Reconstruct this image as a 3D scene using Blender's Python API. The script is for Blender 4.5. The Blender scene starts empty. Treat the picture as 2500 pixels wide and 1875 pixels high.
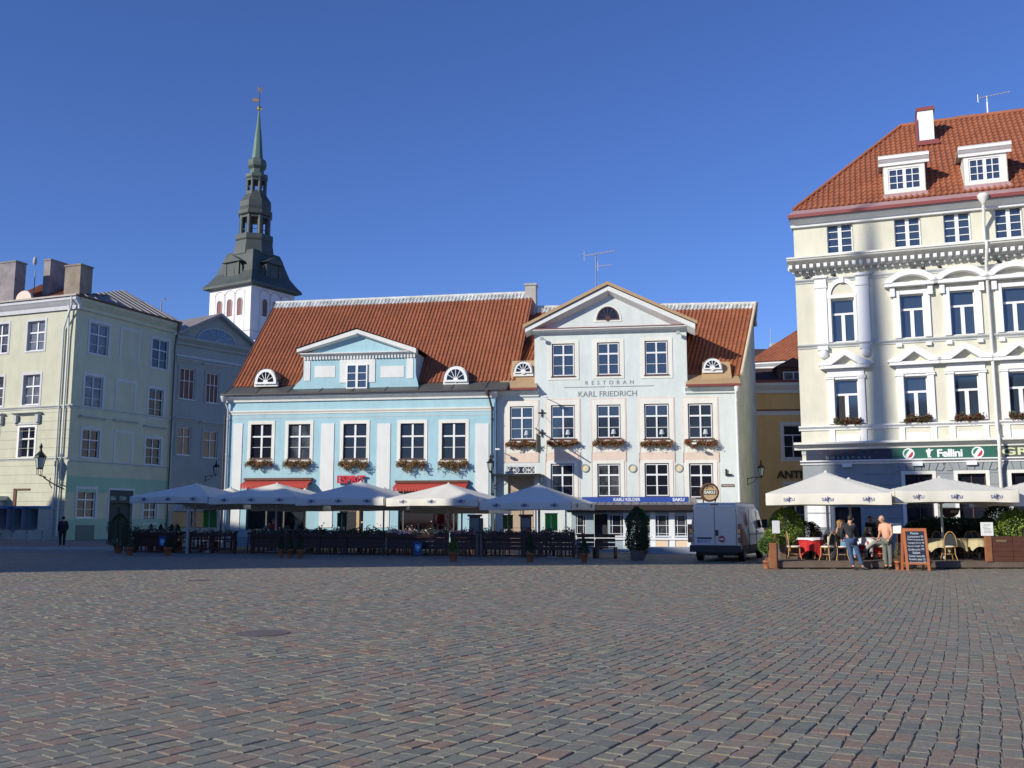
import bpy, bmesh, math, random
from mathutils import Vector, Matrix
from math import radians as R, sin, cos, pi, atan, atan2, sqrt
rnd = random.Random(11)
SC = bpy.context.scene; COL = SC.collection
# ---------------------------------------------------------------- camera
FPX = 2400.0; CX, CY = 1250.0, 937.5; TH = atan(324.5/2400.0); CAMZ = 1.7
cd = bpy.data.cameras.new('camera'); cam = bpy.data.objects.new('camera', cd); COL.objects.link(cam)
cd.sensor_fit = 'HORIZONTAL'; cd.sensor_width = 36; cd.lens = 36*FPX/2500
cd.clip_start = 0.1; cd.clip_end = 2000
cam.location = (0, 0, CAMZ); cam.rotation_euler = (pi/2+TH, 0, 0); SC.camera = cam
# ---------------------------------------------------------------- sky, sun, exposure
SUN_AZ = R(54); SUN_EL = R(24)          # light travels towards azimuth 54 deg right of the view
W = bpy.data.worlds.new('World'); SC.world = W; W.use_nodes = True
nt = W.node_tree; nt.nodes.clear()
sky = nt.nodes.new('ShaderNodeTexSky'); sky.sky_type = 'NISHITA'; sky.sun_disc = False
sky.sun_elevation = SUN_EL; sky.sun_rotation = SUN_AZ + pi
sky.air_density = 1.0; sky.dust_density = 0.0; sky.ozone_density = 3.0; sky.altitude = 50
bgn = nt.nodes.new('ShaderNodeBackground'); bgn.inputs[1].default_value = 0.105
wo = nt.nodes.new('ShaderNodeOutputWorld')
tint = nt.nodes.new('ShaderNodeVectorMath'); tint.operation = 'MULTIPLY'; tint.inputs[1].default_value = (0.62, 0.80, 1.34)
nt.links.new(sky.outputs[0], tint.inputs[0]); nt.links.new(tint.outputs[0], bgn.inputs[0]); nt.links.new(bgn.outputs[0], wo.inputs[0])
sl = bpy.data.lights.new('sun', 'SUN'); sl.energy = 4.9; sl.angle = R(0.55); sl.color = (1.0, 0.94, 0.80)
so = bpy.data.objects.new('sun', sl); COL.objects.link(so)
ld = Vector((sin(SUN_AZ)*cos(SUN_EL), cos(SUN_AZ)*cos(SUN_EL), -sin(SUN_EL)))
so.rotation_euler = ld.to_track_quat('-Z', 'Y').to_euler(); so.location = (-60, -40, 60)
SC.view_settings.view_transform = 'Standard'; SC.view_settings.look = 'None'
SC.view_settings.exposure = 0.0; SC.view_settings.gamma = 1.0; SC.view_settings.use_curve_mapping = False
# ---------------------------------------------------------------- geometry of places
Fw = Vector((0, cos(TH), sin(TH))); Up = Vector((0, -sin(TH), cos(TH)))
def ray(u, v): return Fw + Vector(((u-CX)/FPX, 0, 0)) + Up*((CY-v)/FPX)
def P(u, v, Y):
    d = ray(u, v); t = Y/d.y; return Vector((d.x*t, Y, CAMZ + d.z*t))
def ground(u, v, z=0.0):
    d = ray(u, v); t = (z-CAMZ)/d.z; return Vector((d.x*t, d.y*t, z))
class Fac:
    """a vertical plane: local x along it, local y into the building, z up"""
    def __init__(s, x, y, deg, z=0.0):
        s.M = Matrix.Translation((x, y, z)) @ Matrix.Rotation(R(deg), 4, 'Z'); s.Mi = s.M.inverted(); s.deg = deg
    def px(s, u, v, out=0.0):
        o = s.Mi @ Vector((0, 0, CAMZ)); d = (s.Mi.to_3x3() @ ray(u, v))
        t = (-out - o.y)/d.y; p = o + d*t; return p.x, p.z
    def rect(s, u0, v0, u1, v1, out=0.0):
        um, vm = (u0+u1)/2, (v0+v1)/2
        return s.px(u0, vm, out)[0], s.px(u1, vm, out)[0], s.px(um, v1, out)[1], s.px(um, v0, out)[1]
    def w(s, x, y, z): return s.M @ Vector((x, y, z))
    def sub(s, x, y, deg=0.0):
        p = s.w(x, y, 0); return Fac(p.x, p.y, s.deg+deg)
# ---------------------------------------------------------------- object helpers
ORG = {}
def root(name, label, cat, loc=(0, 0, 0), group=None, rz=0.0):
    o = bpy.data.objects.new(name, None); COL.objects.link(o); o.empty_display_size = 0.3
    o.location = loc; o.rotation_euler = (0, 0, rz); o['label'] = label; o['category'] = cat
    if group: o['group'] = group
    ORG[o.name] = Vector(loc); return o
def tag(o, label=None, cat=None, group=None, kind=None):
    if label: o['label'] = label
    if cat: o['category'] = cat
    if group: o['group'] = group
    if kind: o['kind'] = kind
    return o
def copy_tree(o, parent=None):
    c = o.copy(); COL.objects.link(c)
    if parent: c.parent = parent
    for ch in list(o.children): copy_tree(ch, c)
    return c
class MB:
    def __init__(s, F=None):
        s.v = []; s.f = []; s.mi = []; s.sm = []; s.M = F.M if isinstance(F, Fac) else (F if F is not None else None)
    def add(s, vs, fs, mi=0, sm=False):
        b = len(s.v)
        s.v.extend([s.M @ Vector(p) for p in vs] if s.M is not None else [Vector(p) for p in vs])
        for f in fs: s.f.append([b+i for i in f]); s.mi.append(mi); s.sm.append(sm)
        return s
    def box(s, x0, x1, y0, y1, z0, z1, mi=0):
        v = [(x0,y0,z0),(x1,y0,z0),(x1,y1,z0),(x0,y1,z0),(x0,y0,z1),(x1,y0,z1),(x1,y1,z1),(x0,y1,z1)]
        return s.add(v, [(0,3,2,1),(4,5,6,7),(0,1,5,4),(1,2,6,5),(2,3,7,6),(3,0,4,7)], mi)
    def poly(s, pts, mi=0): return s.add(pts, [tuple(range(len(pts)))], mi)
    def prism(s, pts, y0, y1, mi=0, sm=False):
        n = len(pts); v = [(x, y0, z) for x, z in pts] + [(x, y1, z) for x, z in pts]
        s.add(v, [tuple(range(n)), tuple(range(2*n-1, n-1, -1))], mi)
        return s.add(v, [(i, (i+1) % n, n+(i+1) % n, n+i) for i in range(n)], mi, sm)
    def zprism(s, pts, z0, z1, mi=0):
        n = len(pts); v = [(x, y, z0) for x, y in pts] + [(x, y, z1) for x, y in pts]
        return s.add(v, [tuple(range(n-1, -1, -1)), tuple(range(n, 2*n))] + [(i, (i+1) % n, n+(i+1) % n, n+i) for i in range(n)], mi)
    def tube(s, pts, r, n=6, mi=0, cap=True):
        pts = [Vector(p) for p in pts]; rs = r if isinstance(r, (list, tuple)) else [r]*len(pts)
        vs = []; prev = None
        for i, p in enumerate(pts):
            a = pts[min(i+1, len(pts)-1)] - pts[max(i-1, 0)]
            a = a.normalized() if a.length > 1e-9 else Vector((0, 0, 1))
            if prev is None: e = a.orthogonal().normalized()
            else:
                e = prev - a*prev.dot(a); e = e.normalized() if e.length > 1e-6 else a.orthogonal().normalized()
            prev = e; q = a.cross(e)
            for k in range(n):
                t = 2*pi*k/n; vs.append(p + (e*cos(t) + q*sin(t))*rs[i])
        fs = []
        for i in range(len(pts)-1):
            for k in range(n): fs.append((i*n+k, i*n+(k+1) % n, (i+1)*n+(k+1) % n, (i+1)*n+k))
        s.add(vs, fs, mi, n > 4)
        if cap:
            s.add(vs[:n], [tuple(range(n-1, -1, -1))], mi); s.add(vs[-n:], [tuple(range(n))], mi)
        return s
    def lathe(s, cx, cy, prof, n=12, mi=0, sm=True, rot=0.0, ax='z', cap=True):
        vs = []
        for r, z in prof:
            for k in range(n):
                t = rot + 2*pi*k/n
                vs.append((cx+r*cos(t), cy+r*sin(t), z) if ax == 'z' else (cx+r*cos(t), z, cy+r*sin(t)))
        fs = [(i*n+k, i*n+(k+1) % n, (i+1)*n+(k+1) % n, (i+1)*n+k) for i in range(len(prof)-1) for k in range(n)]
        s.add(vs, fs, mi, sm)
        if cap:
            s.add(vs[:n], [tuple(range(n-1, -1, -1))], mi); s.add(vs[-n:], [tuple(range(n))], mi)
        return s
    def ell(s, c, rx, ry, rz, n=10, m=7, mi=0, rot=None):
        vs = []; c = Vector(c)
        for i in range(m+1):
            a = -pi/2 + pi*i/m
            for k in range(n):
                t = 2*pi*k/n; p = Vector((rx*cos(a)*cos(t), ry*cos(a)*sin(t), rz*sin(a)))
                if rot is not None: p = rot @ p
                vs.append(c+p)
        return s.add(vs, [(i*n+k, i*n+(k+1) % n, (i+1)*n+(k+1) % n, (i+1)*n+k) for i in range(m) for k in range(n)], mi, True)
    def leaf(s, p, size, mi=0, d=None, asp=0.6):
        p = Vector(p); a = Vector((rnd.gauss(0, 1), rnd.gauss(0, 1), rnd.gauss(0, 1)))
        if d is not None: a = a*0.5 + Vector(d)
        a.normalize(); b = a.cross(Vector((rnd.gauss(0, 1), rnd.gauss(0, 1), rnd.gauss(0, 1)))).normalized()
        sz = size*rnd.uniform(.6, 1.3)
        return s.add([p-a*sz*.5, p+b*sz*asp*.5, p+a*sz*.5, p-b*sz*asp*.5], [(0, 1, 2, 3)], mi)
    def build(s, name, mat, parent=None, label=None, fix=True):
        me = bpy.data.meshes.new(name); og = Vector((0, 0, 0))
        if parent is not None: og = ORG.get(parent.name, og)
        me.from_pydata([tuple(v-og) for v in s.v], [], s.f)
        for m in (mat if isinstance(mat, (list, tuple)) else [mat]): me.materials.append(m)
        me.polygons.foreach_set('material_index', s.mi); me.polygons.foreach_set('use_smooth', s.sm)
        if fix and len(s.f) < 30000:
            bm = bmesh.new(); bm.from_mesh(me); bmesh.ops.recalc_face_normals(bm, faces=bm.faces); bm.to_mesh(me); bm.free()
        me.update(); o = bpy.data.objects.new(name, me); COL.objects.link(o)
        if parent is not None: o.parent = parent
        ORG[o.name] = og
        if label: o['label'] = label
        return o
def thing(mb, name, mat, label, cat, group=None):
    """a one-mesh thing, origin at its base"""
    n = len(mb.v); c = Vector((sum(v.x for v in mb.v)/n, sum(v.y for v in mb.v)/n, min(v.z for v in mb.v)))
    mb.v = [v-c for v in mb.v]; o = mb.build(name, mat); o.location = c; ORG[o.name] = c
    return tag(o, label, cat, group)
# ---------------------------------------------------------------- materials
MATS = {}
def mat(name, col, rough=0.8, col2=None, scale=3.0, amt=1.0, bump=0.0, bscale=None, metal=0.0, spec=0.5, island=0.0, detail=6.0, emit=None, coat=0.0, streak=0.0):
    if name in MATS: return MATS[name]
    m = bpy.data.materials.new(name); m.use_nodes = True; t = m.node_tree; N = t.nodes; L = t.links
    b = N['Principled BSDF']; b.inputs['Roughness'].default_value = rough; b.inputs['Metallic'].default_value = metal
    b.inputs['Specular IOR Level'].default_value = spec; b.inputs['Base Color'].default_value = (*col, 1)
    if coat: b.inputs['Coat Weight'].default_value = coat
    tc = None; last = None
    if col2 is not None or bump:
        tc = N.new('ShaderNodeTexCoord')
    if col2 is not None:
        nz = N.new('ShaderNodeTexNoise'); nz.inputs['Scale'].default_value = scale; nz.inputs['Detail'].default_value = detail
        nz.inputs['Roughness'].default_value = 0.65
        L.new(tc.outputs['Object'], nz.inputs['Vector'])
        mr = N.new('ShaderNodeMapRange'); mr.inputs[1].default_value = 0.35; mr.inputs[2].default_value = 0.68; mr.inputs[4].default_value = amt
        L.new(nz.outputs['Fac'], mr.inputs[0])
        mx = N.new('ShaderNodeMix'); mx.data_type = 'RGBA'; mx.inputs[6].default_value = (*col, 1); mx.inputs[7].default_value = (*col2, 1)
        L.new(mr.outputs[0], mx.inputs[0]); last = mx.outputs[2]
    if streak:
        mp = N.new('ShaderNodeMapping'); mp.inputs['Scale'].default_value = (1.1, 1.1, .3); L.new(tc.outputs['Object'], mp.inputs[0])
        ns = N.new('ShaderNodeTexNoise'); ns.inputs['Scale'].default_value = 1.6; ns.inputs['Detail'].default_value = 7; ns.inputs['Roughness'].default_value = .7; L.new(mp.outputs[0], ns.inputs['Vector'])
        m3 = N.new('ShaderNodeMapRange'); m3.inputs[1].default_value = .42; m3.inputs[2].default_value = .75; m3.inputs[3].default_value = 1; m3.inputs[4].default_value = 1-streak; L.new(ns.outputs['Fac'], m3.inputs[0])
        v3 = N.new('ShaderNodeVectorMath'); v3.operation = 'SCALE'; L.new(last, v3.inputs[0]); L.new(m3.outputs[0], v3.inputs['Scale']); last = v3.outputs[0]
    if island:
        g = N.new('ShaderNodeNewGeometry'); mr = N.new('ShaderNodeMapRange')
        mr.inputs[3].default_value = 1-island; mr.inputs[4].default_value = 1+island; L.new(g.outputs['Random Per Island'], mr.inputs[0])
        vm = N.new('ShaderNodeVectorMath'); vm.operation = 'SCALE'
        if last: L.new(last, vm.inputs[0])
        else: vm.inputs[0].default_value = col
        L.new(mr.outputs[0], vm.inputs['Scale']); last = vm.outputs[0]
    if last: L.new(last, b.inputs['Base Color'])
    if bump:
        nb = N.new('ShaderNodeTexNoise'); nb.inputs['Scale'].default_value = bscale or scale*6; nb.inputs['Detail'].default_value = 5
        L.new(tc.outputs['Object'], nb.inputs['Vector'])
        bp = N.new('ShaderNodeBump'); bp.inputs['Strength'].default_value = bump; bp.inputs['Distance'].default_value = 0.02
        L.new(nb.outputs['Fac'], bp.inputs['Height']); L.new(bp.outputs[0], b.inputs['Normal'])
    if emit: b.inputs['Emission Color'].default_value = (*emit[:3], 1); b.inputs['Emission Strength'].default_value = emit[3]
    MATS[name] = m; return m
def plaster(name, c, dirt=0.86, amt=0.6):
    return mat(name, c, 0.9, tuple(x*dirt for x in c), 0.9, amt, 0.25, 14, streak=.13)
M_BLUE = plaster('blue_plaster', (0.37, 0.58, 0.66)); M_WHITE = plaster('white_plaster', (0.65, 0.71, 0.70), .88)
M_TRIM = plaster('off_white_trim', (0.74, 0.75, 0.74), .9); M_CREAM = plaster('cream_trim', (0.77, 0.76, 0.70), .93)
M_PINK = plaster('pink_plaster', (0.74, 0.60, 0.51)); M_PALEY = plaster('pale_yellow_plaster', (0.67, 0.65, 0.53), .88)
M_RTRIM = plaster('bright_white_trim', (0.82, 0.82, 0.82), .93); M_GREYST = plaster('grey_stone', (0.42, 0.46, 0.50), .85)
M_GREENSH = plaster('pale_green_plaster', (0.56, 0.54, 0.40), .86); M_GREENSUN = plaster('green_plaster_sunlit', (0.56, 0.56, 0.44), .86)  # copies of one plaster, toned apart for the shaded side and sunlit front
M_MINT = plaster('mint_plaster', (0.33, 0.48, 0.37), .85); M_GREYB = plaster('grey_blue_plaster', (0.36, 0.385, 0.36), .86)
M_GTRIM = plaster('grey_trim', (0.52, 0.54, 0.54), .88); M_LTRIM = plaster('lilac_white_trim', (0.58, 0.58, 0.62), .9)
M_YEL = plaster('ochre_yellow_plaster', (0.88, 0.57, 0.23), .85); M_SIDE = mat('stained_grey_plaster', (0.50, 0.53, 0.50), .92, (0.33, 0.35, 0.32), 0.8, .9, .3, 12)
M_CHURCH = mat('whitewash', (0.78, 0.76, 0.76), .9, (0.66, 0.63, 0.64), .3, .8)
M_CTRIM = mat('whitewash_joint', (0.45, 0.43, 0.46), .9)
M_TILE = mat('red_clay_tile', (0.335, 0.112, 0.050), .85, (0.235, 0.076, 0.036), 0.55, .8, island=.10)
M_TILE2 = mat('orange_clay_tile', (0.355, 0.125, 0.060), .85, (0.26, 0.082, 0.042), 0.6, .8, island=.08)
M_RIDGE = mat('limewashed_ridge_tile', (0.66, 0.68, 0.66), .85, (0.42, 0.42, 0.40), 2.5, .9, island=.2)
M_DMET = mat('dark_grey_sheet_metal', (0.125, 0.125, 0.115), .5, (0.085, 0.085, 0.08), 1.2, .8, metal=.3)
M_OCHRE = mat('ochre_sheet_metal', (0.43, 0.30, 0.17), .6, (0.36, 0.235, 0.125), 1.3, .8)
M_PURP = mat('mauve_sheet_metal', (0.42, 0.27, 0.27), .55, (0.34, 0.2, 0.2), 1.3, .8)
M_REDMET = mat('oxide_red_metal', (0.22, 0.045, 0.04), .5)
M_BLACK = mat('black_iron', (0.018, 0.018, 0.02), .45, metal=.4); M_COPPER = mat('weathered_copper', (0.072, 0.086, 0.078), .55, (0.045, 0.055, 0.052), .35, .9, metal=.1)
M_PATINA = mat('green_copper', (0.115, 0.20, 0.17), .6, (0.07, 0.12, 0.10), .4, .9); M_GOLD = mat('gilt', (0.85, 0.55, 0.18), .25, metal=1.0)
M_GLASS = mat('dark_window_glass', (0.012, 0.013, 0.020), .05, spec=.6, bump=.06, bscale=1.3); M_GLASSB = mat('sky_window_glass', (0.030, 0.045, 0.07), .05, spec=1.0, coat=.6, bump=.06, bscale=1.2)
M_BLIND = mat('orange_blind', (0.20, 0.075, 0.045), .6, (0.12, 0.05, 0.035), 4, .8); M_GREYBLIND = mat('net_curtain_glass', (0.17, 0.19, 0.23), .2, (0.07, 0.08, 0.11), 2.2, 1)
M_WFR = mat('white_paint', (0.76, 0.77, 0.78), .5); M_MARO = mat('maroon_paint', (0.075, 0.035, 0.04), .6); M_GFR = mat('grey_white_paint', (0.60, 0.63, 0.66), .6)
M_ROOM = mat('dark_interior', (0.03, 0.03, 0.034), .9); M_ROOMG = mat('green_dark_door', (0.012, 0.03, 0.028), .6)
M_PIPE = mat('zinc_pipe', (0.55, 0.58, 0.60), .5, metal=.2); M_DPIPE = mat('dark_brown_pipe', (0.05, 0.04, 0.045), .5)
M_METROOF = mat('brown_sheet_roof', (0.24, 0.205, 0.185), .5, (0.33, 0.29, 0.265), 1.5, .9, metal=.2)
M_CONC = mat('old_chimney_render', (0.30, 0.25, 0.20), .95, (0.17, 0.13, 0.11), 1.4, .9, .4, 9)
M_WHCH = mat('old_white_render', (0.46, 0.44, 0.43), .95, (0.38, 0.36, 0.34), 1.2, .9, .4, 9)
M_WOOD = mat('dark_red_wood', (0.066, 0.021, 0.014), .6, (0.035, 0.013, 0.010), 4, .9); M_DECK = mat('weathered_deck_wood', (0.17, 0.125, 0.095), .8, (0.11, 0.08, 0.06), 3, .9)
M_OWOOD = mat('orange_brown_wood', (0.33, 0.14, 0.06), .6, (0.24, 0.09, 0.04), 5, .9); M_BWOOD = mat('brown_wood', (0.12, 0.045, 0.025), .65, (0.08, 0.03, 0.018), 4, .9)
M_CANVAS = mat('cream_canvas', (0.74, 0.71, 0.62), .9, (0.66, 0.63, 0.54), 1.0, .6); M_POLE = mat('pale_metal_pole', (0.62, 0.60, 0.54), .5)
M_LOGO = mat('navy_print', (0.06, 0.08, 0.25), .8); M_TERRA = mat('terracotta', (0.42, 0.15, 0.065), .8, (0.33, 0.11, 0.05), 6, .7)
M_LEAFD = mat('dark_thuja_leaf', (0.035, 0.065, 0.022), .75, island=.5); M_LEAFG = mat('green_leaf', (0.085, 0.15, 0.03), .7, island=.45); M_LEAFY = mat('yellow_green_leaf', (0.19, 0.26, 0.04), .7, island=.4)
M_LEAFB = mat('brownish_leaf', (0.16, 0.12, 0.045), .8, island=.45); M_FLRED = mat('dull_red_flower', (0.30, 0.06, 0.035), .8, island=.4)
M_FLW = mat('pale_pink_flower', (0.62, 0.48, 0.44), .8, island=.3); M_FLP = mat('pink_flower', (0.55, 0.25, 0.24), .8, island=.4)
M_RED = mat('red_awning_cloth', (0.46, 0.055, 0.04), .8, (0.38, 0.04, 0.03), 3, .6); M_REDL = mat('red_letter', (0.55, 0.012, 0.03), .4)
M_LETTER = mat('grey_letter', (0.20, 0.22, 0.23), .6); M_WLET = mat('white_letter', (0.80, 0.82, 0.82), .5); M_DLET = mat('dark_brown_letter', (0.05, 0.025, 0.02), .5)
M_NAVY = mat('navy_board', (0.014, 0.02, 0.05), .45); M_SGREEN = mat('green_board', (0.02, 0.12, 0.085), .45); M_ROYAL = mat('royal_blue_band', (0.02, 0.065, 0.32), .5)
M_WICK = mat('honey_wicker', (0.48, 0.30, 0.12), .6, (0.34, 0.19, 0.07), 9, .9); M_CUSH = mat('charcoal_weave', (0.05, 0.055, 0.065), .8); M_WCUSH = mat('white_cushion', (0.72, 0.70, 0.68), .9)
M_CLOTHR = mat('red_tablecloth', (0.52, 0.02, 0.02), .85, (0.42, 0.015, 0.018), 3, .7); M_CLOTHW = mat('white_tablecloth', (0.80, 0.78, 0.80), .85)
M_BGREEN = mat('bright_green_board', (0.03, 0.36, 0.02), .6); M_OLIVE = mat('olive_board', (0.09, 0.14, 0.01), .6); M_DGREEN = mat('dark_green_board', (0.012, 0.05, 0.015), .6)
M_CHALK = mat('slate_board', (0.022, 0.03, 0.055), .6); M_PAPER = mat('white_paper', (0.82, 0.82, 0.80), .7)
M_SKIN = mat('skin', (0.55, 0.30, 0.20), .55); M_HAIR = mat('dark_hair', (0.025, 0.018, 0.014), .6); M_HAIRB = mat('light_brown_hair', (0.30, 0.16, 0.06), .6)
M_ANTEN = mat('aluminium', (0.62, 0.60, 0.60), .4, metal=.5)
def thin_glass():
    m = bpy.data.materials.new('shop_window_glass'); m.use_nodes = True; t = m.node_tree; t.nodes.clear()
    o = t.nodes.new('ShaderNodeOutputMaterial'); mx = t.nodes.new('ShaderNodeMixShader'); a = t.nodes.new('ShaderNodeBsdfTransparent'); g = t.nodes.new('ShaderNodeBsdfGlossy')
    g.inputs['Roughness'].default_value = .04; a.inputs[0].default_value = (.75, .78, .78, 1); fr = t.nodes.new('ShaderNodeFresnel'); fr.inputs[0].default_value = 1.6
    t.links.new(fr.outputs[0], mx.inputs[0]); t.links.new(a.outputs[0], mx.inputs[1]); t.links.new(g.outputs[0], mx.inputs[2]); t.links.new(mx.outputs[0], o.inputs[0]); return m
M_TGLASS = thin_glass()
# ---------------------------------------------------------------- building helpers
def wall(F, name, m, parent, s0, s1, z0, z1, ops=(), depth=0.25, y=0.0, label=None):
    xs = sorted({s0, s1, *[v for o in ops for v in (max(s0, o[0]), min(s1, o[1]))]}); zs = sorted({z0, z1, *[v for o in ops for v in (max(z0, o[2]), min(z1, o[3]))]})
    mb = MB(F)
    for i in range(len(xs)-1):
        for j in range(len(zs)-1):
            cx, cz = (xs[i]+xs[i+1])/2, (zs[j]+zs[j+1])/2
            if any(o[0] < cx < o[1] and o[2] < cz < o[3] for o in ops): continue
            mb.poly([(xs[i], y, zs[j]), (xs[i+1], y, zs[j]), (xs[i+1], y, zs[j+1]), (xs[i], y, zs[j+1])])
    for a, b, c, d in ops:
        for q in ([(a, c), (a, d)], [(b, d), (b, c)], [(a, d), (b, d)], [(b, c), (a, c)]):
            mb.poly([(q[0][0], y, q[0][1]), (q[1][0], y, q[1][1]), (q[1][0], y+depth, q[1][1]), (q[0][0], y+depth, q[0][1])])
    return mb.build(name, m, parent, label, fix=False)
def window(F, parent, r, bars_v=((.5, .09, 0, 1),), bars_h=((.64, .09, 0, 1), (.32, .035, 0, 1)), fw=.07, y=.12, fm=None, gm=None, sill=True, ofm=None, label=None, name='window'):
    """r = (s0,s1,z0,z1); bars: (fraction, width, from, to)"""
    a, b, c, d = r; fm = fm or M_WFR; gm = gm or M_GLASS
    if gm is M_GLASS and rnd.random() < .3: gm = mat('curtained_glass', (.015, .016, .022), .12, (.12, .12, .13), 1.3, .8, detail=2)
    w, h = b-a, d-c
    mb = MB(F); i = 0
    if ofm:
        for q in ((a, a+.045, c, d), (b-.045, b, c, d), (a+.045, b-.045, d-.045, d), (a+.045, b-.045, c, c+.045)): mb.box(q[0], q[1], y-.06, y+.04, q[2], q[3], 1)
        i = .045
    if fw:
        for q in ((a+i, a+i+fw, c+i, d-i), (b-i-fw, b-i, c+i, d-i), (a+i+fw, b-i-fw, d-i-fw, d-i), (a+i+fw, b-i-fw, c+i, c+i+fw)): mb.box(q[0], q[1], y-.045, y+.04, q[2], q[3])
    e = fw + i
    for f, bw, l, u in bars_v:
        x = a+w*f; mb.box(x-bw/2, x+bw/2, y-.04-bw*.1, y+.03, max(c+e, c+h*l), min(d-e, c+h*u))
    for f, bw, l, u in bars_h:
        z = c+h*f; mb.box(max(a+e, a+w*l), min(b-e, a+w*u), y-.036-bw*.1, y+.028, z-bw/2, z+bw/2)
    fr = mb.build(name, [fm, ofm or fm], parent, label)
    MB(F).poly([(a, y+.015, c), (b, y+.015, c), (b, y+.015, d), (a, y+.015, d)]).build('pane', gm, fr, fix=False)
    if sill: MB(F).box(a-.06, b+.06, -.07, y, c-.05, c+.0).build('sill', ofm or fm, fr)
    return fr
def surround(F, parent, r, w=.16, out=.03, m=None, top=None, bot=None, name='window_surround'):
    a, b, c, d = r; t = w if top is None else top; q = w if bot is None else bot; mb = MB(F)
    mb.box(a-w, a, -out, .0, c-q, d+t); mb.box(b, b+w, -out, 0, c-q, d+t); mb.box(a, b, -out, 0, d, d+t)
    if q: mb.box(a, b, -out, 0, c-q, c-.05)
    return mb.build(name, m or M_TRIM, parent)
def arch_pts(cx, z, rx, rz, n=14, a0=0.0, a1=pi): return [(cx+rx*cos(a0+(a1-a0)*i/n), z+rz*sin(a0+(a1-a0)*i/n)) for i in range(n+1)]
def lunette(F, parent, cx, z, rx, rz, y=0.0, fm=None, gm=None, spokes=5, w=.09, name='lunette_window'):
    fm = fm or M_WFR; mb = MB(F); o = arch_pts(cx, z, rx, rz); q = arch_pts(cx, z, rx-w, rz-w)
    for i in range(len(o)-1):
        mb.add([(o[i][0], y-.06, o[i][1]), (o[i+1][0], y-.06, o[i+1][1]), (q[i+1][0], y-.06, q[i+1][1]), (q[i][0], y-.06, q[i][1]),
                (o[i][0], y+.05, o[i][1]), (o[i+1][0], y+.05, o[i+1][1]), (q[i+1][0], y+.05, q[i+1][1]), (q[i][0], y+.05, q[i][1])],
               [(0, 1, 2, 3), (0, 4, 5, 1), (3, 2, 6, 7)])
    mb.box(cx-rx, cx+rx, y-.07, y+.05, z-w*.7, z)
    for k in range(1, spokes):
        t = pi*k/spokes; mb.tube([(cx+.12*cos(t), y-.03, z+.05+.1*sin(t)), (cx+(rx-w)*cos(t), y-.03, z+(rz-w)*sin(t))], .022, 4)
    mb.lathe(cx, z, [(.15, y-.05), (.15, y-.01)], 10, ax='y')
    fr = mb.build(name, fm, parent)
    MB(F).prism(arch_pts(cx, z, rx-w*.5, rz-w*.5), y-.012, y+.02).build('pane', gm or M_GLASS, fr); return fr
def tiles(p0, p1, p2, p3, m, parent, name='roof', w=.24, l=.36, clips=(), label=None, lift=.018):
    """p0 bottom left, p1 bottom right, p2 top right, p3 top left (world points)"""
    N = (p1-p0).cross(p3-p0).normalized()
    if N.z < 0: N = -N
    nu = max(1, round((p1-p0).length/w)); nv = max(1, round((p3-p0).length/l))
    prof = [(0, .0), (.16, .05), (.34, .075), (.52, .055), (.7, .008), (1.0, -.004)]
    V = []; Fc = []
    for j in range(nv):
        for i in range(nu):
            b = len(V); jj = rnd.uniform(-.006, .006)
            for vv, up in ((j/nv, lift), (min(1, (j+1.06)/nv), .004)):
                A = p0.lerp(p3, vv); B = p1.lerp(p2, vv)
                for t, h in prof: V.append(A.lerp(B, (i+t)/nu) + N*(h+up+jj))
            A = p0.lerp(p3, j/nv); B = p1.lerp(p2, j/nv)
            for t, h in prof: V.append(A.lerp(B, (i+t)/nu) + N*(h-.02))
            for k in range(5): Fc.append((b+k, b+k+1, b+7+k, b+6+k)); Fc.append((b+12+k, b+13+k, b+k+1, b+k))
    b = len(V); V += [p0-N*.02, p1-N*.02, p2-N*.02, p3-N*.02]; Fc.append((b, b+1, b+2, b+3))
    og = ORG.get(parent.name, Vector((0, 0, 0))) if parent else Vector((0, 0, 0))
    me = bpy.data.meshes.new(name); me.from_pydata([v-og for v in V], [], Fc)
    if clips:
        bm = bmesh.new(); bm.from_mesh(me)
        for co, no in clips:
            bmesh.ops.bisect_plane(bm, geom=bm.verts[:]+bm.edges[:]+bm.faces[:], plane_co=Vector(co)-og, plane_no=Vector(no), clear_outer=True)
        bm.to_mesh(me); bm.free()
    me.materials.append(m); o = bpy.data.objects.new(name, me); COL.objects.link(o); o.parent = parent; ORG[o.name] = og
    if label: o['label'] = label
    return o
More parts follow.
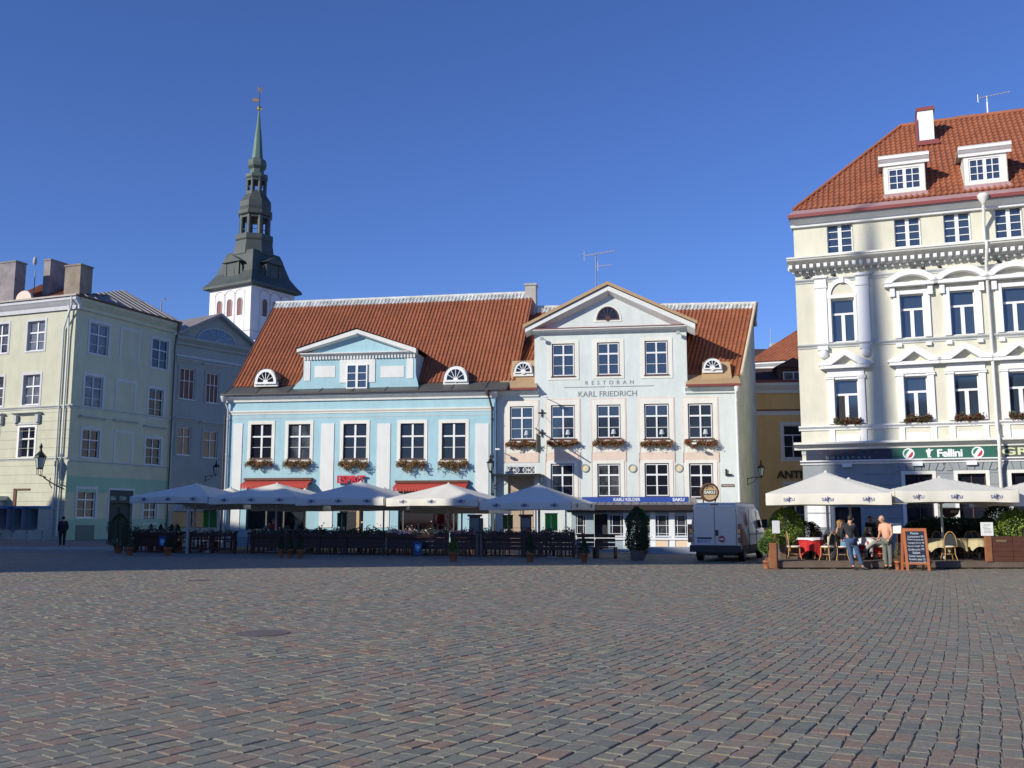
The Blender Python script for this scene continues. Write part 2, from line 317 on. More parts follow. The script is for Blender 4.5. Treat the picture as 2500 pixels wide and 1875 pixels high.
def text_mb(F, txt, s0, s1, z0, z1, out=.03, ext=.02, rot=0.0, bold=0.0, space=1.0):
    cu = bpy.data.curves.new('txt', 'FONT'); cu.body = txt; cu.size = 1; cu.extrude = 0; cu.space_character = space; cu.offset = bold; cu.resolution_u = 3
    ob = bpy.data.objects.new('txt', cu); me = bpy.data.meshes.new_from_object(ob)
    xs = [v.co.x for v in me.vertices]; ys = [v.co.y for v in me.vertices]
    x0, x1, y0, y1 = min(xs), max(xs), min(ys), max(ys); mb = MB(F)
    T = lambda v, y: (s0+(v.co.x-x0)/(x1-x0)*(s1-s0), y, z0+(v.co.y-y0)/(y1-y0)*(z1-z0) + rot*((v.co.x-x0)/(x1-x0)-.5)*(s1-s0))
    mb.add([T(v, -out-ext) for v in me.vertices], [tuple(p.vertices) for p in me.polygons])
    if ext > .005:
        ec = {}
        for p in me.polygons:
            for k in p.edge_keys: ec[k] = ec.get(k, 0)+1
        for k, c in ec.items():
            if c == 1:
                a, b = me.vertices[k[0]], me.vertices[k[1]]; mb.add([T(a, -out-ext), T(b, -out-ext), T(b, -out), T(a, -out)], [(0, 1, 2, 3)])
    bpy.data.meshes.remove(me); bpy.data.objects.remove(ob); bpy.data.curves.remove(cu); return mb
def text(F, txt, s0, s1, z0, z1, m, parent, out=.03, ext=.02, rot=0.0, bold=0.0, space=1.0, name='lettering'):
    return text_mb(F, txt, s0, s1, z0, z1, out, ext, rot, bold, space).build(name, m, parent, fix=False)
def mould(F, s0, s1, prof, name, m, parent, ends=True):
    """horizontal moulding: prof = [(outward, z)...] closed against the wall"""
    pts = [(-o, z) for o, z in prof]; n = len(pts); mb = MB(F)
    v = [(s0, y, z) for y, z in pts] + [(s1, y, z) for y, z in pts]
    mb.add(v, [(i, (i+1) % n, n+(i+1) % n, n+i) for i in range(n)] + ([tuple(range(n)), tuple(range(2*n-1, n-1, -1))] if ends else []))
    return mb.build(name, m, parent)
def cornice(F, s0, s1, z0, z1, out, name, m, parent, inn=0.0):
    h = z1-z0
    return mould(F, s0, s1, [(-inn, z0), (out*.3, z0), (out*.35, z0+h*.3), (out*.6, z0+h*.45), (out*.85, z0+h*.62), (out, z0+h*.7), (out, z1), (-inn, z1)], name, m, parent)
def flowerbox(F, s0, s1, z, label, group, fl=M_FLRED, lf=M_LEAFB, droop=.22, out=.28):
    p = F.w((s0+s1)/2, -out/2, z); t = root('flower_box', label, 'flower box', p, group)
    MB(F).box(s0+.08, s1-.08, -out, -.06, z, z+.16).build('trough', M_BWOOD, t)
    a = MB(F); b = MB(F)
    n = int(760*(s1-s0))
    for i in range(n):
        x = rnd.uniform(s0-.06, s1+.06); q = rnd.random(); y = -rnd.uniform(.02, out+.16); zz = z + .13 + rnd.gauss(0, .075)+.05*sin(x*9+z) - (droop*rnd.random()*1.3*(.6+.5*sin(x*6+s0)) if y < -out*.7 else 0)
        (b if q < .35 else a).leaf((x, y, zz), .085, asp=.8)
    a.build('foliage', [lf], t, fix=False); b.build('flowers', [fl], t, fix=False); return t
# ================================================================ ground
def heading(x): return R(31) - R(7.5)*math.tanh((x-.5)/4.5)
GX = [0.0]; XS0, DXG = -40.0, 0.02
for i in range(4400): GX.append(GX[-1] + DXG/math.tan(heading(XS0+DXG*i)))
def G(x):
    t = (x-XS0)/DXG; i = max(0, min(len(GX)-2, int(t))); return GX[i] + (GX[i+1]-GX[i])*(t-i)
def cobbles():
    c = .335; V = []; Fc = []; Lr = .235
    kmin = int((4-G(28))/c)-2; kmax = int((48-G(-28))/c)+2
    for k in range(kmin, kmax):
        x = -28 + rnd.random()*.3
        while x < 28:
            h = heading(x); L = Lr*rnd.uniform(.72, 1.25); xe = x + L*sin(h); y = G(x)+k*c
            if 4.6 < y < 47 and abs(x) < .57*y+2.5:
                w = c*sin(h); ye = G(xe)+k*c; he = heading(xe); we = c*sin(he)
                q = [Vector((x, y, 0)), Vector((xe, ye, 0)), Vector((xe-we*cos(he), ye+we*sin(he), 0)), Vector((x-w*cos(h), y+w*sin(h), 0))]
                # q0 right-near, q1 right-far, q2 left-far, q3 left-near
                ga = rnd.uniform(.0, .011); gb = rnd.uniform(.001, .005)
                T = (q[1]-q[0]).normalized(); Np = (q[3]-q[0]).normalized()
                J = lambda: Vector((rnd.gauss(0, .008), rnd.gauss(0, .008), 0))
                q = [q[0]+T*gb+Np*ga+J(), q[1]-T*gb+Np*ga+J(), q[2]-T*gb-Np*ga+J(), q[3]+T*gb-Np*ga+J()]
                z = rnd.gauss(0, .0018) + .005*math.sin(x*.35+1)*math.sin(y*.23) ; tx = rnd.gauss(0, .0085); ty = rnd.gauss(0, .0085); m = sum(q, Vector())/4; b = len(V)
                for ins, dz in ((0, -.06), (0.0, -.005), (.08, 0.0)):
                    for p in q:
                        pp = p.lerp(m, ins); V.append((pp.x, pp.y, z+dz+(tx*(p.x-m.x)+ty*(p.y-m.y)))) 
                for r in (0, 4):
                    for i in range(4): Fc.append((b+r+i, b+r+(i+1) % 4, b+r+4+(i+1) % 4, b+r+4+i))
                Fc.append((b+8, b+9, b+10, b+11))
            x = xe
    me = bpy.data.meshes.new('cobblestones'); me.from_pydata(V, [], Fc)
    sm = [False]*len(Fc); me.polygons.foreach_set('use_smooth', sm)
    m = bpy.data.materials.new('granite_setts'); m.use_nodes = True; t = m.node_tree; N = t.nodes; L = t.links; b = N['Principled BSDF']
    g = N.new('ShaderNodeNewGeometry'); cr = N.new('ShaderNodeValToRGB'); cr.color_ramp.interpolation = 'LINEAR'; e = cr.color_ramp.elements
    cols = [(0, (0.148, 0.155, 0.125)), (.22, (0.209, 0.213, 0.163)), (.45, (0.243, 0.209, 0.154)), (.6, (0.255, 0.182, 0.132)), (.72, (0.270, 0.180, 0.121)), (.84, (0.255, 0.226, 0.150)), (.95, (0.173, 0.180, 0.143)), (1, (0.337, 0.300, 0.198))]
    e[0].position = 0; e[0].color = (*cols[0][1], 1); e[1].position = 1; e[1].color = (*cols[-1][1], 1)
    for p, c3 in cols[1:-1]: x = e.new(p); x.color = (*c3, 1)
    L.new(g.outputs['Random Per Island'], cr.inputs[0])
    tc = N.new('ShaderNodeTexCoord'); n1 = N.new('ShaderNodeTexNoise'); n1.inputs['Scale'].default_value = 20; n1.inputs['Detail'].default_value = 8; n1.inputs['Roughness'].default_value = .75
    L.new(tc.outputs['Object'], n1.inputs['Vector']); mr = N.new('ShaderNodeMapRange'); mr.inputs[1].default_value = .3; mr.inputs[2].default_value = .7; mr.inputs[3].default_value = .62; mr.inputs[4].default_value = 1.36
    L.new(n1.outputs['Fac'], mr.inputs[0]); vm = N.new('ShaderNodeVectorMath'); vm.operation = 'SCALE'; L.new(cr.outputs[0], vm.inputs[0]); L.new(mr.outputs[0], vm.inputs['Scale'])
    n2 = N.new('ShaderNodeTexNoise'); n2.inputs['Scale'].default_value = .35; n2.inputs['Detail'].default_value = 4; L.new(tc.outputs['Object'], n2.inputs['Vector'])
    mr2 = N.new('ShaderNodeMapRange'); mr2.inputs[1].default_value = .35; mr2.inputs[2].default_value = .65; mr2.inputs[3].default_value = 0; mr2.inputs[4].default_value = .35; L.new(n2.outputs['Fac'], mr2.inputs[0])
    mx = N.new('ShaderNodeMix'); mx.data_type = 'RGBA'; mx.inputs[7].default_value = (.215, .195, .18, 1); L.new(mr2.outputs[0], mx.inputs[0]); L.new(vm.outputs[0], mx.inputs[6]); L.new(mx.outputs[2], b.inputs['Base Color'])
    bp = N.new('ShaderNodeBump'); bp.inputs['Strength'].default_value = .5; bp.inputs['Distance'].default_value = .012; L.new(n1.outputs['Fac'], bp.inputs['Height']); L.new(bp.outputs[0], b.inputs['Normal'])
    b.inputs['Roughness'].default_value = .72; b.inputs['Specular IOR Level'].default_value = .4
    me.materials.append(m); o = bpy.data.objects.new('cobblestones', me); COL.objects.link(o)
    tag(o, 'worn grey and mauve granite cobbles laid in slanting rows across the square', 'paving', kind='structure')
cobbles()
def ground_sheet():
    m = bpy.data.materials.new('ground_sand_and_far_setts'); m.use_nodes = True; t = m.node_tree; N = t.nodes; L = t.links; b = N['Principled BSDF']
    tc = N.new('ShaderNodeTexCoord'); br = N.new('ShaderNodeTexBrick'); br.inputs['Scale'].default_value = 1.0
    br.inputs['Brick Width'].default_value = .24; br.inputs['Row Height'].default_value = .16; br.inputs['Mortar Size'].default_value = .012
    br.inputs['Color1'].default_value = (.19, .20, .21, 1); br.inputs['Color2'].default_value = (.21, .165, .155, 1); br.inputs['Mortar'].default_value = (.1, .09, .08, 1)
    L.new(tc.outputs['Object'], br.inputs['Vector'])
    nz = N.new('ShaderNodeTexNoise'); nz.inputs['Scale'].default_value = 30; L.new(tc.outputs['Object'], nz.inputs['Vector'])
    cr = N.new('ShaderNodeValToRGB'); cr.color_ramp.elements[0].color = (.11, .09, .07, 1); cr.color_ramp.elements[1].color = (.27, .235, .18, 1); L.new(nz.outputs['Fac'], cr.inputs[0])
    sx = N.new('ShaderNodeSeparateXYZ'); L.new(tc.outputs['Object'], sx.inputs[0]); gt = N.new('ShaderNodeMath'); gt.operation = 'GREATER_THAN'; gt.inputs[1].default_value = 46.7; L.new(sx.outputs['Y'], gt.inputs[0])
    mx = N.new('ShaderNodeMix'); mx.data_type = 'RGBA'; L.new(gt.outputs[0], mx.inputs[0]); L.new(cr.outputs[0], mx.inputs[6]); L.new(br.outputs[0], mx.inputs[7]); L.new(mx.outputs[2], b.inputs['Base Color'])
    b.inputs['Roughness'].default_value = .9
    bp = N.new('ShaderNodeBump'); bp.inputs['Strength'].default_value = .6; bp.inputs['Distance'].default_value = .01; L.new(nz.outputs['Fac'], bp.inputs['Height']); L.new(bp.outputs[0], b.inputs['Normal'])
    MB().poly([(-500, -300, -.0066), (500, -300, -.0066), (500, 900, -.0066), (-500, 900, -.0066)]).build('ground', m, fix=False)['kind'] = 'structure'
ground_sheet()
# pavement with pale kerb in front of the left houses
pv = MB(); pv.zprism([(-60, 53.2), (-17.6, 52.1), (-17.6, 62), (-22, 90), (-60, 90)], -.03, .12)
tag(pv.build('pavement', mat('pavement_slabs', (.15, .14, .14), .9, (.11, .1, .1), 1.5, .9, .3)), kind='structure')
kb = MB()
for i in range(34):
    x = -60 + i*1.25; kb.box(x, x+1.235, 0, .2, -.03, .145)
kb.M = None; 
for v in kb.v: v.y += 53.2 - (v.x+60)*.0259 - .2
tag(kb.build('kerb', mat('pale_kerb_stone', (.62, .58, .50), .85, (.5, .47, .42), 2, .9)), kind='structure')
mh = MB(); g = ground(640, 1546)
for i in range(3): mh.lathe(g.x, g.y, [(.40-.12*i, .006+.002*i), (.38-.12*i, .009+.002*i)], 24)
thing(mh, 'manhole_cover', mat('rusty_iron', (.15, .12, .11), .7, (.11, .085, .08), 6, .9), 'round rusty iron manhole cover set among the cobbles left of centre', 'manhole cover')
mh = MB(); g = ground(483, 1417); mh.lathe(g.x, g.y, [(.30, .008), (.27, .011)], 20); mh.lathe(g.x, g.y, [(.2, .011), (.17, .014)], 20)
thing(mh, 'manhole_cover', MATS['rusty_iron'], 'small rusty manhole cover close to the shadow edge at left', 'manhole cover')
# ================================================================ blue house
q0 = ground(571, 1334)
def line_at(px, org, deg, v=1262):
    f = Fac(org[0], org[1], deg); s, z = f.px(px, v); return f.w(s, 0, 0)
HD = -9.0
bo = line_at(547, q0, HD); FB = Fac(bo.x, bo.y, HD)
BL = FB.px(1208, 1100)[0]                                   # facade length
B = root('blue_house', 'light blue two storey house with wide orange tiled roof and small pediment dormer', 'house', (bo.x, bo.y, 0))
eaveZ = FB.px(880, 966)[1]
r5 = [FB.rect(612.2, 1036, 663, 1119.5), FB.rect(703.7, 1035.5, 757, 1119.5), FB.rect(838, 1034.5, 894.5, 1119.8), FB.rect(977.5, 1033.5, 1035.5, 1120.3), FB.rect(1078.8, 1032.6, 1136.6, 1120.5)]
sh1 = FB.rect(601, 1187, 748, 1296); sh2 = FB.rect(972, 1190, 1119, 1300); dr = FB.rect(829, 1190, 887, 1332)
ops = r5 + [sh1, sh2, (dr[0], dr[1], .15, dr[3])]
wall(FB, 'wall', M_BLUE, B, 0, BL, -.03, eaveZ, ops, .22)
MB(FB).box(-.0, .02, .02, 11, 0, eaveZ).build('side_wall', M_BLUE, B); MB(FB).box(BL-.02, BL, .25, 11, 0, eaveZ).build('side_wall', M_BLUE, B)
for i, r in enumerate(r5):
    window(FB, B, r, bars_v=((.5, .11, 0, 1),), bars_h=((.64, .09, .0, 1), (.33, .025, 0, 1)), fw=.0, ofm=M_MARO, y=.12)
    surround(FB, B, r, .19, .03, M_CREAM, top=.2, bot=.35)
pil = [(567, 589), (782, 814), (919.6, 952), (1160, 1193)]
for a, b in pil:
    s0, s1 = FB.px(a, 1150)[0], FB.px(b, 1150)[0]
    MB(FB).box(s0, s1, -.035, 0, 1.1 if a > 600 else .9, FB.px((a+b)/2, 1034)[1]).build('pilaster_panel', M_TRIM, B)
zb0, zb1 = FB.px(880, 1008)[1], FB.px(880, 1000)[1]
cornice(FB, 0, BL, zb0, zb1+.03, .1, 'string_course', M_CREAM, B)
MB(FB).box(0, BL, -.012, 0, FB.px(880, 1018)[1], FB.px(880, 1016)[1]).build('string_course', M_GTRIM, B)
MB(FB).box(0, BL, -.05, 0, -.02, .55).build('plinth', plaster('blue_grey_plinth', (.3, .42, .5)), B)
cz0 = FB.px(880, 977)[1]; cz1 = FB.px(880, 962)[1]
cornice(FB, -.1, BL+.15, cz0, cz1, .34, 'eaves_cornice', M_TRIM, B)
# gutter + flared dark metal eaves strip
gz = FB.px(880, 956.5, .45)[1]
gy = -.52
MB(FB).box(-.3, BL+.75, gy, gy+.12, gz-.06, gz+.03).build('gutter', M_DPIPE, B)
sz1 = FB.px(880, 939, -.6)[1]; 
def slope_y(z, z0=gz, y0=gy): return y0 + (z-z0)*.98
MB(FB).add([(-.3, gy+.02, gz+.02), (BL+.75, gy+.02, gz+.02), (BL+.75, .75, sz1+.05), (-.05, .75, sz1+.05)], [(0, 1, 2, 3)]).build('eaves_sheet', M_DMET, B)
sm = MB(FB)
for i in range(9): x = -.1 + i*BL/8.2; sm.tube([(x, gy+.02, gz+.05), (x, .75, sz1+.08)], .018, 4)
sm.build('sheet_seam', M_DMET, B)
# main roof: from the strip up to the ridge
RD = 6.2                                                        # ridge depth behind facade
def rp(u, v, dep): s, z = FB.px(u, v, -dep); return FB.w(s, dep, z)
t0 = FB.w(-.12, .7, sz1+.02); t1 = FB.w(BL+1.1, .7, sz1+.02)
t3 = rp(674, 741, RD); t2 = rp(1303, 716, RD)
tl = t0.lerp(t3, .93); tr = t1.lerp(t2, .93)
tiles(t0, t1, tr, tl, M_TILE, B, w=.235, l=.36)
tiles(tl, tr, t2, t3, M_RIDGE, B, name='ridge_tiles', w=.235, l=.25, lift=.06)
MB().tube([t3+Vector((0, 0, .04)), t2+Vector((0, 0, .04))], .11, 8).build('ridge_cap', M_RIDGE, B)
bk0 = t3 + (t3-t0)*0.0; N2 = Vector((sin(R(-HD)), cos(R(-HD)), 0))
MB().add([t3, t2, t2+N2*5.5+Vector((0, 0, -5.5)), t3+N2*5.5+Vector((0, 0, -5.5))], [(0, 1, 2, 3)]).build('rear_roof', M_TILE, B)
MB().add([t0, t3, t3+N2*5.5+Vector((0, 0, -5.5)), FB.w(0, 11, 0), FB.w(0, 0.3, 0)], [(0, 1, 2, 3, 4)]).build('gable_wall', M_BLUE, B)
MB().tube([t0+Vector((0, -.02, .05)), t3+Vector((0, -.02, .05))], .06, 5).build('verge_board', M_DPIPE, B)
# pediment dormer (front plane slightly behind eaves)
DY = .12; FD = FB.sub(0, DY)
dp = lambda u, v: FD.px(u, v)
apex = dp(876, 806); pl = dp(731, 853); pr = dp(1020, 852); zb = dp(876, 866)[1]
bx0, bx1 = dp(741, 900)[0], dp(1015, 900)[0]; fx0, fx1 = dp(716, 940)[0], dp(1021, 940)[0]; zc = dp(876, 911)[1]; zl = dp(876, 944)[1]; zt = dp(876, 868)[1]
body = [(fx0, zl-.35)]
for i in range(7):
    t = i/6; body.append((fx0+(bx0-fx0)*(sin(t*pi/2)), zl+(zc-zl)*t**.8))
body += [(bx0, zt), (bx1, zt)]
for i in range(7):
    t = 1-i/6; body.append((fx1+(bx1-fx1)*(sin(t*pi/2)), zl+(zc-zl)*t**.8))
body.append((fx1, zl-.35))
dwr = FD.rect(847, 890, 898, 949)
MB(FD).prism(body, 0, .2).build('dormer_wall', M_BLUE, B)
MB(FD).box(bx0, bx1, .15, 6, zl-.2, zt+.1).build('dormer_cheek', M_BLUE, B)
for a, b in ((744, 758), (993, 1009)): MB(FD).box(dp(a, 890)[0], dp(b, 890)[0], -.03, 0, dp(876, 927)[1], zt).build('dormer_pilaster', M_TRIM, B)
for a, b in ((768, 818.5), (929, 986.5)): r = FD.rect(a, 893.5, b, 921.5); MB(FD).box(r[0], r[1], -.02, 0, r[2], r[3]).build('dormer_panel', M_TRIM, B)
r = FD.rect(830, 884, 916, 944); MB(FD).box(r[0], r[1], -.04, 0, r[2]+.25, zt-.12).build('dormer_panel', M_TRIM, B)
window(FD, B, dwr, bars_v=((.5, .14, 0, 1),), bars_h=((.64, .035, 0, 1), (.33, .035, 0, 1)), fw=.07, y=-.08, fm=M_WFR, gm=M_GLASSB)
dn = MB(FD); x = bx0+.05
while x < bx1-.1: dn.box(x, x+.09, -.12, 0, zt-.2, zt-.02); x += .19
dn.build('dentil_band', M_TRIM, B)
cornice(FD, bx0-.12, bx1+.12, zt-.02, zb+.12, .32, 'pediment_cornice', M_TRIM, B)
for (a, b) in ((pl, apex), (apex, pr)):
    d = Vector((b[0]-a[0], 0, b[1]-a[1])); 
    MB(FD).add([(a[0], -.42, a[1]-.02), (b[0], -.42, b[1]-.02), (b[0], -.42, b[1]-.3), (a[0], -.42, a[1]-.24), (a[0], 0.05, a[1]-.02), (b[0], 0.05, b[1]-.02), (b[0], 0.05, b[1]-.36), (a[0], 0.05, a[1]-.3)],
               [(0, 1, 2, 3), (4, 5, 6, 7), (0, 1, 5, 4), (3, 2, 6, 7), (0, 3, 7, 4), (1, 2, 6, 5)]).build('raking_cornice', M_TRIM, B)
tz = zb+.12
MB(FD).prism([(pl[0]+.35, tz), (pr[0]-.35, tz), (apex[0], apex[1]-.2)], 0, .15).build('tympanum', M_BLUE, B)
MB(FD).add([(pl[0]-.1, -.5, pl[1]-.02), (apex[0], -.5, apex[1]+.05), (pr[0]+.1, -.5, pr[1]-.02), (pl[0]-.1, 4.5, pl[1]-.02), (apex[0], 6, apex[1]+.05), (pr[0]+.1, 4.5, pr[1]-.02)],
           [(0, 1, 4, 3), (1, 2, 5, 4)]).build('dormer_roof', M_DMET, B)
def eyebrow(F, parent, u, v0, v1, wpx, sheet, y0, wide=1.25, back=1.8):
    f = F.sub(0, y0); s, z = f.px(u, v1); z2 = f.px(u, v0)[1]; hw = abs(f.px(u+wpx/2, v1)[0]-s); rz = z2-z
    mb = MB(f); o = arch_pts(s, z, hw+.07, rz+.06, 12); n = len(o)
    vs = [(p[0], -.1, p[1]) for p in o] + [(p[0], back, p[1]) for p in o]
    mb.add(vs, [(i, i+1, n+i+1, n+i) for i in range(n-1)]); mb.build('dormer_roof', sheet, parent)
    MB(f).prism([(s-hw-.06, z-.25)]+[(s-hw-.06, z)]+list(reversed(o))+[(s+hw+.06, z-.25)], -.03, .12).build('dormer_wall', M_TRIM, parent)
    lunette(f, parent, s, z, hw, rz, y=-.06, spokes=6, w=.16 if sheet is M_DMET else .1)
eyebrow(FB, B, 649.6, 902, 933.5, 52, M_DMET, .32); eyebrow(FB, B, 1113, 895, 928, 57, M_DMET, .32)
# chimney at the right end of the ridge
ca = rp(1282, 746, RD-.4); cb_ = rp(1308, 746, RD-.4); cz = FB.px(1295, 692, -(RD-.4))[1]; f = Fac(ca.x, ca.y, HD); cw = (cb_-ca).length
MB(f).box(0, cw, 0, .8, ca.z-1.2, cz-.12).box(-.06, cw+.06, -.06, .86, cz-.12, cz).build('chimney', M_WHCH, B)
# downpipes
def downpipe(F, parent, s, zt, zb, m, out=.14, r=.06, start=None, hop=True, name='downpipe'):
    mb = MB(F); pts = ([start] if start else []) + [(s, -out, zt), (s, -out, zb)]
    mb.tube(pts, r, 8)
    if hop and start: mb.lathe(start[0], start[1], [(.07, start[2]-.28), (.16, start[2]), (.16, start[2]+.06)], 10)
    z = zt-.6
    while z > zb+1: mb.lathe(s, -out, [(r*1.35, z), (r*1.35, z+.06)], 8); z -= 2.1
    return mb.build(name, m, parent)
hs = FB.px(1190, 952, .5); downpipe(FB, B, FB.px(1201, 1100, .14)[0], FB.px(1200, 998, .14)[1], .3, M_DPIPE, start=(hs[0], -.46, hs[1]-.05))
downpipe(FB, B, .06, FB.px(550, 1000, .14)[1], .3, M_PIPE, r=.055, start=(-.15, -.42, gz-.15)); downpipe(FB, B, -.12, FB.px(550, 1000, .14)[1]-.3, .3, M_DPIPE, r=.05)
# shop fronts
def shopfront(F, parent, r, bars, redback=False, dep=1.6):
    a, b, c, d = r; mb = MB(F)
    mb.poly([(a, dep, c), (b, dep, c), (b, dep, d), (a, dep, d)], 1 if redback else 0)
    for q in ([(a, .2, c), (b, .2, c), (b, dep, c), (a, dep, c)], [(a, .2, d), (b, .2, d), (b, dep, d), (a, dep, d)], [(a, .2, c), (a, dep, c), (a, dep, d), (a, .2, d)], [(b, .2, c), (b, dep, c), (b, dep, d), (b, .2, d)]): mb.poly(q)
    mb.build('shop_interior', [M_ROOM, mat('red_backdrop', (.55, .02, .02), .8)], parent, fix=False)
    fr = MB(F); fr.box(a, a+.08, .08, .2, c, d).box(b-.08, b, .08, .2, c, d).box(a+.08, b-.08, .08, .2, c, c+.09).box(a+.08, b-.08, .08, .2, d-.1, d)
    for x in bars: s = a+(b-a)*x; fr.box(s-.04, s+.04, .08, .2, c+.09, d-.1)
    o = fr.build('shop_window', M_DMET, parent)
    MB(F).poly([(a, .15, c), (b, .15, c), (b, .15, d), (a, .15, d)]).build('pane', M_TGLASS, o, fix=False); return o
shopfront(FB, B, sh1, (.33, .62)); shopfront(FB, B, sh2, (.08, .92), True, .7)
MB(FB).box(dr[0], dr[1], .18, .24, .15, dr[3]).box(dr[0]+.2, dr[0]+.28, .1, .2, .2, dr[3]-.1).build('shop_door', M_ROOM, B)
MB(FB).box(dr[1]-.42, dr[1]-.25, .02, .12, .15, dr[3]-.1).box(dr[1]-.25, dr[1]-.02, .02, .1, 1.35, 1.45).build('door_leaf', mat('ochre_door_paint', (.55, .38, .18), .5), B)
MB(FB).box(dr[0]-.3, dr[1]+.3, -1.2, .0, -.02, .14).box(dr[0]-.1, dr[1]+.1, -.7, 0, .14, .3).build('door_step', M_GREYST, B)
for (a, b, v0, v1) in ((591, 755, 1172, 1188), (962, 1140, 1178, 1194)):
    s0, s1 = FB.px(a, v0, .5)[0], FB.px(b, v0, .5)[0]; z1 = FB.px((a+b)/2, v0, .1)[1]; z0 = FB.px((a+b)/2, v1, .9)[1]
    aw = root('shop_awning', 'half rolled red awning over the %s shop window of the blue house' % ('left' if a < 700 else 'right'), 'awning', FB.w((s0+s1)/2, 0, z0), 'red awnings on the blue house')
    m = MB(FB); m.add([(s0, 0, z1), (s1, 0, z1), (s1, -.75, z0+.12), (s0, -.75, z0+.12)], [(0, 1, 2, 3)]); n = 24
    for i in range(n):
        x0 = s0+(s1-s0)*i/n; x1 = s0+(s1-s0)*(i+1)/n; m.add([(x0, -.75, z0+.12), (x1, -.75, z0+.12), (x1-.02, -.76, z0-.1), ((x0+x1)/2, -.77, z0-.13), (x0+.02, -.76, z0-.1)], [(0, 1, 2, 3, 4)])
    m.build('canopy', M_RED, aw)
    MB(FB).box(s0-.03, s1+.03, -.22, 0, z1-.02, z1+.12).build('cassette', M_BWOOD, aw)
    MB(FB).tube([(s0+.05, 0, z1-.15), (s0+.05, -.74, z0+.1)], .02, 5).tube([(s1-.05, 0, z1-.15), (s1-.05, -.74, z0+.1)], .02, 5).build('arm', M_BLACK, aw)
s0, s1, z0, z1 = FB.rect(826, 1161, 894, 1180); sg = thing(text_mb(FB, 'ESPRIT', s0, s1, z0, z1, .12, .1, bold=.03, space=.95), 'shop_sign', M_REDL, 'red raised letters reading ESPRIT above the blue house door', 'sign')
lb = ['leftmost', 'second', 'middle', 'fourth', 'rightmost']
for i, r in enumerate(r5): flowerbox(FB, r[0]-.1, r[1]+.1, r[2]-.38, 'flower box with trailing dry plants under the %s upper window of the blue house' % lb[i], 'flower boxes on the blue house', fl=mat('rust_flower', (.30, .13, .05), .8, island=.4), droop=.2+.05*i)
# ================================================================ white restaurant house
wq = FB.w(FB.px(1211, 1262)[0], .38, 0); FW_ = Fac(wq.x, wq.y, HD); f = FW_
s_, _z = f.px(1212, 1262); wo_ = f.w(s_, 0, 0); FW_ = Fac(wo_.x, wo_.y, HD); f = FW_
WL = f.px(1806, 1100)[0]
Wh = root('restaurant_house', 'white house with big central pediment and RESTORAN KARL FRIEDRICH lettering', 'house', (wo_.x, wo_.y, 0))
er = f.px(1780, 945)[1]
w1 = [f.rect(1245, 992, 1303, 1073.6), f.rect(1345.4, 989, 1404, 1072), f.rect(1456.7, 988, 1515.3, 1070.4), f.rect(1573, 985.7, 1633.5, 1071.4), f.rect(1679.7, 984.8, 1740.5, 1071)]
w2 = [f.rect(1347.6, 839, 1403, 919), f.rect(1458, 835.8, 1512.7, 915.8), f.rect(1574, 831.8, 1631, 915)]
w0 = [f.rect(1344.6, 1132, 1401.5, 1213), f.rect(1458.5, 1132, 1514.8, 1213), f.rect(1574, 1130.6, 1634, 1212.5), f.rect(1682.5, 1131, 1741.7, 1216)]
tr_ = f.rect(1237, 1137.6, 1307, 1157.5); dd = f.rect(1240, 1161, 1304, 1300)
ps0, ps1 = f.px(1305, 880)[0], f.px(1677, 880)[0]; zp = f.px(1490, 811)[1]
wall(f, 'wall', M_WHITE, Wh, 0, WL, -.03, er, w1+w0+[tr_, (dd[0], dd[1], 0, dd[3])], .2)
PJ = .0
wall(f, 'upper_wall', M_WHITE, Wh, ps0, ps1, er, zp, w2, .2)
bv = (( .5, .085, 0, 1),); bh = ((.655, .09, 0, 1), (.33, .028, 0, 1))
for r in w1+w2+w0:
    window(f, Wh, r, bars_v=bv, bars_h=bh, fw=.05, ofm=M_MARO, y=.1, gm=M_GLASSB if r in w1+w2 else M_GLASS)
for r in w1: surround(f, Wh, r, .25, .03, M_CREAM, top=.3, bot=.15)
for r in w1[:1]+w1[1:]:
    a, b, c, d = r; MB(f).box(a-.31, a-.25, -.02, 0, c-1.3, d+.36).box(b+.25, b+.31, -.02, 0, c-1.3, d+.36).box(a-.25, b+.25, -.02, 0, d+.3, d+.36).box(a-.31, b+.31, -.02, 0, c-1.3, c-.75).build('pink_band', M_PINK, Wh)
    MB(f).box(a-.12, b+.12, -.025, 0, c-.75, c-.2).build('window_apron', M_CREAM, Wh)
for r in w2: surround(f, Wh, r, .24, .03, M_CREAM, top=.18, bot=.2)
for r in w0: surround(f, Wh, r, .22, .03, M_CREAM, top=.18, bot=.1)
for r in w0: a, b, c, d = r; MB(f).box(a-.34, a-.28, -.015, 0, c-.5, d+.25).box(b+.28, b+.34, -.015, 0, c-.5, d+.25).build('pink_band', M_PINK, Wh)
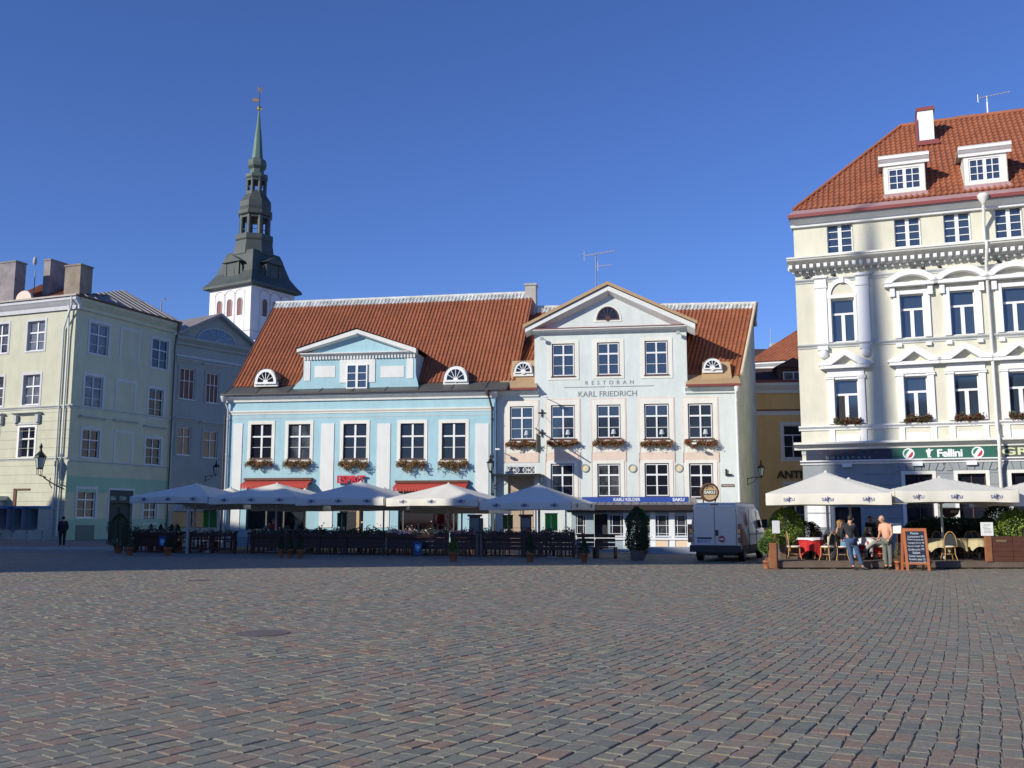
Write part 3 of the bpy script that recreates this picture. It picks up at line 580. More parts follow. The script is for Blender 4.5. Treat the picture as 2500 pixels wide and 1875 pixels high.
# door bay
MB(f).poly([(tr_[0], .1, tr_[2]), (tr_[1], .1, tr_[2]), (tr_[1], .1, tr_[3]), (tr_[0], .1, tr_[3])]).build('fanlight_pane', M_GLASS, Wh, fix=False)
lm = MB(f); cx_ = (tr_[0]+tr_[1])/2; cz_ = (tr_[2]+tr_[3])/2; hh = (tr_[3]-tr_[2])/2-.04; ww = (tr_[1]-tr_[0])/2-.06
for k in (-1, 1):
    c = cx_ + k*ww*.55
    for t in range(8): a = t*pi/4; lm.tube([(c, .05, cz_), (c+ww*.42*cos(a), .05, cz_+hh*sin(a))], .018, 4)
    lm.tube([(c+ww*.42*cos(t*pi/6), .05, cz_+hh*sin(t*pi/6)) for t in range(13)], .018, 4)
lm.box(tr_[0], tr_[1], .02, .1, tr_[3]-.05, tr_[3]).box(tr_[0], tr_[1], .02, .1, tr_[2], tr_[2]+.05).box(tr_[0], tr_[0]+.05, .02, .1, tr_[2], tr_[3]).box(tr_[1]-.05, tr_[1], .02, .1, tr_[2], tr_[3])
lm.build('fanlight_tracery', M_WFR, Wh)
mb = MB(f).box(dd[0], dd[1], .14, .2, 0, dd[3])
for k in (.06, .54):
    for (za, zb_) in ((.2, .9), (1.1, 2.2)): mb.box(dd[0]+(dd[1]-dd[0])*k, dd[0]+(dd[1]-dd[0])*(k+.4), .11, .14, za, zb_)
mb.build('door', mat('peach_door_paint', (.45, .34, .25), .5), Wh)
cpz = f.px(1260, 1160, 1.2)[1]; c0 = f.px(1205, 1160, 1.2)[0]; c1 = f.px(1320, 1160, 1.2)[0]
cn = MB(f).box(c0, c1, -1.35, .0, cpz-.02, cpz+.07)
x = c0
while x < c1: cn.tube([(x, -1.35, cpz-.02), (x+.06, -1.35, cpz-.14), (x+.12, -1.35, cpz-.02)], .012, 4, cap=False); x += .12
for x in (c0+.05, c1-.05, c0+.9):
    cn.tube([(x, -1.3, cpz), (x, -1.3, .0)], .035, 6)
    cn.tube([(x, -1.3, cpz-.6)]+[(x+.25*sin(t*pi/6), -1.3, cpz-.6+.3*(1-cos(t*pi/6))) for t in range(1, 7)], .015, 4)
    cn.tube([(x+.3, -1.3, cpz-.9)]+[(x+.3-.28*sin(t*pi/6), -1.3, cpz-.9+.25*(1-cos(t*pi/6))) for t in range(1, 7)], .015, 4)
cn.build('door_canopy', M_BLACK, Wh)
# cornices at eave level left and right of the risalit
ez0 = er-.42
cornice(f, .0, ps0+.25, ez0+.1, er+.1, .3, 'eaves_cornice', M_WHITE, Wh); cornice(f, ps1-.15, WL+.05, ez0+.1, er+.1, .3, 'eaves_cornice', M_WHITE, Wh)
MB(f).add([(.05, -.46, er+.1), (ps0+.2, -.46, er+.1), (ps0, .75, er+1.0), (.25, .75, er+1.0)], [(0, 1, 2, 3)]).box(.0, ps0+.2, -.5, -.4, er+.02, er+.14, 1).build('eaves_sheet', [M_OCHRE, M_REDMET], Wh)
MB(f).add([(ps1-.1, -.46, er+.1), (WL+.15, -.46, er+.1), (WL+.1, .75, er+.75), (ps1, .75, er+.85)], [(0, 1, 2, 3)]).box(ps1-.1, WL+.15, -.5, -.4, er+.02, er+.14, 1).build('eaves_sheet', [M_OCHRE, M_REDMET], Wh)
# pediment
apx = f.px(1483, 696, .45); pL = f.px(1282, 799, .45); pR = f.px(1697, 789, .45); zt0 = f.px(1490, 812)[1]; zt1 = f.px(1490, 797, .35)[1]
cornice(f, ps0-.12, ps1+.12, zt0, zt1-.05, .42, 'pediment_cornice', M_TRIM, Wh)
MB(f).box(ps0-.2, ps1+.3, -.46, 0, zt1-.05, zt1-.01).build('cornice_flashing', M_REDMET, Wh)
MB(f).prism([(ps0+.05, zt1-.05), (ps1-.05, zt1-.05), (apx[0], apx[1]-.15)], 0, .2).build('tympanum', M_WHITE, Wh)
for (a, b) in ((pL, apx), (apx, pR)):
    MB(f).add([(a[0], -.5, a[1]-.04), (b[0], -.5, b[1]-.04), (b[0], -.5, b[1]-.32), (a[0], -.5, a[1]-.3), (a[0], .02, a[1]-.04), (b[0], .02, b[1]-.04), (b[0], .02, b[1]-.62), (a[0], .02, a[1]-.5)],
              [(0, 1, 2, 3), (4, 5, 6, 7), (0, 1, 5, 4), (3, 2, 6, 7), (0, 3, 7, 4), (1, 2, 6, 5)]).build('raking_cornice', M_TRIM, Wh)
dz_ = .12
MB(f).add([(pL[0]-.12, -.6, pL[1]-.06), (apx[0], -.6, apx[1]), (pR[0]+.12, -.6, pR[1]-.06), (pL[0]-.12, -.6, pL[1]+dz_), (apx[0], -.6, apx[1]+dz_+.08), (pR[0]+.12, -.6, pR[1]+dz_),
           (pL[0]-.12, 3.5, pL[1]+dz_), (apx[0], 6.5, apx[1]+dz_+.08), (pR[0]+.12, 3.5, pR[1]+dz_)], [(0, 1, 4, 3), (1, 2, 5, 4), (3, 4, 7, 6), (4, 5, 8, 7)]).build('pediment_roof', M_OCHRE, Wh)
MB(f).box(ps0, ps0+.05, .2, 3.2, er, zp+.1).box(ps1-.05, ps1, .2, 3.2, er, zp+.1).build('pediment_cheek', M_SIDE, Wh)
lc = f.px(1484, 778.4); lunette(f, Wh, lc[0], lc[1], f.px(1511.4, 778)[0]-lc[0], f.px(1484, 748.5)[1]-lc[1], y=-.0, fm=M_MARO, gm=M_GLASS, spokes=6, w=.07)
o = arch_pts(lc[0], lc[1]-.08, .78, .88, 14); i_ = arch_pts(lc[0], lc[1]-.08, .66, .76, 14)
m = MB(f)
for k in range(14): m.add([(o[k][0], -.03, o[k][1]), (o[k+1][0], -.03, o[k+1][1]), (i_[k+1][0], -.03, i_[k+1][1]), (i_[k][0], -.03, i_[k][1])], [(0, 1, 2, 3)])
m.box(lc[0]-.78, lc[0]+.78, -.03, 0, lc[1]-.17, lc[1]-.08).build('lunette_surround', M_CREAM, Wh)
# tiled roof
RDW = 6.0
def rw(u, v, dep, F=FW_): s, z = F.px(u, v, -dep); return F.w(s, dep, z)
u0 = f.w(.15, .72, er+.95); u1 = f.w(WL+.22, .72, er+.72); u3 = rw(1304, 752, RDW); u2 = rw(1843, 742, RDW)
u0.z = u1.z
ul = u0.lerp(u3, .92); ur = u1.lerp(u2, .92)
tiles(u0, u1, ur, ul, M_TILE, Wh, w=.235, l=.36); tiles(ul, ur, u2, u3, M_RIDGE, Wh, name='ridge_tiles', w=.235, l=.25, lift=.06)
MB().tube([u3+Vector((0, 0, .04)), u2+Vector((0, 0, .04))], .11, 8).build('ridge_cap', M_RIDGE, Wh)
# gable side wall (oblique) on the lane
gB = P(1856, 1262, 63.6); gB.z = 0; c0_ = f.w(WL, 0, 0); dg = atan2(gB.y-c0_.y, gB.x-c0_.x); FG = Fac(c0_.x, c0_.y, math.degrees(dg)); gl = (gB-c0_).length
rb = rw(1843, 742, RDW); rs = FG.Mi @ rb
bz = FG.px(1858.5, 826)[1]
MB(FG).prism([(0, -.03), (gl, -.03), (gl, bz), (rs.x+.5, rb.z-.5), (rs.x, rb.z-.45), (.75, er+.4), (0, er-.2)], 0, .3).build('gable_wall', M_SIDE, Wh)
MB().tube([u1+Vector((.05, -.05, .08)), u2+Vector((.05, 0, .1))], .09, 6).build('verge_board', mat('pale_verge', (.55, .48, .38), .8), Wh)
bb = FG.w(gl, 0, bz); MB().add([u2, u3, u3+Vector((.9, 6.5, -5.5)), bb+Vector((.3, .3, 0))], [(0, 1, 2, 3)]).build('rear_roof', M_METROOF, Wh)
MB().tube([u2+Vector((.1, 0, .05)), bb+Vector((.05, -.05, .05))], .1, 6).build('verge_board', M_METROOF, Wh)
def ochre_dormer(u, v0, v1, wpx, a, b, vt, vb):
    ff = f.sub(0, .35); r = ff.rect(a, vt, b, vb); MB(ff).add([(r[0], -.05, r[2]), (r[1], -.05, r[2]), (r[1]-.05, .55, r[3]), (r[0]+.1, .55, r[3]), (r[1]-.05, 2.5, r[3]+.0), (r[0]+.1, 2.5, r[3])], [(0, 1, 2, 3), (3, 2, 4, 5)]).build('dormer_sheet', M_OCHRE, Wh)
    eyebrow(f, Wh, u, v0, v1, wpx, M_OCHRE, .42)
ochre_dormer(1277.7, 884, 908, 43, 1243, 1306, 877, 940); ochre_dormer(1739, 876.5, 899, 44, 1712, 1786, 880, 925)
downpipe(f, Wh, f.px(1801.5, 1100, .14)[0], f.px(1801, 952, .14)[1], 2.0, M_WFR, start=(f.px(1798, 945, .35)[0], -.32, er-.02))
# lettering
s0, s1, z0, z1 = f.rect(1429, 929, 1547, 938.5)
text(f, 'RESTORAN', s0, s1, z0, z1, M_LETTER, Wh, .0, .012, space=2.1, bold=.012)
a = f.px(1377, 944.5); b = f.px(1596, 942.5); c = f.px(1484, 944)
MB(f).box(a[0], c[0]-.12, -.012, 0, c[1]-.018, c[1]+.018).box(c[0]+.12, b[0], -.012, 0, c[1]-.018, c[1]+.018).box(c[0]-.03, c[0]+.03, -.012, 0, c[1]-.03, c[1]+.03).build('painted_line', M_LETTER, Wh)
s0, s1, z0, z1 = f.rect(1412, 954.5, 1555, 968); text(f, 'KARL FRIEDRICH', s0, s1, z0, z1, M_LETTER, Wh, 0, .012, bold=.008)
for (u, v) in ((1323, 1008), (1323, 1057)):
    s, z = f.px(u, v); m = MB(f); m.tube([(s, -.06, z-.24), (s, -.06, z+.2)], .035, 5).tube([(s-.2, -.06, z), (s+.2, -.06, z)], .035, 5); m.build('wall_anchor', M_BLACK, Wh)
for (u, v) in ((1428.4, 1142.7), (1544, 1143.3), (1657, 1142.7)):
    s, z = f.px(u, v); m = MB(f); m.lathe(s, z, [(.235, -.0), (.235, -.06), (.17, -.06), (.17, -.02)], 20, ax='y', sm=False, cap=False); m.lathe(s, z, [(.17, -.03), (.02, -.035)], 20, ax='y', mi=1); m.build('medallion', [mat('sage_grey_ring', (.30, .34, .33), .7), mat('straw_plaster', (.66, .58, .38), .8)], Wh)
for (u, v) in ((1324, 829), (1655, 815)):
    s, z = f.px(u, v); thing(MB(f).tube([(s, 0, z+.1), (s, -.3, z+.05)], .02, 5).box(s-.09, s+.09, -.46, -.28, z-.08, z+.08), 'floodlight', M_GREYST, 'small floodlight fixed under the %s end of the white house pediment' % ('left' if u < 1500 else 'right'), 'floodlight')
for (u, v, lbl) in ((1218, 1098, 'lower left corner of the white house wall'), (1335, 970, 'white wall just left of the KARL FRIEDRICH lettering'), (1694, 1084, 'white wall right of the rightmost flower box')):
    s, z = f.px(u, v, .4); thing(MB(f).tube([(s, 0, z-.05), (s, -.75, z+.05)], .022, 5).box(s-.12, s+.12, -.95, -.72, z-.04, z+.04), 'floodlight', M_WFR, 'arm mounted floodlight on the '+lbl, 'floodlight')
# hanging sign on a bar
a_ = f.px(1323, 1057); zb_ = a_[1]; hsn = root('hanging_sign', 'dark board sign hanging from a long iron bar on the white house front', 'sign', f.w(a_[0], 0, zb_))
MB(f).tube([(a_[0], 0, zb_), (a_[0], -2.75, zb_+.02)], .035, 6).tube([(a_[0], 0, f.px(1323, 1008)[1]), (a_[0], -2.4, zb_+.03)], .01, 4).tube([(a_[0]+.0, -2.1, zb_), (a_[0], -2.1, zb_-.25)], .012, 4).tube([(a_[0], -.9, zb_), (a_[0], -.9, zb_-.25)], .012, 4).build('bar', mat('rusty_bar', (.16, .10, .06), .7), hsn)
MB(f).box(a_[0]-.03, a_[0]+.03, -2.25, -.75, zb_-1.2, zb_-.22).build('board', mat('grey_brown_board', (.10, .10, .085), .7), hsn)
s0, s1, z0, z1 = f.rect(1761, 1182, 1793, 1188.5); nm = MB(f).box(s0, s1, -.03, 0, z0, z1); pl_ = nm.build('street_name_plate', mat('brown_plate', (.16, .07, .05), .6), None)
tag(pl_, 'narrow brown street name plate with pale letters at the white house corner', 'sign')
tx = text(f, 'Vanaturu kael', s0+.05, s1-.05, z0+.04, z1-.04, M_WLET, pl_, .03, .006)
s, z = f.px(1778, 1155); MB(f).box(s-.16, s-.09, -.12, 0, z-.14, z+.22).box(s-.09, s+.2, -.12, 0, z-.14, z-.05).build('wall_bracket', M_BLACK, Wh)
for i, r in enumerate(w1): flowerbox(f, r[0]-.15, r[1]+.12, r[2]-.36, 'flower box with reddish trailing flowers under the %s first floor window of the white house' % lb[i], 'flower boxes on the white house', droop=.12)
# table lamps behind the glass: pale shades
for i, r in enumerate(w1):
    s = r[0]+(r[1]-r[0])*.70; MB(f).lathe(s, .07, [(.15, r[2]+.25), (.09, r[2]+.52)], 10).box(s-.02, s+.02, .06, .08, r[2]+.1, r[2]+.25).build('lamp_shade', mat('lamp_shade_cloth', (.42, .46, .50), .8), Wh)
# TV antenna
a = f.px(1455, 700, -3.0); an = root('tv_antenna', 'tall roof mast with two yagi aerials above the white house', 'antenna', f.w(a[0], 3, a[1]-1.5))
zt_ = f.px(1455, 622, -3.0)[1]; z2_ = f.px(1455, 650, -3)[1]
MB(f).tube([(a[0], 3, a[1]-1.5), (a[0], 3, zt_)], .035, 6).build('mast', mat('mast_steel', (.2, .22, .26), .5, metal=.4), an)
y = MB(f); xa, xb = f.px(1426, 625, -3)[0], f.px(1501, 615, -3)[0]; y.tube([(xa, 3, zt_-.05), (xb, 3, zt_+.2)], .025, 5)
for k in range(11): x = xa+(xb-xa)*k/10; z = zt_-.05+.25*k/10; L_ = .42 if k == 0 else .26-.01*k; y.tube([(x, 3-L_, z), (x, 3+L_, z)], .014, 4)
for k in range(3): y.tube([(xa, 2.75, zt_-.35+.3*k), (xa, 3.3, zt_-.35+.3*k)], .018, 4)
y.tube([(xa, 3, zt_-.4), (xa, 3, zt_+.3)], .018, 4)
y.build('upper_aerial', M_ANTEN, an)
y = MB(f); xb = f.px(1494, 650, -3)[0]; y.tube([(a[0], 3, z2_), (xb, 3, z2_+.05)], .02, 5)
for k in range(7): x = a[0]+.1+(xb-a[0]-.1)*k/6; y.tube([(x, 2.8, z2_), (x, 3.2, z2_)], .012, 4)
y.tube([(a[0]+.12, 3, z2_-.3), (a[0]+.12, 3, z2_+.3)], .02, 4).build('lower_aerial', M_ANTEN, an)
# wall lamps
def lantern(F, s, z, out, label, arm='side', name='wall_lantern', sc=1.0, my=None):
    """bracket lantern; lamp base at local (s, -out, z)"""
    t = root(name, label, 'lamp', F.w(s, -out, z)); m = MB(F)
    if arm == 'side':
        m.tube([(s, 0, z-.5), (s, 0, z-.05)], .04, 5).tube([(s, 0, z-.1), (s, -out*.5, z-.02), (s, -out, z-.05)], .025, 5).tube([(s, 0, z-.45), (s, -out*.4, z-.3), (s, -out*.7, z-.06)], .018, 5)
    m.build('bracket', M_BLACK, t)
    m = MB(F); m.lathe(s, -out, [(.03, z-.05), (.06, z), (.10, z+.06)], 6)
    for k in range(6):
        a = k*pi/3; m.tube([(s+.11*sc*cos(a), -out+.11*sc*sin(a), z+.06), (s+.2*sc*cos(a), -out+.2*sc*sin(a), z+.5*sc)], .014, 4)
    m.lathe(s, -out, [(.25*sc, z+.5*sc), (.2*sc, z+.56*sc), (.06*sc, z+.7*sc), (.035, z+.78*sc), (.06, z+.84*sc), (.01, z+.98*sc)], 6, sm=False)
    m.build('cage', M_BLACK, t)
    MB(F).lathe(s, -out, [(.10*sc, z+.07), (.185*sc, z+.49*sc)], 6, sm=False).build('glass', mat('milky_glass', (.42, .46, .46), .2), t); return t
s, z = FG.px(1846, 1177, .0); lantern(FG, 3.4, FG.px(1846, 1172)[1], .8, 'black wall lantern on the grey side wall beside the white house corner')
s, z = FB.px(1199, 1160, .4); lantern(FB, s, FB.px(1199, 1152, .6)[1], .6, 'black wall lantern at the joint between the blue and white houses')
# ================================================================ cellar verandah in front of white house
vo = P(1687, 1262, 48.6); FV = Fac(vo.x, vo.y, HD); vl = FV.px(1395, 1262)[0]
V_ = root('cellar_verandah', 'low glazed pub verandah with blue KARLI KELDER sign band on its roof', 'verandah', (vo.x, vo.y, 0))
vz = FV.px(1600, 1251)[1]; base = FV.px(1600, 1345)[1]; sill = FV.px(1600, 1313)[1]; zr = FV.px(1600, 1232, .5)[1]; zrt = FV.px(1600, 1224, -1.5)[1]
vw = [FV.rect(1600, 1257, 1634, 1309), FV.rect(1647.5, 1257, 1680, 1309), FV.rect(1562, 1257, 1588, 1309), FV.rect(1488, 1257, 1523, 1309), FV.rect(1404, 1257, 1430, 1309)]
vd = FV.rect(1450, 1255, 1484, 1345)
wall(FV, 'wall', mat('pale_blue_grey_paint', (.33, .41, .46), .6), V_, vl, 0, 0, vz, vw+[(vd[0], vd[1], .1, vd[3])], .1)
for r in vw: window(FV, V_, r, bars_v=((.2, .03, 0, 1), (.8, .03, 0, 1)), bars_h=((.5, .03, 0, 1), (.12, .03, 0, 1)), fw=.03, y=.05, fm=M_GFR)
for u in (1594, 1641, 1684, 1556, 1528): s = FV.px(u, 1300)[0]; MB(FV).box(s-.13, s+.13, -.04, 0, base, vz).build('post', M_WFR, V_)
MB(FV).box(vl, .05, -.09, 0, sill-.1, sill).build('sill', M_WFR, V_)
for (a, b) in ((1601, 1631), (1650, 1678)): r = FV.rect(a, 1320, b, 1341); MB(FV).box(r[0], r[1], -.03, 0, r[2], r[3]).build('panel', mat('peach_panel', (.72, .55, .38), .7), V_)
MB(FV).box(vd[0], vd[1], .4, .5, 0, vd[3]).build('doorway', M_ROOM, V_)
MB(FV).box(-.06, 0, 0, 5, 0, vz).build('side_wall', mat('pale_blue_grey_paint', (0, 0, 0)), V_)
rf = MB(FV).add([(vl-.2, -.75, zr), (.35, -.75, zr), (.35, 4.6, zrt+.25), (vl-.2, 4.6, zrt+.25)], [(0, 1, 2, 3)])
for i in range(15): x = vl + (0-vl)*i/14; rf.tube([(x, -.75, zr+.015), (x, 4.6, zrt+.26)], .025, 4)
rf.build('roof', mat('grey_zinc_roof', (.33, .32, .30), .5, (.24, .22, .2), 2, .9), V_)
MB(FV).box(vl-.2, .35, -.78, -.72, zr-.26, zr+.0).build('fascia', mat('black_brown_board', (.022, .014, .016), .7), V_)
MB(FV).poly([(vl-.2, -.72, zr-.25), (.35, -.72, zr-.25), (.35, 0, vz-.0), (vl-.2, 0, vz)]).build('soffit', mat('black_brown_board', (0, 0, 0)), V_)
b0 = FV.rect(1421, 1213, 1681, 1226, .1)
sb = MB(FV).box(b0[0], b0[1], -.1, -.02, b0[2], b0[3]).build('sign_band', M_ROYAL, V_)
sx = FV.rect(1498, 1215.5, 1563, 1223.5, .1); text(FV, 'KARLI KELDER', sx[0], sx[1], sx[2], sx[3], M_WLET, V_, .105, .01, bold=.015)
sx = FV.rect(1642, 1215.5, 1671, 1223.5, .1); text(FV, 'SAKU', sx[0], sx[1], sx[2], sx[3], M_WLET, V_, .105, .01, bold=.03)
ls = MB(FV)
for i in range(12): x = vl+.5+(0-vl)*i/12; ls.tube([(x, -.1, b0[2]), (x+.1, -.7, zr+.1)], .012, 4)
ls.build('band_stay', M_BLACK, V_)
r = (FV.px(1555, 1350)[0], FV.px(1694, 1350)[0]); MB(FV).box(r[0], r[1]+.1, -2.2, 0, -.02, .26).box(r[1]-.4, r[1]+1.4, -1.7, .3, -.02, .14).build('stone_step', M_GREYST, V_)
# barrel sign
s, z = FV.px(1732, 1202, 0.0); bs = root('barrel_sign', 'round wooden barrel end sign reading SAKU beside the blue band', 'sign', FV.w(s, -.1, z-.5)); rr = .42
MB(FV).lathe(s, z, [(rr, .25), (rr+.05, .0), (rr, -.25), (rr-.05, -.25), (rr-.05, -.2)], 26, ax='y', cap=False).build('hoop', M_BWOOD, bs)
m = MB(FV).lathe(s, z, [(rr-.045, -.19), (.01, -.19)], 26, ax='y', cap=False); m.build('barrel_head', mat('barrel_wood', (.50, .36, .20), .7, (.38, .25, .12), 6, .9), bs)
MB(FV).box(s-.3, s+.3, -.215, -.195, z-.11, z+.10).build('name_band', mat('olive_band', (.12, .13, .06), .6), bs)
text(FV, 'SAKU', s-.26, s+.26, z-.07, z+.07, M_WLET, bs, .215, .008, bold=.02)
MB(FV).tube([(s-.15, -.21, z+.17), (s-.12, -.21, z+.28), (s+.12, -.21, z+.28), (s+.15, -.21, z+.2)], .022, 5).build('carved_mark', M_BWOOD, bs)
MB(FV).tube([(s-.3, 0, z-.35), (s-.3, .6, z-.9)], .03, 5).tube([(s+.3, 0, z-.35), (s+.1, .6, z-.9)], .03, 5).build('strut', M_BLACK, bs)
# ================================================================ right palace (Fellini)
ro = P(1964.5, 1262, 48.0); FR = Fac(ro.x, ro.y, -20.6); f = FR
RB = root('corner_palace', 'tall cream house with white pedimented windows, orange hipped roof and Fellini sign', 'house', (ro.x, ro.y, 0))
s25 = 17.5
ztop = f.px(2000, 526)[1]; zt_ = f.px(2180, 529)[1]
rowT = [f.rect(2019.3, 546, 2081, 615), f.rect(2183.5, 530, 2247, 601), f.rect(2304, 516, 2369, 593), f.rect(2429, 505, 2496, 579.5)]
rowN = [f.rect(2030, 727.5, 2087, 833), f.rect(2198, 718, 2256.5, 825), f.rect(2320, 708.5, 2381.4, 817), f.rect(2448, 702, 2510, 810)]
rowM = [f.rect(2038, 925.5, 2096.6, 1031), f.rect(2208, 917, 2266, 1028.5), f.rect(2331, 912, 2392, 1026), f.rect(2464, 908, 2524, 1023)]
def lev(row):
    c = sum(r[2] for r in row)/len(row); d = sum(r[3] for r in row)/len(row); return [(r[0], r[1], c, d) for r in row]
rowT, rowN, rowM = lev(rowT), lev(rowN), lev(rowM)
step = rowN[1][0]-rowN[1][0]+(rowN[3][0]-rowN[2][0])
for row in (rowT, rowN, rowM):
    for k in (1, 2): row.append((row[3][0]+step*k, row[3][1]+step*k, row[3][2], row[3][3]))
g1 = f.rect(2040, 1238, 2103, 1330); g2 = f.rect(2213, 1159, 2280, 1303); g3 = f.rect(2342, 1156, 2411, 1302); g4 = (g3[0]+step, g3[1]+step, g3[2], g3[3])
zs = f.px(2200, 1127)[1]
gro = [(g1[0], g1[1], .0, g1[3]), (g2[0], g2[1], .9, g3[3]), (g3[0], g3[1], .9, g3[3]), (g4[0], g4[1], .9, g4[3])]
recA = f.px(2152, 900)[0]; recB = recA; RC = 0
zcor = f.px(2240, 604)[1]
def rwall(z0, z1, ops, name, m, deep=.28):
    wall(f, name, m, RB, 0, recA, z0, z1, [o for o in ops if o[1] < recA], deep); wall(f, name, m, RB, recB, s25, z0, z1, [o for o in ops if o[0] > recB], deep)
rwall(zs, ztop, rowT+rowN+rowM, 'wall', M_PALEY)
wall(f, 'ground_floor_wall', plaster('slate_grey_stone', (.30, .33, .345)), RB, 0, s25, -.03, zs, gro, .3)
MB(f).box(0, .03, .02, 12, -.03, ztop).build('side_wall', M_PALEY, RB)
for r in rowT: window(f, RB, r, bars_v=((.5, .17, 0, 1),), bars_h=tuple((k/4, .035, 0, 1) for k in (1, 2, 3)), fw=.05, y=.18, gm=M_GLASSB); MB(f).box(r[1]-.0, r[1]+.05, -.0, .2, r[2], r[3]).build('reveal', M_RTRIM, RB)
for i, r in enumerate(rowN+rowM):
    window(f, RB, r, bars_v=((.5, .17, 0, .66),), bars_h=((.66, .1, 0, 1),), fw=.05, y=.2, gm=M_GLASSB, sill=False)
r = rowM[0]; w_ = r[1]-r[0]; MB(f).box(r[0]+.12, r[0]+w_*.42, .16, .2, r[2]+.1, r[2]+(r[3]-r[2])*.62).build('open_casement_gap', M_ROOM, RB)
def ped_tri(r, parent):
    a, b, c, d = r; cx = (a+b)/2; hw = (b-a)/2+.26; z = d+.52
    m = MB(f); m.box(a-.3, a, -.10, 0, c, d+.12).box(b, b+.3, -.10, 0, c, d+.12).box(a, b, -.07, 0, d, d+.12)
    m.box(a-.34, b+.34, -.13, 0, d+.12, d+.19).box(a-.30, b+.30, -.08, 0, d+.19, d+.5)
    m.box(a-.36, a+.02, -.14, 0, d+.02, d+.1).box(b-.02, b+.36, -.14, 0, d+.02, d+.1)
    m.box(cx-hw-.34, cx+hw+.34, -.36, 0, z, z+.16)
    o = [(cx-hw-.40, z+.16), (cx+hw+.40, z+.16), (cx+hw+.40, z+.22), (cx+.0, z+.92), (cx-hw-.40, z+.22)]
    m.prism([(cx-hw-.40, z+.15), (cx-hw+.15, z+.15), (cx, z+.62), (cx, z+.92), (cx-hw-.40, z+.24)], -.40, 0)
    m.prism([(cx+hw+.40, z+.15), (cx+hw+.40, z+.24), (cx, z+.92), (cx, z+.62), (cx+hw-.15, z+.15)], -.40, 0)
    return m.build('triangular_pediment', M_RTRIM, parent)
def ped_arc(r, parent):
    a, b, c, d = r; cx = (a+b)/2; hw = (b-a)/2+.66; z = d+.42
    m = MB(f); m.box(a-.28, a, -.10, 0, c, d+.18).box(b, b+.28, -.10, 0, c, d+.18).box(a, b, -.07, 0, d, d+.18)
    m.box(a-.42, a-.2, -.22, 0, d-.1, d+.35).box(b+.2, b+.42, -.22, 0, d-.1, d+.35)
    m.box(cx-hw, cx+hw, -.36, 0, z-.06, z+.12)
    n = 12; po = [(cx-hw*1.02+2*hw*1.02*i/n, z+.1+.62*(1-((i-n/2)/(n/2))**2)**.8) for i in range(n+1)]; pi_ = [(cx-hw*.72+2*hw*.72*i/n, z+.1+.36*(1-((i-n/2)/(n/2))**2)**.8) for i in range(n+1)]
    for i in range(n):
        m.add([(po[i][0], -.4, po[i][1]), (po[i+1][0], -.4, po[i+1][1]), (pi_[i+1][0], -.4, pi_[i+1][1]), (pi_[i][0], -.4, pi_[i][1]), (po[i][0], 0, po[i][1]), (po[i+1][0], 0, po[i+1][1]), (pi_[i+1][0], 0, pi_[i+1][1]), (pi_[i][0], 0, pi_[i][1])],
              [(0, 1, 2, 3), (0, 4, 5, 1), (3, 2, 6, 7)])
    return m.build('segmental_pediment', M_RTRIM, parent)
for r in rowM: ped_tri(r, RB)
for r in rowN[1:]: ped_arc(r, RB)
r = rowN[0]; a, b, c, d = r; m = MB(f); cx = (a+b)/2; hp = f.px(2040, 678)[1]
for (x0, x1) in ((a-.72, a-.18), (b+.12, b+.7)): m.box(x0, x1, -.12, 0, c-.1, hp).box(x0-.06, x1+.06, -.2, 0, hp-.0, hp+.12).box(x0-.03, x1+.03, -.16, 0, hp-.5, hp-.42)
m.box(a-.16, a, -.07, 0, c, d+.05).box(b, b+.1, -.07, 0, c, d+.05).box(a-.16, b+.1, -.09, 0, d+.05, d+.22).build('pilaster', M_RTRIM, RB)
m = MB(f); o = arch_pts(cx, d+.22, (b-a)/2+.18, .82, 14); q = arch_pts(cx, d+.22, (b-a)/2-.02, .6, 14)
for i in range(14): m.add([(o[i][0], -.09, o[i][1]), (o[i+1][0], -.09, o[i+1][1]), (q[i+1][0], -.09, q[i+1][1]), (q[i][0], -.09, q[i][1]), (o[i][0], 0, o[i][1]), (o[i+1][0], 0, o[i+1][1])], [(0, 1, 2, 3), (0, 4, 5, 1)])
m.box(cx-.1, cx+.1, -.16, 0, d+.8, d+1.12).build('arch_trim', M_RTRIM, RB)
for (x, zz) in ((a-.45, c), (b+.41, c)): MB(f).box(x-.24, x+.24, -.26, 0, c-.4, c-.2).ell((x, -.1, c-.55), .22, .18, .26, 10, 6).build('corbel', M_RTRIM, RB)
# string courses
zsl = rowN[0][2]-.06; cornice(f, 0, recA, zsl-.2, zsl, .16, 'string_course', M_GTRIM, RB); cornice(f, recB, s25, zsl-.2, zsl, .16, 'string_course', M_GTRIM, RB)
zfr = f.px(2280, 661)[1]; cornice(f, 0, recA, zfr-.14, zfr+.06, .14, 'string_course', M_GTRIM, RB); cornice(f, recB, s25, zfr-.14, zfr+.06, .14, 'string_course', M_GTRIM, RB)
zl_ = rowM[0][2]-.08; cornice(f, -.1, recA+.1, zl_-.22, zl_, .22, 'sill_course', M_RTRIM, RB); cornice(f, recB, s25, zl_-.2, zl_, .2, 'sill_course', M_RTRIM, RB)
for r in rowM:
    a, b, c, d = r; MB(f).box(a+.02, b-.02, -.03, 0, zl_-1.0, zl_-.45).build('apron_panel', M_RTRIM, RB); MB(f).box(a-.3, a-.05, -.06, 0, zl_-1.35, zl_-.2).build('apron_pilaster', M_RTRIM, RB); MB(f).box(b+.05, b+.3, -.06, 0, zl_-1.35, zl_-.2).build('apron_pilaster', M_RTRIM, RB)
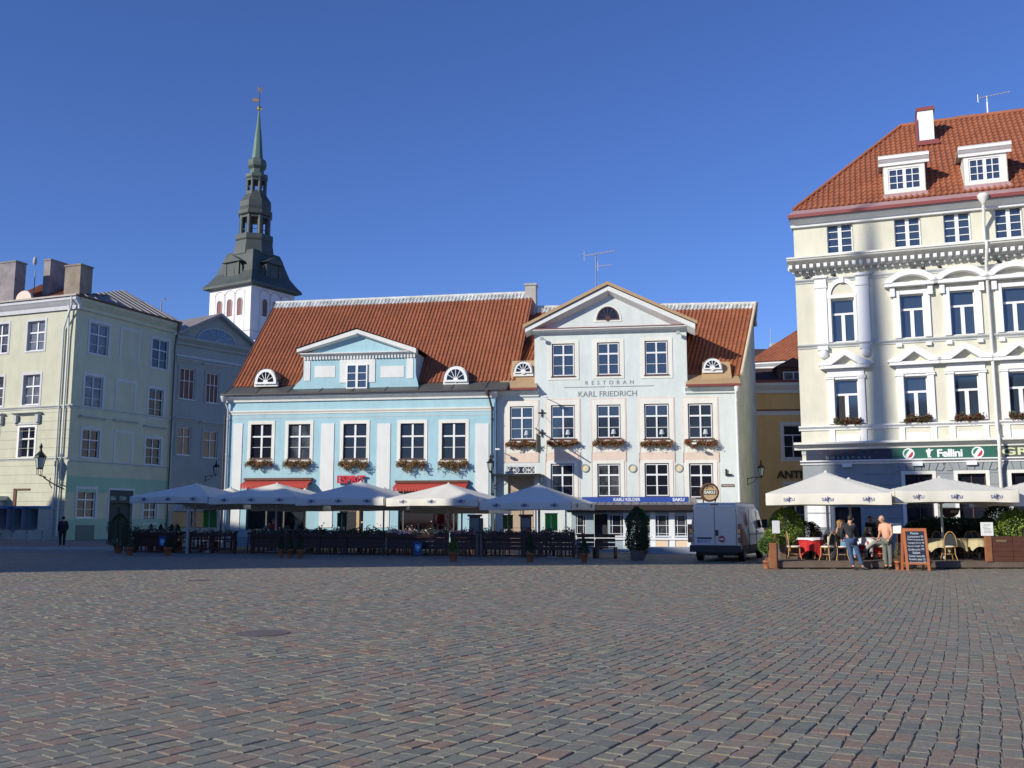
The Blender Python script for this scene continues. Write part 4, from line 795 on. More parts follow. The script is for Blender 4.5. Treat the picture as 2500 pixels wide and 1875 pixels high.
for r in rowN[1:]: a, b, c, d = r; MB(f).box(a-.25, a, -.16, 0, zsl-.36, zsl-.2).build('sill_bracket', M_RTRIM, RB); MB(f).box(b, b+.25, -.16, 0, zsl-.36, zsl-.2).build('sill_bracket', M_RTRIM, RB)
zs1 = f.px(2200, 1093, .3)[1]; zs2 = f.px(2200, 1074, .5)[1]; zs3 = zl_-1.38
cornice(f, -.35, s25, zs1-.0, zs2, .5, 'shop_cornice', M_CREAM, RB); MB(f).box(-.02, s25, -.04, 0, zs2, zs3).build('plain_band', M_GTRIM, RB)
zg0 = f.px(2200, 1131)[1]; zg1 = f.px(2200, 1121)[1]; cornice(f, -.1, s25, zg0, zg1, .22, 'sign_moulding', M_RTRIM, RB)
# main cornice with dentils
zc0 = f.px(2240, 636, .2)[1]; zc1 = f.px(2250, 604, .9)[1]
mould(f, -.32, s25, [(0, zc0), (.2, zc0), (.25, zc0+.18), (.6, zc0+.3), (.82, zc0+.36), (.9, zc0+.52), (.9, zc1), (0, zc1+.05)], 'main_cornice', M_CREAM, RB)
m = MB(f); x = -.25
while x < s25-.2: m.box(x, x+.16, -.58, -.15, zc0+.02, zc0+.2); x += .33
m.build('dentil_band', M_RTRIM, RB)
m = MB(f); x = -.1
while x < s25-.2: m.box(x, x+.1, -.26, 0, zc0-.16, zc0-.02); x += .33
m.build('dentil_band', M_RTRIM, RB)
# top cornice, gutter and metal eaves
ze = f.px(2200, 500, .5)[1]
cornice(f, -.12, s25, ze-.52, ze-.1, .55, 'top_cornice', M_RTRIM, RB)
MB(f).box(-.2, s25, -.72, -.6, ze-.16, ze+.0).build('gutter', M_REDMET, RB)
MB(f).add([(-.2, -.68, ze-.02), (s25, -.68, ze-.02), (s25, .15, ze+.45), (.05, .15, ze+.45)], [(0, 1, 2, 3)]).add([(-.2, -.68, ze-.02), (.05, .15, ze+.45), (.05, 12, ze+.45), (-.2, 12, ze-.02)], [(0, 1, 2, 3)]).build('eaves_sheet', M_PURP, RB)
RDR = 6.6
def rrp(u, v, dep): s, z = f.px(u, v, -dep); return f.w(s, dep, z)
ra = rrp(2200, 311, RDR); s_r, = (f.Mi @ ra).x,; zrg = ra.z
tp0 = f.w(.0, .12, ze+.44); tp1 = f.w(s25, .12, ze+.44); tp2 = f.w(s25, RDR, zrg); tp3 = f.w(0, RDR, zrg)
hn = (Vector((0, 0, 0))); hA = f.w(.05, .12, ze+.44); hB = f.w(s_r, RDR, zrg)
nrm = (hB-hA).cross(Vector((0, 0, 1))).normalized(); fx = f.w(1, 0, 0)-f.w(0, 0, 0)
if nrm.dot(fx) > 0: nrm = -nrm
tiles(tp0, tp1, tp2, tp3, M_TILE2, RB, w=.26, l=.38, clips=[(hA, nrm)], lift=.06)
MB().tube([hA+Vector((0, 0, .08)), hB+Vector((0, 0, .1))], .11, 6).tube([hB+Vector((0, 0, .08)), tp2+Vector((0, 0, .08))], .12, 6).build('ridge_cap', M_TILE2, RB)
MB(f).add([(0, .12, ze+.44), (s_r, RDR, zrg), (s_r, RDR+.1, zrg), (0, 13, ze+.44)], [(0, 1, 2, 3)]).add([(s_r, RDR, zrg), (s25, RDR, zrg), (s25, 13, ze+.44), (0, 13, ze+.44)], [(0, 1, 2, 3)]).build('rear_roof', M_TILE2, RB)
# dormers
rk = (zrg-ze-.44)/(RDR-.12)
for (u0, v0, u1, v1, w0, w1_, wv0, wv1) in ((2156.3, 399.4, 2259.4, 467, 2168.5, 2248.5, 409, 462), (2351.6, 376, 2460, 445.5, 2365, 2443.8, 384.5, 440.5)):
    fd = f.sub(0, .35); r = fd.rect(u0, v0, u1, v1); wr = fd.rect(w0, wv0, w1_, wv1); a, b, c, d = r
    wall(fd, 'dormer_wall', M_CREAM, RB, a, b, c-.1, d, [wr], .12)
    MB(fd).box(a, a+.03, .0, 2.8, c-.1, d).box(b-.03, b, 0, 2.8, c-.1, d).build('dormer_cheek', M_CREAM, RB)
    window(fd, RB, wr, bars_v=((.5, .15, 0, 1), (.27, .04, 0, 1), (.74, .04, 0, 1)), bars_h=((.34, .035, 0, 1), (.67, .035, 0, 1)), fw=.07, y=.08, gm=M_GLASSB, sill=False)
    cornice(fd, a-.2, b+.2, d-.05, d+.36, .32, 'dormer_cornice', M_RTRIM, RB); MB(fd).box(a-.2, b+.2, -.3, 3.0, d+.36, d+.42).build('dormer_roof', M_GTRIM, RB)
    MB(fd).add([(a-.15, -.12, c-.42), (b+.25, -.12, c-.42), (b, .01, c-.02), (a, .01, c-.02)], [(0, 1, 2, 3)]).add([(a-.25, -.5, c-.75), (b+.35, -.5, c-.75), (b+.25, -.12, c-.42), (a-.15, -.12, c-.42)], [(0, 1, 2, 3)]).build('dormer_apron', M_PURP, RB)
# chimneys
ca = f.px(2243, 344, -4.4); cb2 = f.px(2282, 344, -4.4); ct = f.px(2262, 264, -4.4)[1]
MB(f).box(ca[0], cb2[0], 4.4, 5.3, ca[1]-.8, ct-.12).build('chimney', M_RTRIM, RB); MB(f).box(ca[0]-.06, cb2[0]+.08, 4.34, 5.4, ct-.12, ct+.06).box(ca[0]-.14, ca[0]-.02, 4.3, 4.6, ca[1]-.6, ca[1]+1.2).box(ca[0]-.14, cb2[0]+.2, 4.25, 4.4, ca[1]-.3, ca[1]-.05).build('chimney_cap', M_REDMET, RB)
c1_ = f.px(2337, 290, -8); c2_ = f.px(2381, 290, -8); MB(f).box(c1_[0], c2_[0], 8, 8.9, c1_[1]-1.5, f.px(2360, 280, -8)[1]).build('chimney', M_CONC, RB)
am = f.px(2412.5, 284, -6.8); amt = f.px(2412.5, 236, -6.8)[1]; an2 = root('tv_antenna', 'pale rooftop mast with one long yagi aerial on the cream corner house', 'antenna', f.w(am[0], 6.8, am[1]-.3))
MB(f).tube([(am[0], 6.8, am[1]-.3), (am[0], 6.8, amt-.3), ], .06, 6).tube([(am[0], 6.8, amt-.3), (am[0], 6.8, amt+.05)], .035, 5).build('mast', M_PIPE, an2)
m = MB(f); xa = f.px(2388, 248, -6.8)[0]; xb = f.px(2466, 226, -6.8)[0]; m.tube([(xa, 6.8, amt-.02), (xb, 6.8, amt+.12)], .02, 5)
for k in range(10): x = xa+(xb-xa)*k/9; m.tube([(x, 6.6+.01*k, amt-.02+.14*k/9), (x, 7.0-.01*k, amt-.02+.14*k/9)], .012, 4)
m.tube([(xa, 6.8, amt-.25), (xa, 6.8, amt+.2)], .025, 5).build('aerial', M_ANTEN, an2)
# downpipe of corner palace
sp = f.px(2418, 800, .2)[0]; hz = f.px(2395, 466, .7)[1]
MB(f).tube([(sp, -.75, ze-.2), (sp, -.72, ze-.5), (sp, -.24, ze-1.3), (sp, -.24, zc1+.1), (sp, -.95, zc1-.0), (sp, -.95, zc0+.1), (sp, -.24, zc0-.5), (sp, -.24, zs2+.3), (sp, -.62, zs2), (sp, -.62, zs1-.2), (sp, -.3, zg0-.3), (sp, -.3, 1.9)], .075, 8).lathe(sp, -.75, [(.08, ze-.45), (.24, ze-.15), (.26, ze-.02), (.18, ze+.06)], 12).build('downpipe', M_CREAM, RB)
# sign boards
def board(u0, u1, v0, v1, m, nm): r = f.rect(u0, v0, u1, v1, .05); o = MB(f).box(r[0], r[1], -.1, -.0, zg1+.01, zs1-.02).build(nm, m, RB); return (r[0], r[1], zg1+.01, zs1-.02), o
nb, _o = board(1968, 2176.7, 1090, 1122, M_NAVY, 'navy_sign_board'); gb, _g = board(2178.5, 2432.5, 1086, 1119, M_SGREEN, 'green_sign_board')
gr = (f.px(2441, 1100, .05)[0], s25-3); MB(f).box(gr[0], gr[1], -.1, 0, zg1+.01, zs1-.02).build('grill_sign_board', mat('grey_olive_board', (.07, .08, .07), .6), RB)
H_ = nb[3]-nb[2]; z0 = nb[2]
ux = lambda u: f.px(u, 1105, .1)[0]
text(f, 'COPELIA', ux(2000), ux(2146), z0+H_*.58, z0+H_*.86, mat('dull_red_letter', (.16, .02, .03), .5), RB, .1, .01, space=2.6, name='sign_lettering')
text(f, 'bossanova', ux(2016), ux(2126), z0+H_*.10, z0+H_*.44, mat('dim_grey_letter', (.25, .30, .28), .5), RB, .1, .01, space=1.7, name='sign_lettering')
text(f, 'Fellini', ux(2288), ux(2350), z0+H_*.10, z0+H_*.84, M_WLET, RB, .1, .015, bold=.03, space=.92, name='sign_lettering')
text(f, 'GRILL', ux(2446), ux(2446)+2.15, z0+H_*.16, z0+H_*.86, mat('cream_letter', (.62, .66, .40), .5), RB, .1, .015, bold=.02, name='sign_lettering')
for u in (2218, 2387):
    s = ux(u); z = z0+H_*.48; m = MB(f); m.lathe(s, z, [(.26, -.115), (.2, -.115)], 20, ax='y', cap=False, sm=False)
    m.lathe(s, z, [(.26, -.1), (.26, -.118)], 20, ax='y', cap=False)
    def band(t0, t1, mi):
        pts = []
        for k in range(9):
            t = t0+(t1-t0)*k/8; pts.append((t, 1))
        P2 = [( t*.2, sqrt(max(0, 1-t*t))*.2) for t, _ in pts]; q = P2 + [(x, -y) for x, y in reversed(P2)]
        ca_, sa_ = cos(R(-35)), sin(R(-35)); m.add([(s+x*ca_-y*sa_, -.116, z+x*sa_+y*ca_) for x, y in q], [tuple(range(len(q)))], mi)
    band(-.98, -.35, 1); band(-.35, .35, 0); band(.35, .98, 2); m.build('tricolour_roundel', [M_WLET, mat('flag_green', (.02, .2, .1), .5), mat('flag_red', (.45, .03, .05), .5)], RB)
# white trumpeting figure emblem
s = ux(2268); z = z0+.03; h = H_*.88
fig = [(-.12, 0), (-.02, 0), (.0, .12), (.06, .06), (.14, 0), (.24, .02), (.14, .14), (.08, .28), (.14, .42), (.16, .5), (.14, .62), (.26, .74), (.46, .84), (.44, .9), (.22, .86), (.12, .84), (.12, .97), (.0, 1.0), (-.1, .95), (-.1, .84), (-.2, .9), (-.3, .78), (-.28, .62), (-.18, .48), (-.2, .34), (-.14, .2), (-.16, .1)]
MB(f).prism([(s+x*h, z+y*h) for x, y in fig], -.115, -.1).build('figure_emblem', M_WLET, RB)
# ground floor windows, stone joints
for r in gro[1:]: window(f, RB, r, bars_v=((.5, .05, 0, 1),), bars_h=((.72, .05, 0, 1),), fw=.05, y=.22, fm=M_MARO); surround(f, RB, r, .16, .03, M_CREAM, bot=0)
MB(f).poly([(g1[0], .3, 0), (g1[1], .3, 0), (g1[1], .3, g1[3]), (g1[0], .3, g1[3])]).build('entrance', M_ROOM, RB, fix=False)
m = MB(f); zz = .6
while zz < zs-.2:
    xs = 0
    for r in gro+[(s25, s25, 0, 9)]:
        if r[0]-.2 > xs and not (r[2]-.1 < zz < r[3]+.2) is False: m.box(xs, r[0]-.18, -.012, 0.0, zz-.02, zz+.0)
        xs = r[1]+.18
    zz += .52
m.build('stone_joint', mat('dark_joint', (.17, .18, .19), .9), RB)
m = MB(f)
for r in gro[1:]:
    cx = (r[0]+r[1])/2; zt = r[3]+.16
    for k in range(-3, 4): x = cx+k*.3; m.prism([(x-.13+k*.0, zt), (x+.13, zt), (x+.15+k*.06, zs-.1), (x-.15+k*.06, zs-.1)], -.05, 0)
m.build('voussoirs', plaster('slate_grey_stone', (0, 0, 0)), RB)
for u in (2068, 2240, 2372): s = f.px(u, 1135)[0]; MB(f).box(s-.22, s+.22, -.2, 0, zg0-.14, zg0).build('keystone', M_RTRIM, RB)
for x0, zz0, zz1 in ((.15, 1.2, 1.85), (.15, 1.9, 2.5)): MB(f).box(x0, x0+1.05, -.05, 0, zz0, zz1).build('white_block', M_RTRIM, RB)
for i, r in enumerate(rowM[:4]): flowerbox(f, r[0]-.02, r[1]+.05, r[2]-.02, 'window box of dark red flowers on the cream corner house, %s one' % ['leftmost', 'second', 'third', 'rightmost'][i], 'window boxes on the cream corner house', fl=mat('dark_red_flower', (.16, .015, .02), .8, island=.4), lf=mat('olive_leaf', (.07, .09, .03), .8, island=.4), droop=.02, out=.2)
# pigeons on the ledges
pg = MB(); pg.ell((0, 0, .11), .13, .065, .07, 8, 6, rot=Matrix.Rotation(R(-15), 3, 'Y')).ell((.12, 0, .2), .04, .035, .045, 7, 5).tube([(.15, 0, .2), (.19, 0, .19)], [.012, .003], 4).tube([(-.1, 0, .09), (-.24, 0, .05)], [.04, .015], 5).tube([(0, .02, .06), (0, .02, 0)], .008, 4).tube([(0, -.02, .06), (0, -.02, 0)], .008, 4)
pgo = pg.build('pigeon', mat('pigeon_grey', (.07, .07, .08), .7)); first = True
zled = zfr+.06
for i, (u, v, pl) in enumerate(((2035, 657, 'leftmost pigeon, on the cream house cornice ledge over the arched window'), (1971, 679, 'pigeon near the left corner of the cream house ledge'), (1988, 678, 'second pigeon from the left corner of the cream house ledge'), (2228, 661, 'first of the three pigeons over the second arched pediment'), (2253, 659, 'middle of the three pigeons between the arched pediments'), (2293, 655, 'pigeon just left of the downpipe side arched pediment'), (2398, 646, 'pigeon on the ledge right beside the downpipe'), (2438, 641, 'left pigeon of the pair right of the downpipe'), (2460, 640, 'right pigeon of the pair right of the downpipe'))):
    o = pgo if first else pgo.copy()
    if not first: COL.objects.link(o)
    first = False; s = f.px(u, v)[0]; o.location = f.w(s, -.09, zled); o.rotation_euler = (0, 0, R(rnd.choice([-20, 160, 30, 200]))); tag(o, pl, 'pigeon', 'pigeons on the ledge')
# ================================================================ yellow antique house at the end of the lane and roofs behind
yo = P(1845, 1262, 66); FY = Fac(yo.x, yo.y, -6); Y_ = root('yellow_house', 'ochre yellow house with dark mansard and ANTIIK lettering at the end of the lane', 'house', (yo.x, yo.y, 0)); f = FY
yz = f.px(1900, 960)[1]; yw = f.rect(1913, 1038, 1960, 1118); yw2 = (yw[0], yw[1], .9, f.px(1930, 1182)[1])
wall(f, 'wall', M_YEL, Y_, -1, 12, -.03, yz, [yw, yw2], .2); window(f, Y_, yw, bars_v=((.5, .06, 0, .7),), bars_h=((.7, .07, 0, 1), (.35, .03, 0, 1)), fw=.06, fm=M_WFR); surround(f, Y_, yw, .22, .03, M_CREAM); window(f, Y_, yw2, fw=.06); surround(f, Y_, yw2, .16, .03, M_CREAM, bot=0)
cornice(f, -1, 12, yz, yz+.7, .35, 'eaves_cornice', M_CREAM, Y_); zz = f.px(1900, 1001)[1]; MB(f).box(-1, 12, -.06, 0, zz-.06, zz+.04).build('red_band', M_REDMET, Y_); MB(f).box(-1, 12, -.03, 0, zz-.35, zz-.06).build('cream_band', M_CREAM, Y_)
zm = f.px(1900, 890)[1]
MB(f).add([(-1, -.2, yz+.7), (12, -.2, yz+.7), (12, 1.6, zm), (-1, 1.6, zm), (12, 5, zm+.3), (-1, 5, zm+.3)], [(0, 1, 2, 3), (3, 2, 4, 5)]).build('mansard_roof', mat('dark_brown_tile', (.075, .04, .035), .8, (.04, .025, .025), 3, .9), Y_)
MB(f).box(-1, 12, -.36, -.15, yz+.68, yz+.86).build('gutter', M_REDMET, Y_)
fd = f.sub(0, .1); dw = fd.rect(1913, 907, 1963, 957); MB(fd).box(dw[0]-.35, dw[1]+.5, .12, 2, dw[2]-.3, dw[3]+.35).prism([(dw[0]-.6, dw[3]+.3), (dw[1]+.7, dw[3]+.3), ((dw[0]+dw[1])/2, dw[3]+.95)], -.1, 2).build('dormer', mat('brown_boards', (.10, .045, .04), .7), Y_); window(fd, Y_, dw, bars_v=((.5, .06, 0, 1),), bars_h=((.6, .06, 0, 1),), fw=.06, y=.08, gm=M_GREYBLIND)
s0 = f.px(1896, 1160)[0]; s1 = f.px(1985, 1160)[0]; z0, z1 = f.px(1930, 1168)[1], f.px(1930, 1149)[1]
thing(text_mb(f, 'ANTIIK', s0, s1, z0, z1, .05, .08, bold=.03), 'wall_lettering', M_DLET, 'dark raised letters reading ANTIIK on the ochre yellow wall', 'sign')
bo2 = P(1850, 1262, 86); F2 = Fac(bo2.x, bo2.y, -22); B2 = root('red_roofed_house', 'white house with plain orange roof glimpsed above the dark mansard', 'house', (bo2.x, bo2.y, 0)); f = F2
za = f.px(1920, 882)[1]; MB(f).box(-4, 14, 0, 10, 0, za).build('wall', M_RTRIM, B2); cornice(f, -4, 14, za-.6, za, .5, 'eaves_cornice', M_RTRIM, B2)
e0 = f.w(-.5, -.6, za); e1 = f.w(14, -.6, za); zr_ = f.px(1962, 822, -5)[1]; sr = f.px(1990, 800, -5)[0]; tiles(e0, e1, f.w(14, 5, zr_+1.0), f.w(sr-1.0, 5, zr_+1.0), M_TILE, B2, w=.4, l=.5)
m = root('dark_roofed_house', 'dark brown gabled roof with white verge behind the lane houses', 'house', tuple(P(1880, 1262, 100).xy)+(0,)); pz = P(1884, 842, 100); f = Fac(P(1862, 1262, 100).x, 100, 0)
MB(f).box(-3, 3, 0, 6, 0, f.px(1880, 870)[1]).build('wall', M_GREYST, m); z0, z1 = f.px(1880, 872)[1], f.px(1880, 840)[1]; MB(f).add([(-3, -.3, z0), (2.2, -.3, z0), (2.2, 3, z1), (-3, 3, z1)], [(0, 1, 2, 3)]).build('roof', mat('dark_brown_tile', (0, 0, 0)), m)
s = f.px(1888, 850, -2)[0]; MB(f).box(s-.25, s+.25, 1.8, 2.5, z0, f.px(1888, 838, -2)[1]).build('chimney', M_WHCH, m)
s = f.px(1895, 850)[0]; thing(MB(f).tube([(s, 2, z0), (s, 2, f.px(1895, 795)[1])], .04, 5), 'roof_mast', M_GREYST, 'thin bare mast rising behind the dark roof at the end of the lane', 'mast')
MB().box(-70, 70, 0, 1, 0, 1)
# ================================================================ left green corner house
lc_ = P(156, 1262, 68); FL1 = Fac(lc_.x, lc_.y, -21).sub(-20, 0); FL2 = Fac(lc_.x, lc_.y, 68.9)
LH = root('green_corner_house', 'three storey pale green corner house with sunlit front and shaded side', 'house', (lc_.x, lc_.y, 0)); f = FL1
hz = f.px(90, 746)[1]
lw = lambda *q: [f.rect(*q)]
a1 = lw(67, 784, 109, 856); a2 = lw(56, 915, 97, 988); a3 = lw(46, 1043, 84, 1117); st = a1[0][0] - f.px(-20, 820)[0]
wl = a1+a2+a3; ext = [(r[0]-st*k, r[1]-st*k, r[2], r[3]) for r in wl for k in (1, 2)]
sw_ = f.rect(33, 1193, 60, 1300)
wall(f, 'front_wall', M_GREENSUN, LH, 0, 20, -.03, hz, wl+ext, .3)
for r in wl+ext:
    window(f, LH, r, bars_v=((.5, .1, 0, 1),), bars_h=((.62, .1, 0, 1), (.31, .03, 0, 1)), fw=.08, y=.2, gm=M_GREYBLIND if r in a1 or r in a2 else M_GLASS, sill=True)
    surround(f, LH, r, .17, .03, M_LTRIM if r[2] > 6 else M_RTRIM, bot=.12 if r[2] > 6 else 0)
for r in a3+[q for q in ext if q[2] < 6.5 and q[2] > 3]: cornice(f, r[0]-.55, r[1]+.55, r[3]+.85, r[3]+1.05, .35, 'window_hood', M_GTRIM, LH); MB(f).box(r[0]-.42, r[0]-.15, -.26, 0, r[3]+.3, r[3]+.85).box(r[1]+.15, r[1]+.42, -.26, 0, r[3]+.3, r[3]+.85).box(r[0]-.4, r[1]+.4, -.1, 0, r[3]+.18, r[3]+.34).build('hood_bracket', M_GTRIM, LH)
z = f.px(90, 992)[1]; cornice(f, 0, 20, z-.22, z, .16, 'string_course', M_GTRIM, LH); z = f.px(90, 1118)[1]; cornice(f, 0, 20, z-.16, z, .12, 'sill_course', M_GTRIM, LH)
m = MB(f); zz = .9
while zz < f.px(90, 1000)[1]: m.box(0, 20, -.008, 0, zz, zz+.03); zz += .62
m.build('rustication_joint', mat('green_joint', (.33, .33, .24), .9), LH)
cornice(f, -.1, 20.4, hz-.55, hz+.35, .5, 'eaves_cornice', M_LTRIM, LH)
MB(f).box(-.1, 20.5, -.62, -.5, hz+.3, hz+.42).build('gutter', M_METROOF, LH)
MB(f).add([(-.1, -.6, hz+.38), (20.5, -.6, hz+.38), (18.5, 4.5, hz+1.6), (-.1, 4.5, hz+1.6)], [(0, 1, 2, 3)]).build('front_roof', M_METROOF, LH)
r = f.rect(31, 1193, 38, 1300); MB(f).box(r[0], r[1], -.06, 0, r[2], r[3]).box(r[0], r[0]+1.5, -.06, 0, r[3]-.12, r[3]).build('shop_frame', M_BWOOD, LH)
r = f.rect(-40, 1222, 9, 1290); MB(f).box(r[0], r[1], -.5, 0, r[2]-.3, r[3]).box(r[0], r[1]+.3, -.9, 0, r[3], r[3]+.3).build('shop_showcase', mat('pale_showcase', (.6, .66, .6), .5), LH)
# shaded side
f = FL2; L2 = f.px(424, 900)[0]
b1 = [f.rect(219, 790, 265, 866), f.rect(371, 829, 410.5, 900)]; b2 = [f.rect(206, 918, 250, 997), f.rect(363, 949, 398, 1021)]; b3 = [f.rect(199.5, 1049, 242, 1118), f.rect(355, 1070, 392, 1135)]; b4 = [f.rect(188, 1194, 232, 1264)]; b5 = [f.rect(350, 1226, 382, 1278)]
bl = [f.rect(296, 807, 337, 884), f.rect(285, 933, 328, 1007), f.rect(281, 1057, 321, 1126)]; bd = f.rect(265, 1197, 322, 1315)
hz2 = hz
wall(f, 'side_wall', M_GREENSH, LH, 0, L2, -.03, hz2, b1+b2+b3+b4+b5+[(bd[0], bd[1], .1, bd[3])], .25)
for i, r in enumerate(b1+b2+b3+b4+b5):
    window(f, LH, r, bars_v=((.5, .08, 0, 1),), bars_h=((.63, .08, 0, 1), (.3, .03, 0, 1)), fw=.07, y=.13, fm=M_WFR if i > 5 else M_GFR, gm=M_GREYBLIND if i in (0, 2) else M_GLASS); surround(f, LH, r, .18, .03, M_LTRIM, bot=.1)
for r in bl: MB(f).box(r[0], r[1], -.012, .02, r[2], r[3]).build('blind_window', M_GREENSH, LH); surround(f, LH, r, .16, .03, M_LTRIM, bot=.12)
for r in b3+bl[2:]: cornice(f, r[0]-.4, r[1]+.4, r[3]+.75, r[3]+.95, .28, 'window_hood', M_GTRIM, LH)
z = f.px(300, 1004)[1]; cornice(f, 0, L2, z-.2, z, .15, 'string_course', M_GTRIM, LH); z = f.px(300, 1131)[1]; cornice(f, 0, L2, z-.16, z, .12, 'sill_course', M_GTRIM, LH)
cornice(f, -.1, L2, hz2-.5, hz2+.3, .45, 'eaves_cornice', M_GREENSH, LH); MB(f).box(-.4, L2+.1, -.6, -.45, hz2+.28, hz2+.4).build('gutter', M_BWOOD, LH)
z0, z1 = f.px(300, 1205)[1], f.px(300, 1168)[1]; MB(f).box(0, L2, -.012, 0, z0, z1).build('mint_band', M_MINT, LH)
zp_ = f.px(200, 1267)[1]; MB(f).box(0.02, bd[0]-.1, -.04, 0, 0, zp_).build('plinth', M_MINT, LH); MB(f).box(bd[1]+.1, L2, -.04, 0, 0, zp_).build('plinth', M_MINT, LH)
r = f.rect(183, 1282, 228, 1322); MB(f).box(r[0], r[1], -.07, -.0, .12, r[3]).build('cellar_hatch', mat('dull_grey_green', (.12, .15, .14), .8), LH)
MB(f).box(bd[0], bd[1], .2, .25, .1, bd[3]).box(bd[0]+.15, bd[0]+.8, .14, .2, .2, bd[3]-1.2).box(bd[0]+1.2, bd[0]+2.2, .14, .2, .2, bd[3]-1.2).build('shop_door', M_ROOMG, LH); surround(f, LH, (bd[0], bd[1], .1, bd[3]), .15, .03, M_LTRIM, bot=0)
sgz = f.px(290, 1213)[1]; MB(f).box(bd[0], bd[1], -.05, .1, sgz-.45, bd[3]).build('sign_board', M_ROOMG, LH)
xl = lambda u: f.px(u, 1213)[0]
text(f, 'LINDA', xl(266), xl(282), sgz-.25, sgz+.03, mat('dim_mint_letter', (.35, .45, .42), .5), LH, .05, .01, bold=.02); text(f, 'STEIN', xl(291), xl(306), sgz-.25, sgz+.03, mat('dim_mint_letter', (0, 0, 0)), LH, .05, .01, bold=.02)
rz0 = f.w(-.3, -.5, hz2+.36); rz1 = f.w(L2+.2, -.5, hz2+.36); s, z = f.px(298.5, 709, -4.5); rpk = f.w(s, 4.5, z)
MB().add([rz0, rz1, rpk], [(0, 1, 2)]).add([rz1, rpk, f.w(L2+.2, 9, hz2+.36)], [(0, 1, 2)]).add([rz0, rpk, f.w(0, 9, hz2+.36)], [(0, 1, 2)]).build('hip_roof', M_METROOF, LH)
m = MB()
for k in range(1, 12):
    t = k/12; a = rz0.lerp(rz1, t); tt = (s+.3)/(L2+.5); q = (t/tt) if t < tt else (1-t)/(1-tt); b = (rz0.lerp(rpk, q) if t < tt else rz1.lerp(rpk, q)); m.tube([a+Vector((0, 0, .03)), b+Vector((0, 0, .03))], .035, 4)
m.build('standing_seam', mat('pale_seam', (.27, .25, .225), .6), LH); MB().tube([rz1, rpk], .06, 5).build('hip_ridge', M_METROOF, LH)
f1 = FL1
def chim(u0, u1, v0, v1, y, dep, m, nm='chimney'):
    a = f1.px(u0, v1, -y); b = f1.px(u1, v1, -y); t = f1.px((u0+u1)/2, v0, -y)[1]; return MB(f1).box(a[0], b[0], y, y+dep, hz+.2, t-.12).box(a[0]-.05, b[0]+.05, y-.05, y+dep+.05, t-.12, t).build(nm, m, LH)
chim(155, 193, 646, 722, .6, 1.15, M_CONC); GCH = mat('grey_chimney_render', (.30, .275, .28), .95, (.17, .15, .15), 1.2, .9, .4, 9); chim(-30, 33, 640, 722, 2.6, 1.0, GCH); chim(104, 120, 633, 700, 5.0, 4.0, GCH, 'parapet_wall')
f = f1; a = f.px(60, 727, -1.5); eyb = MB(f).prism([(a[0]-.75, hz+.4)]+list(reversed(arch_pts(a[0], a[1]-.1, .75, .62, 10)))+[(a[0]+.75, hz+.4)], 1.4, 1.6); eyb.build('round_dormer', M_PINK, LH)
a = f.px(40, 712, -4); b = f.px(105, 668, -9); tiles(f.w(8, 3.5, hz+1.2), f.w(15.6, 3.5, hz+1.2), f.w(13.2, 8, hz+4.0), f.w(8, 8, hz+4.0), M_TILE, LH, name='rear_tiled_roof')
a = f.px(87, 650, -5); MB(f).tube([(a[0], 5, hz+1), (a[0], 5, f.px(87, 660, -5)[1])], .04, 5).lathe(a[0]-.1, 5, [(.02, f.px(87, 648, -5)[1]), (.14, f.px(87, 644, -5)[1]), (.16, f.px(87, 636, -5)[1]), (.12, f.px(87, 629, -5)[1]), (.02, f.px(87, 626, -5)[1])], 10).build('satellite_dish', M_GREYST, LH)
# downpipes at the corner
f = FL1; zb = f.px(165, 780, .2)[1]
MB(f).tube([(20, -.5, hz+.3), (20.0, -.45, hz-.3), (19.1, -.14, zb-.6), (19.1, -.14, .4)], .07, 8).build('downpipe', M_PIPE, LH)
MB(f).tube([(19.6, -.3, hz-.3), (19.55, -.14, zb-1.2), (19.55, -.14, .4)], .07, 8).build('downpipe', M_CREAM, LH)
f = FL2; MB(f).tube([(L2-.1, -.45, hz2+.3), (L2-.1, -.14, hz2-1.6), (L2-.1, -.14, .4)], .07, 8).lathe(L2-.1, -.45, [(.1, hz2-.3), (.22, hz2+.2), (.2, hz2+.4)], 10).build('downpipe', M_DMET, LH)
f = FL1; s, z = f.px(96, 1160, 1.2); lt = root('wall_lantern', 'black wall lantern on a long arm at the green corner house corner', 'lamp', f.w(s, -1.2, z))
e_ = f.px(127, 1185)[0]; MB(f).tube([(19.8, -.1, z-.9), (19.3, -.6, z-.5), (18.9, -.9, z-.15), (s+.5, -1.1, z-.15), (s, -1.2, z)], .045, 6).tube([(s+.9, -1.1, z-.2), (s+.85, -1.1, z-.6), (s+1.1, -1.1, z-.9)], .035, 5).build('bracket', M_BLACK, lt)
m = MB(f)
for k in range(4): a = k*pi/2+.4; m.tube([(s+.2*cos(a), -1.2+.2*sin(a), z+.45), (s+.17*cos(a), -1.2+.17*sin(a), z)], .02, 4); m.tube([(s+.2*cos(a), -1.2+.2*sin(a), z+.45), (s+.36*cos(a), -1.2+.36*sin(a), z+1.2)], .03, 4)
m.lathe(s, -1.2, [(.22, z+.4), (.22, z+.5)], 6).lathe(s, -1.2, [(.42, z+1.2), (.38, z+1.32), (.12, z+1.6), (.07, z+1.8), (.12, z+1.95), (.02, z+2.2)], 6, sm=False).build('cage', M_BLACK, lt)
MB(f).lathe(s, -1.2, [(.2, z+.5), (.34, z+1.19)], 6, sm=False).build('glass', mat('milky_glass', (0, 0, 0)), lt)
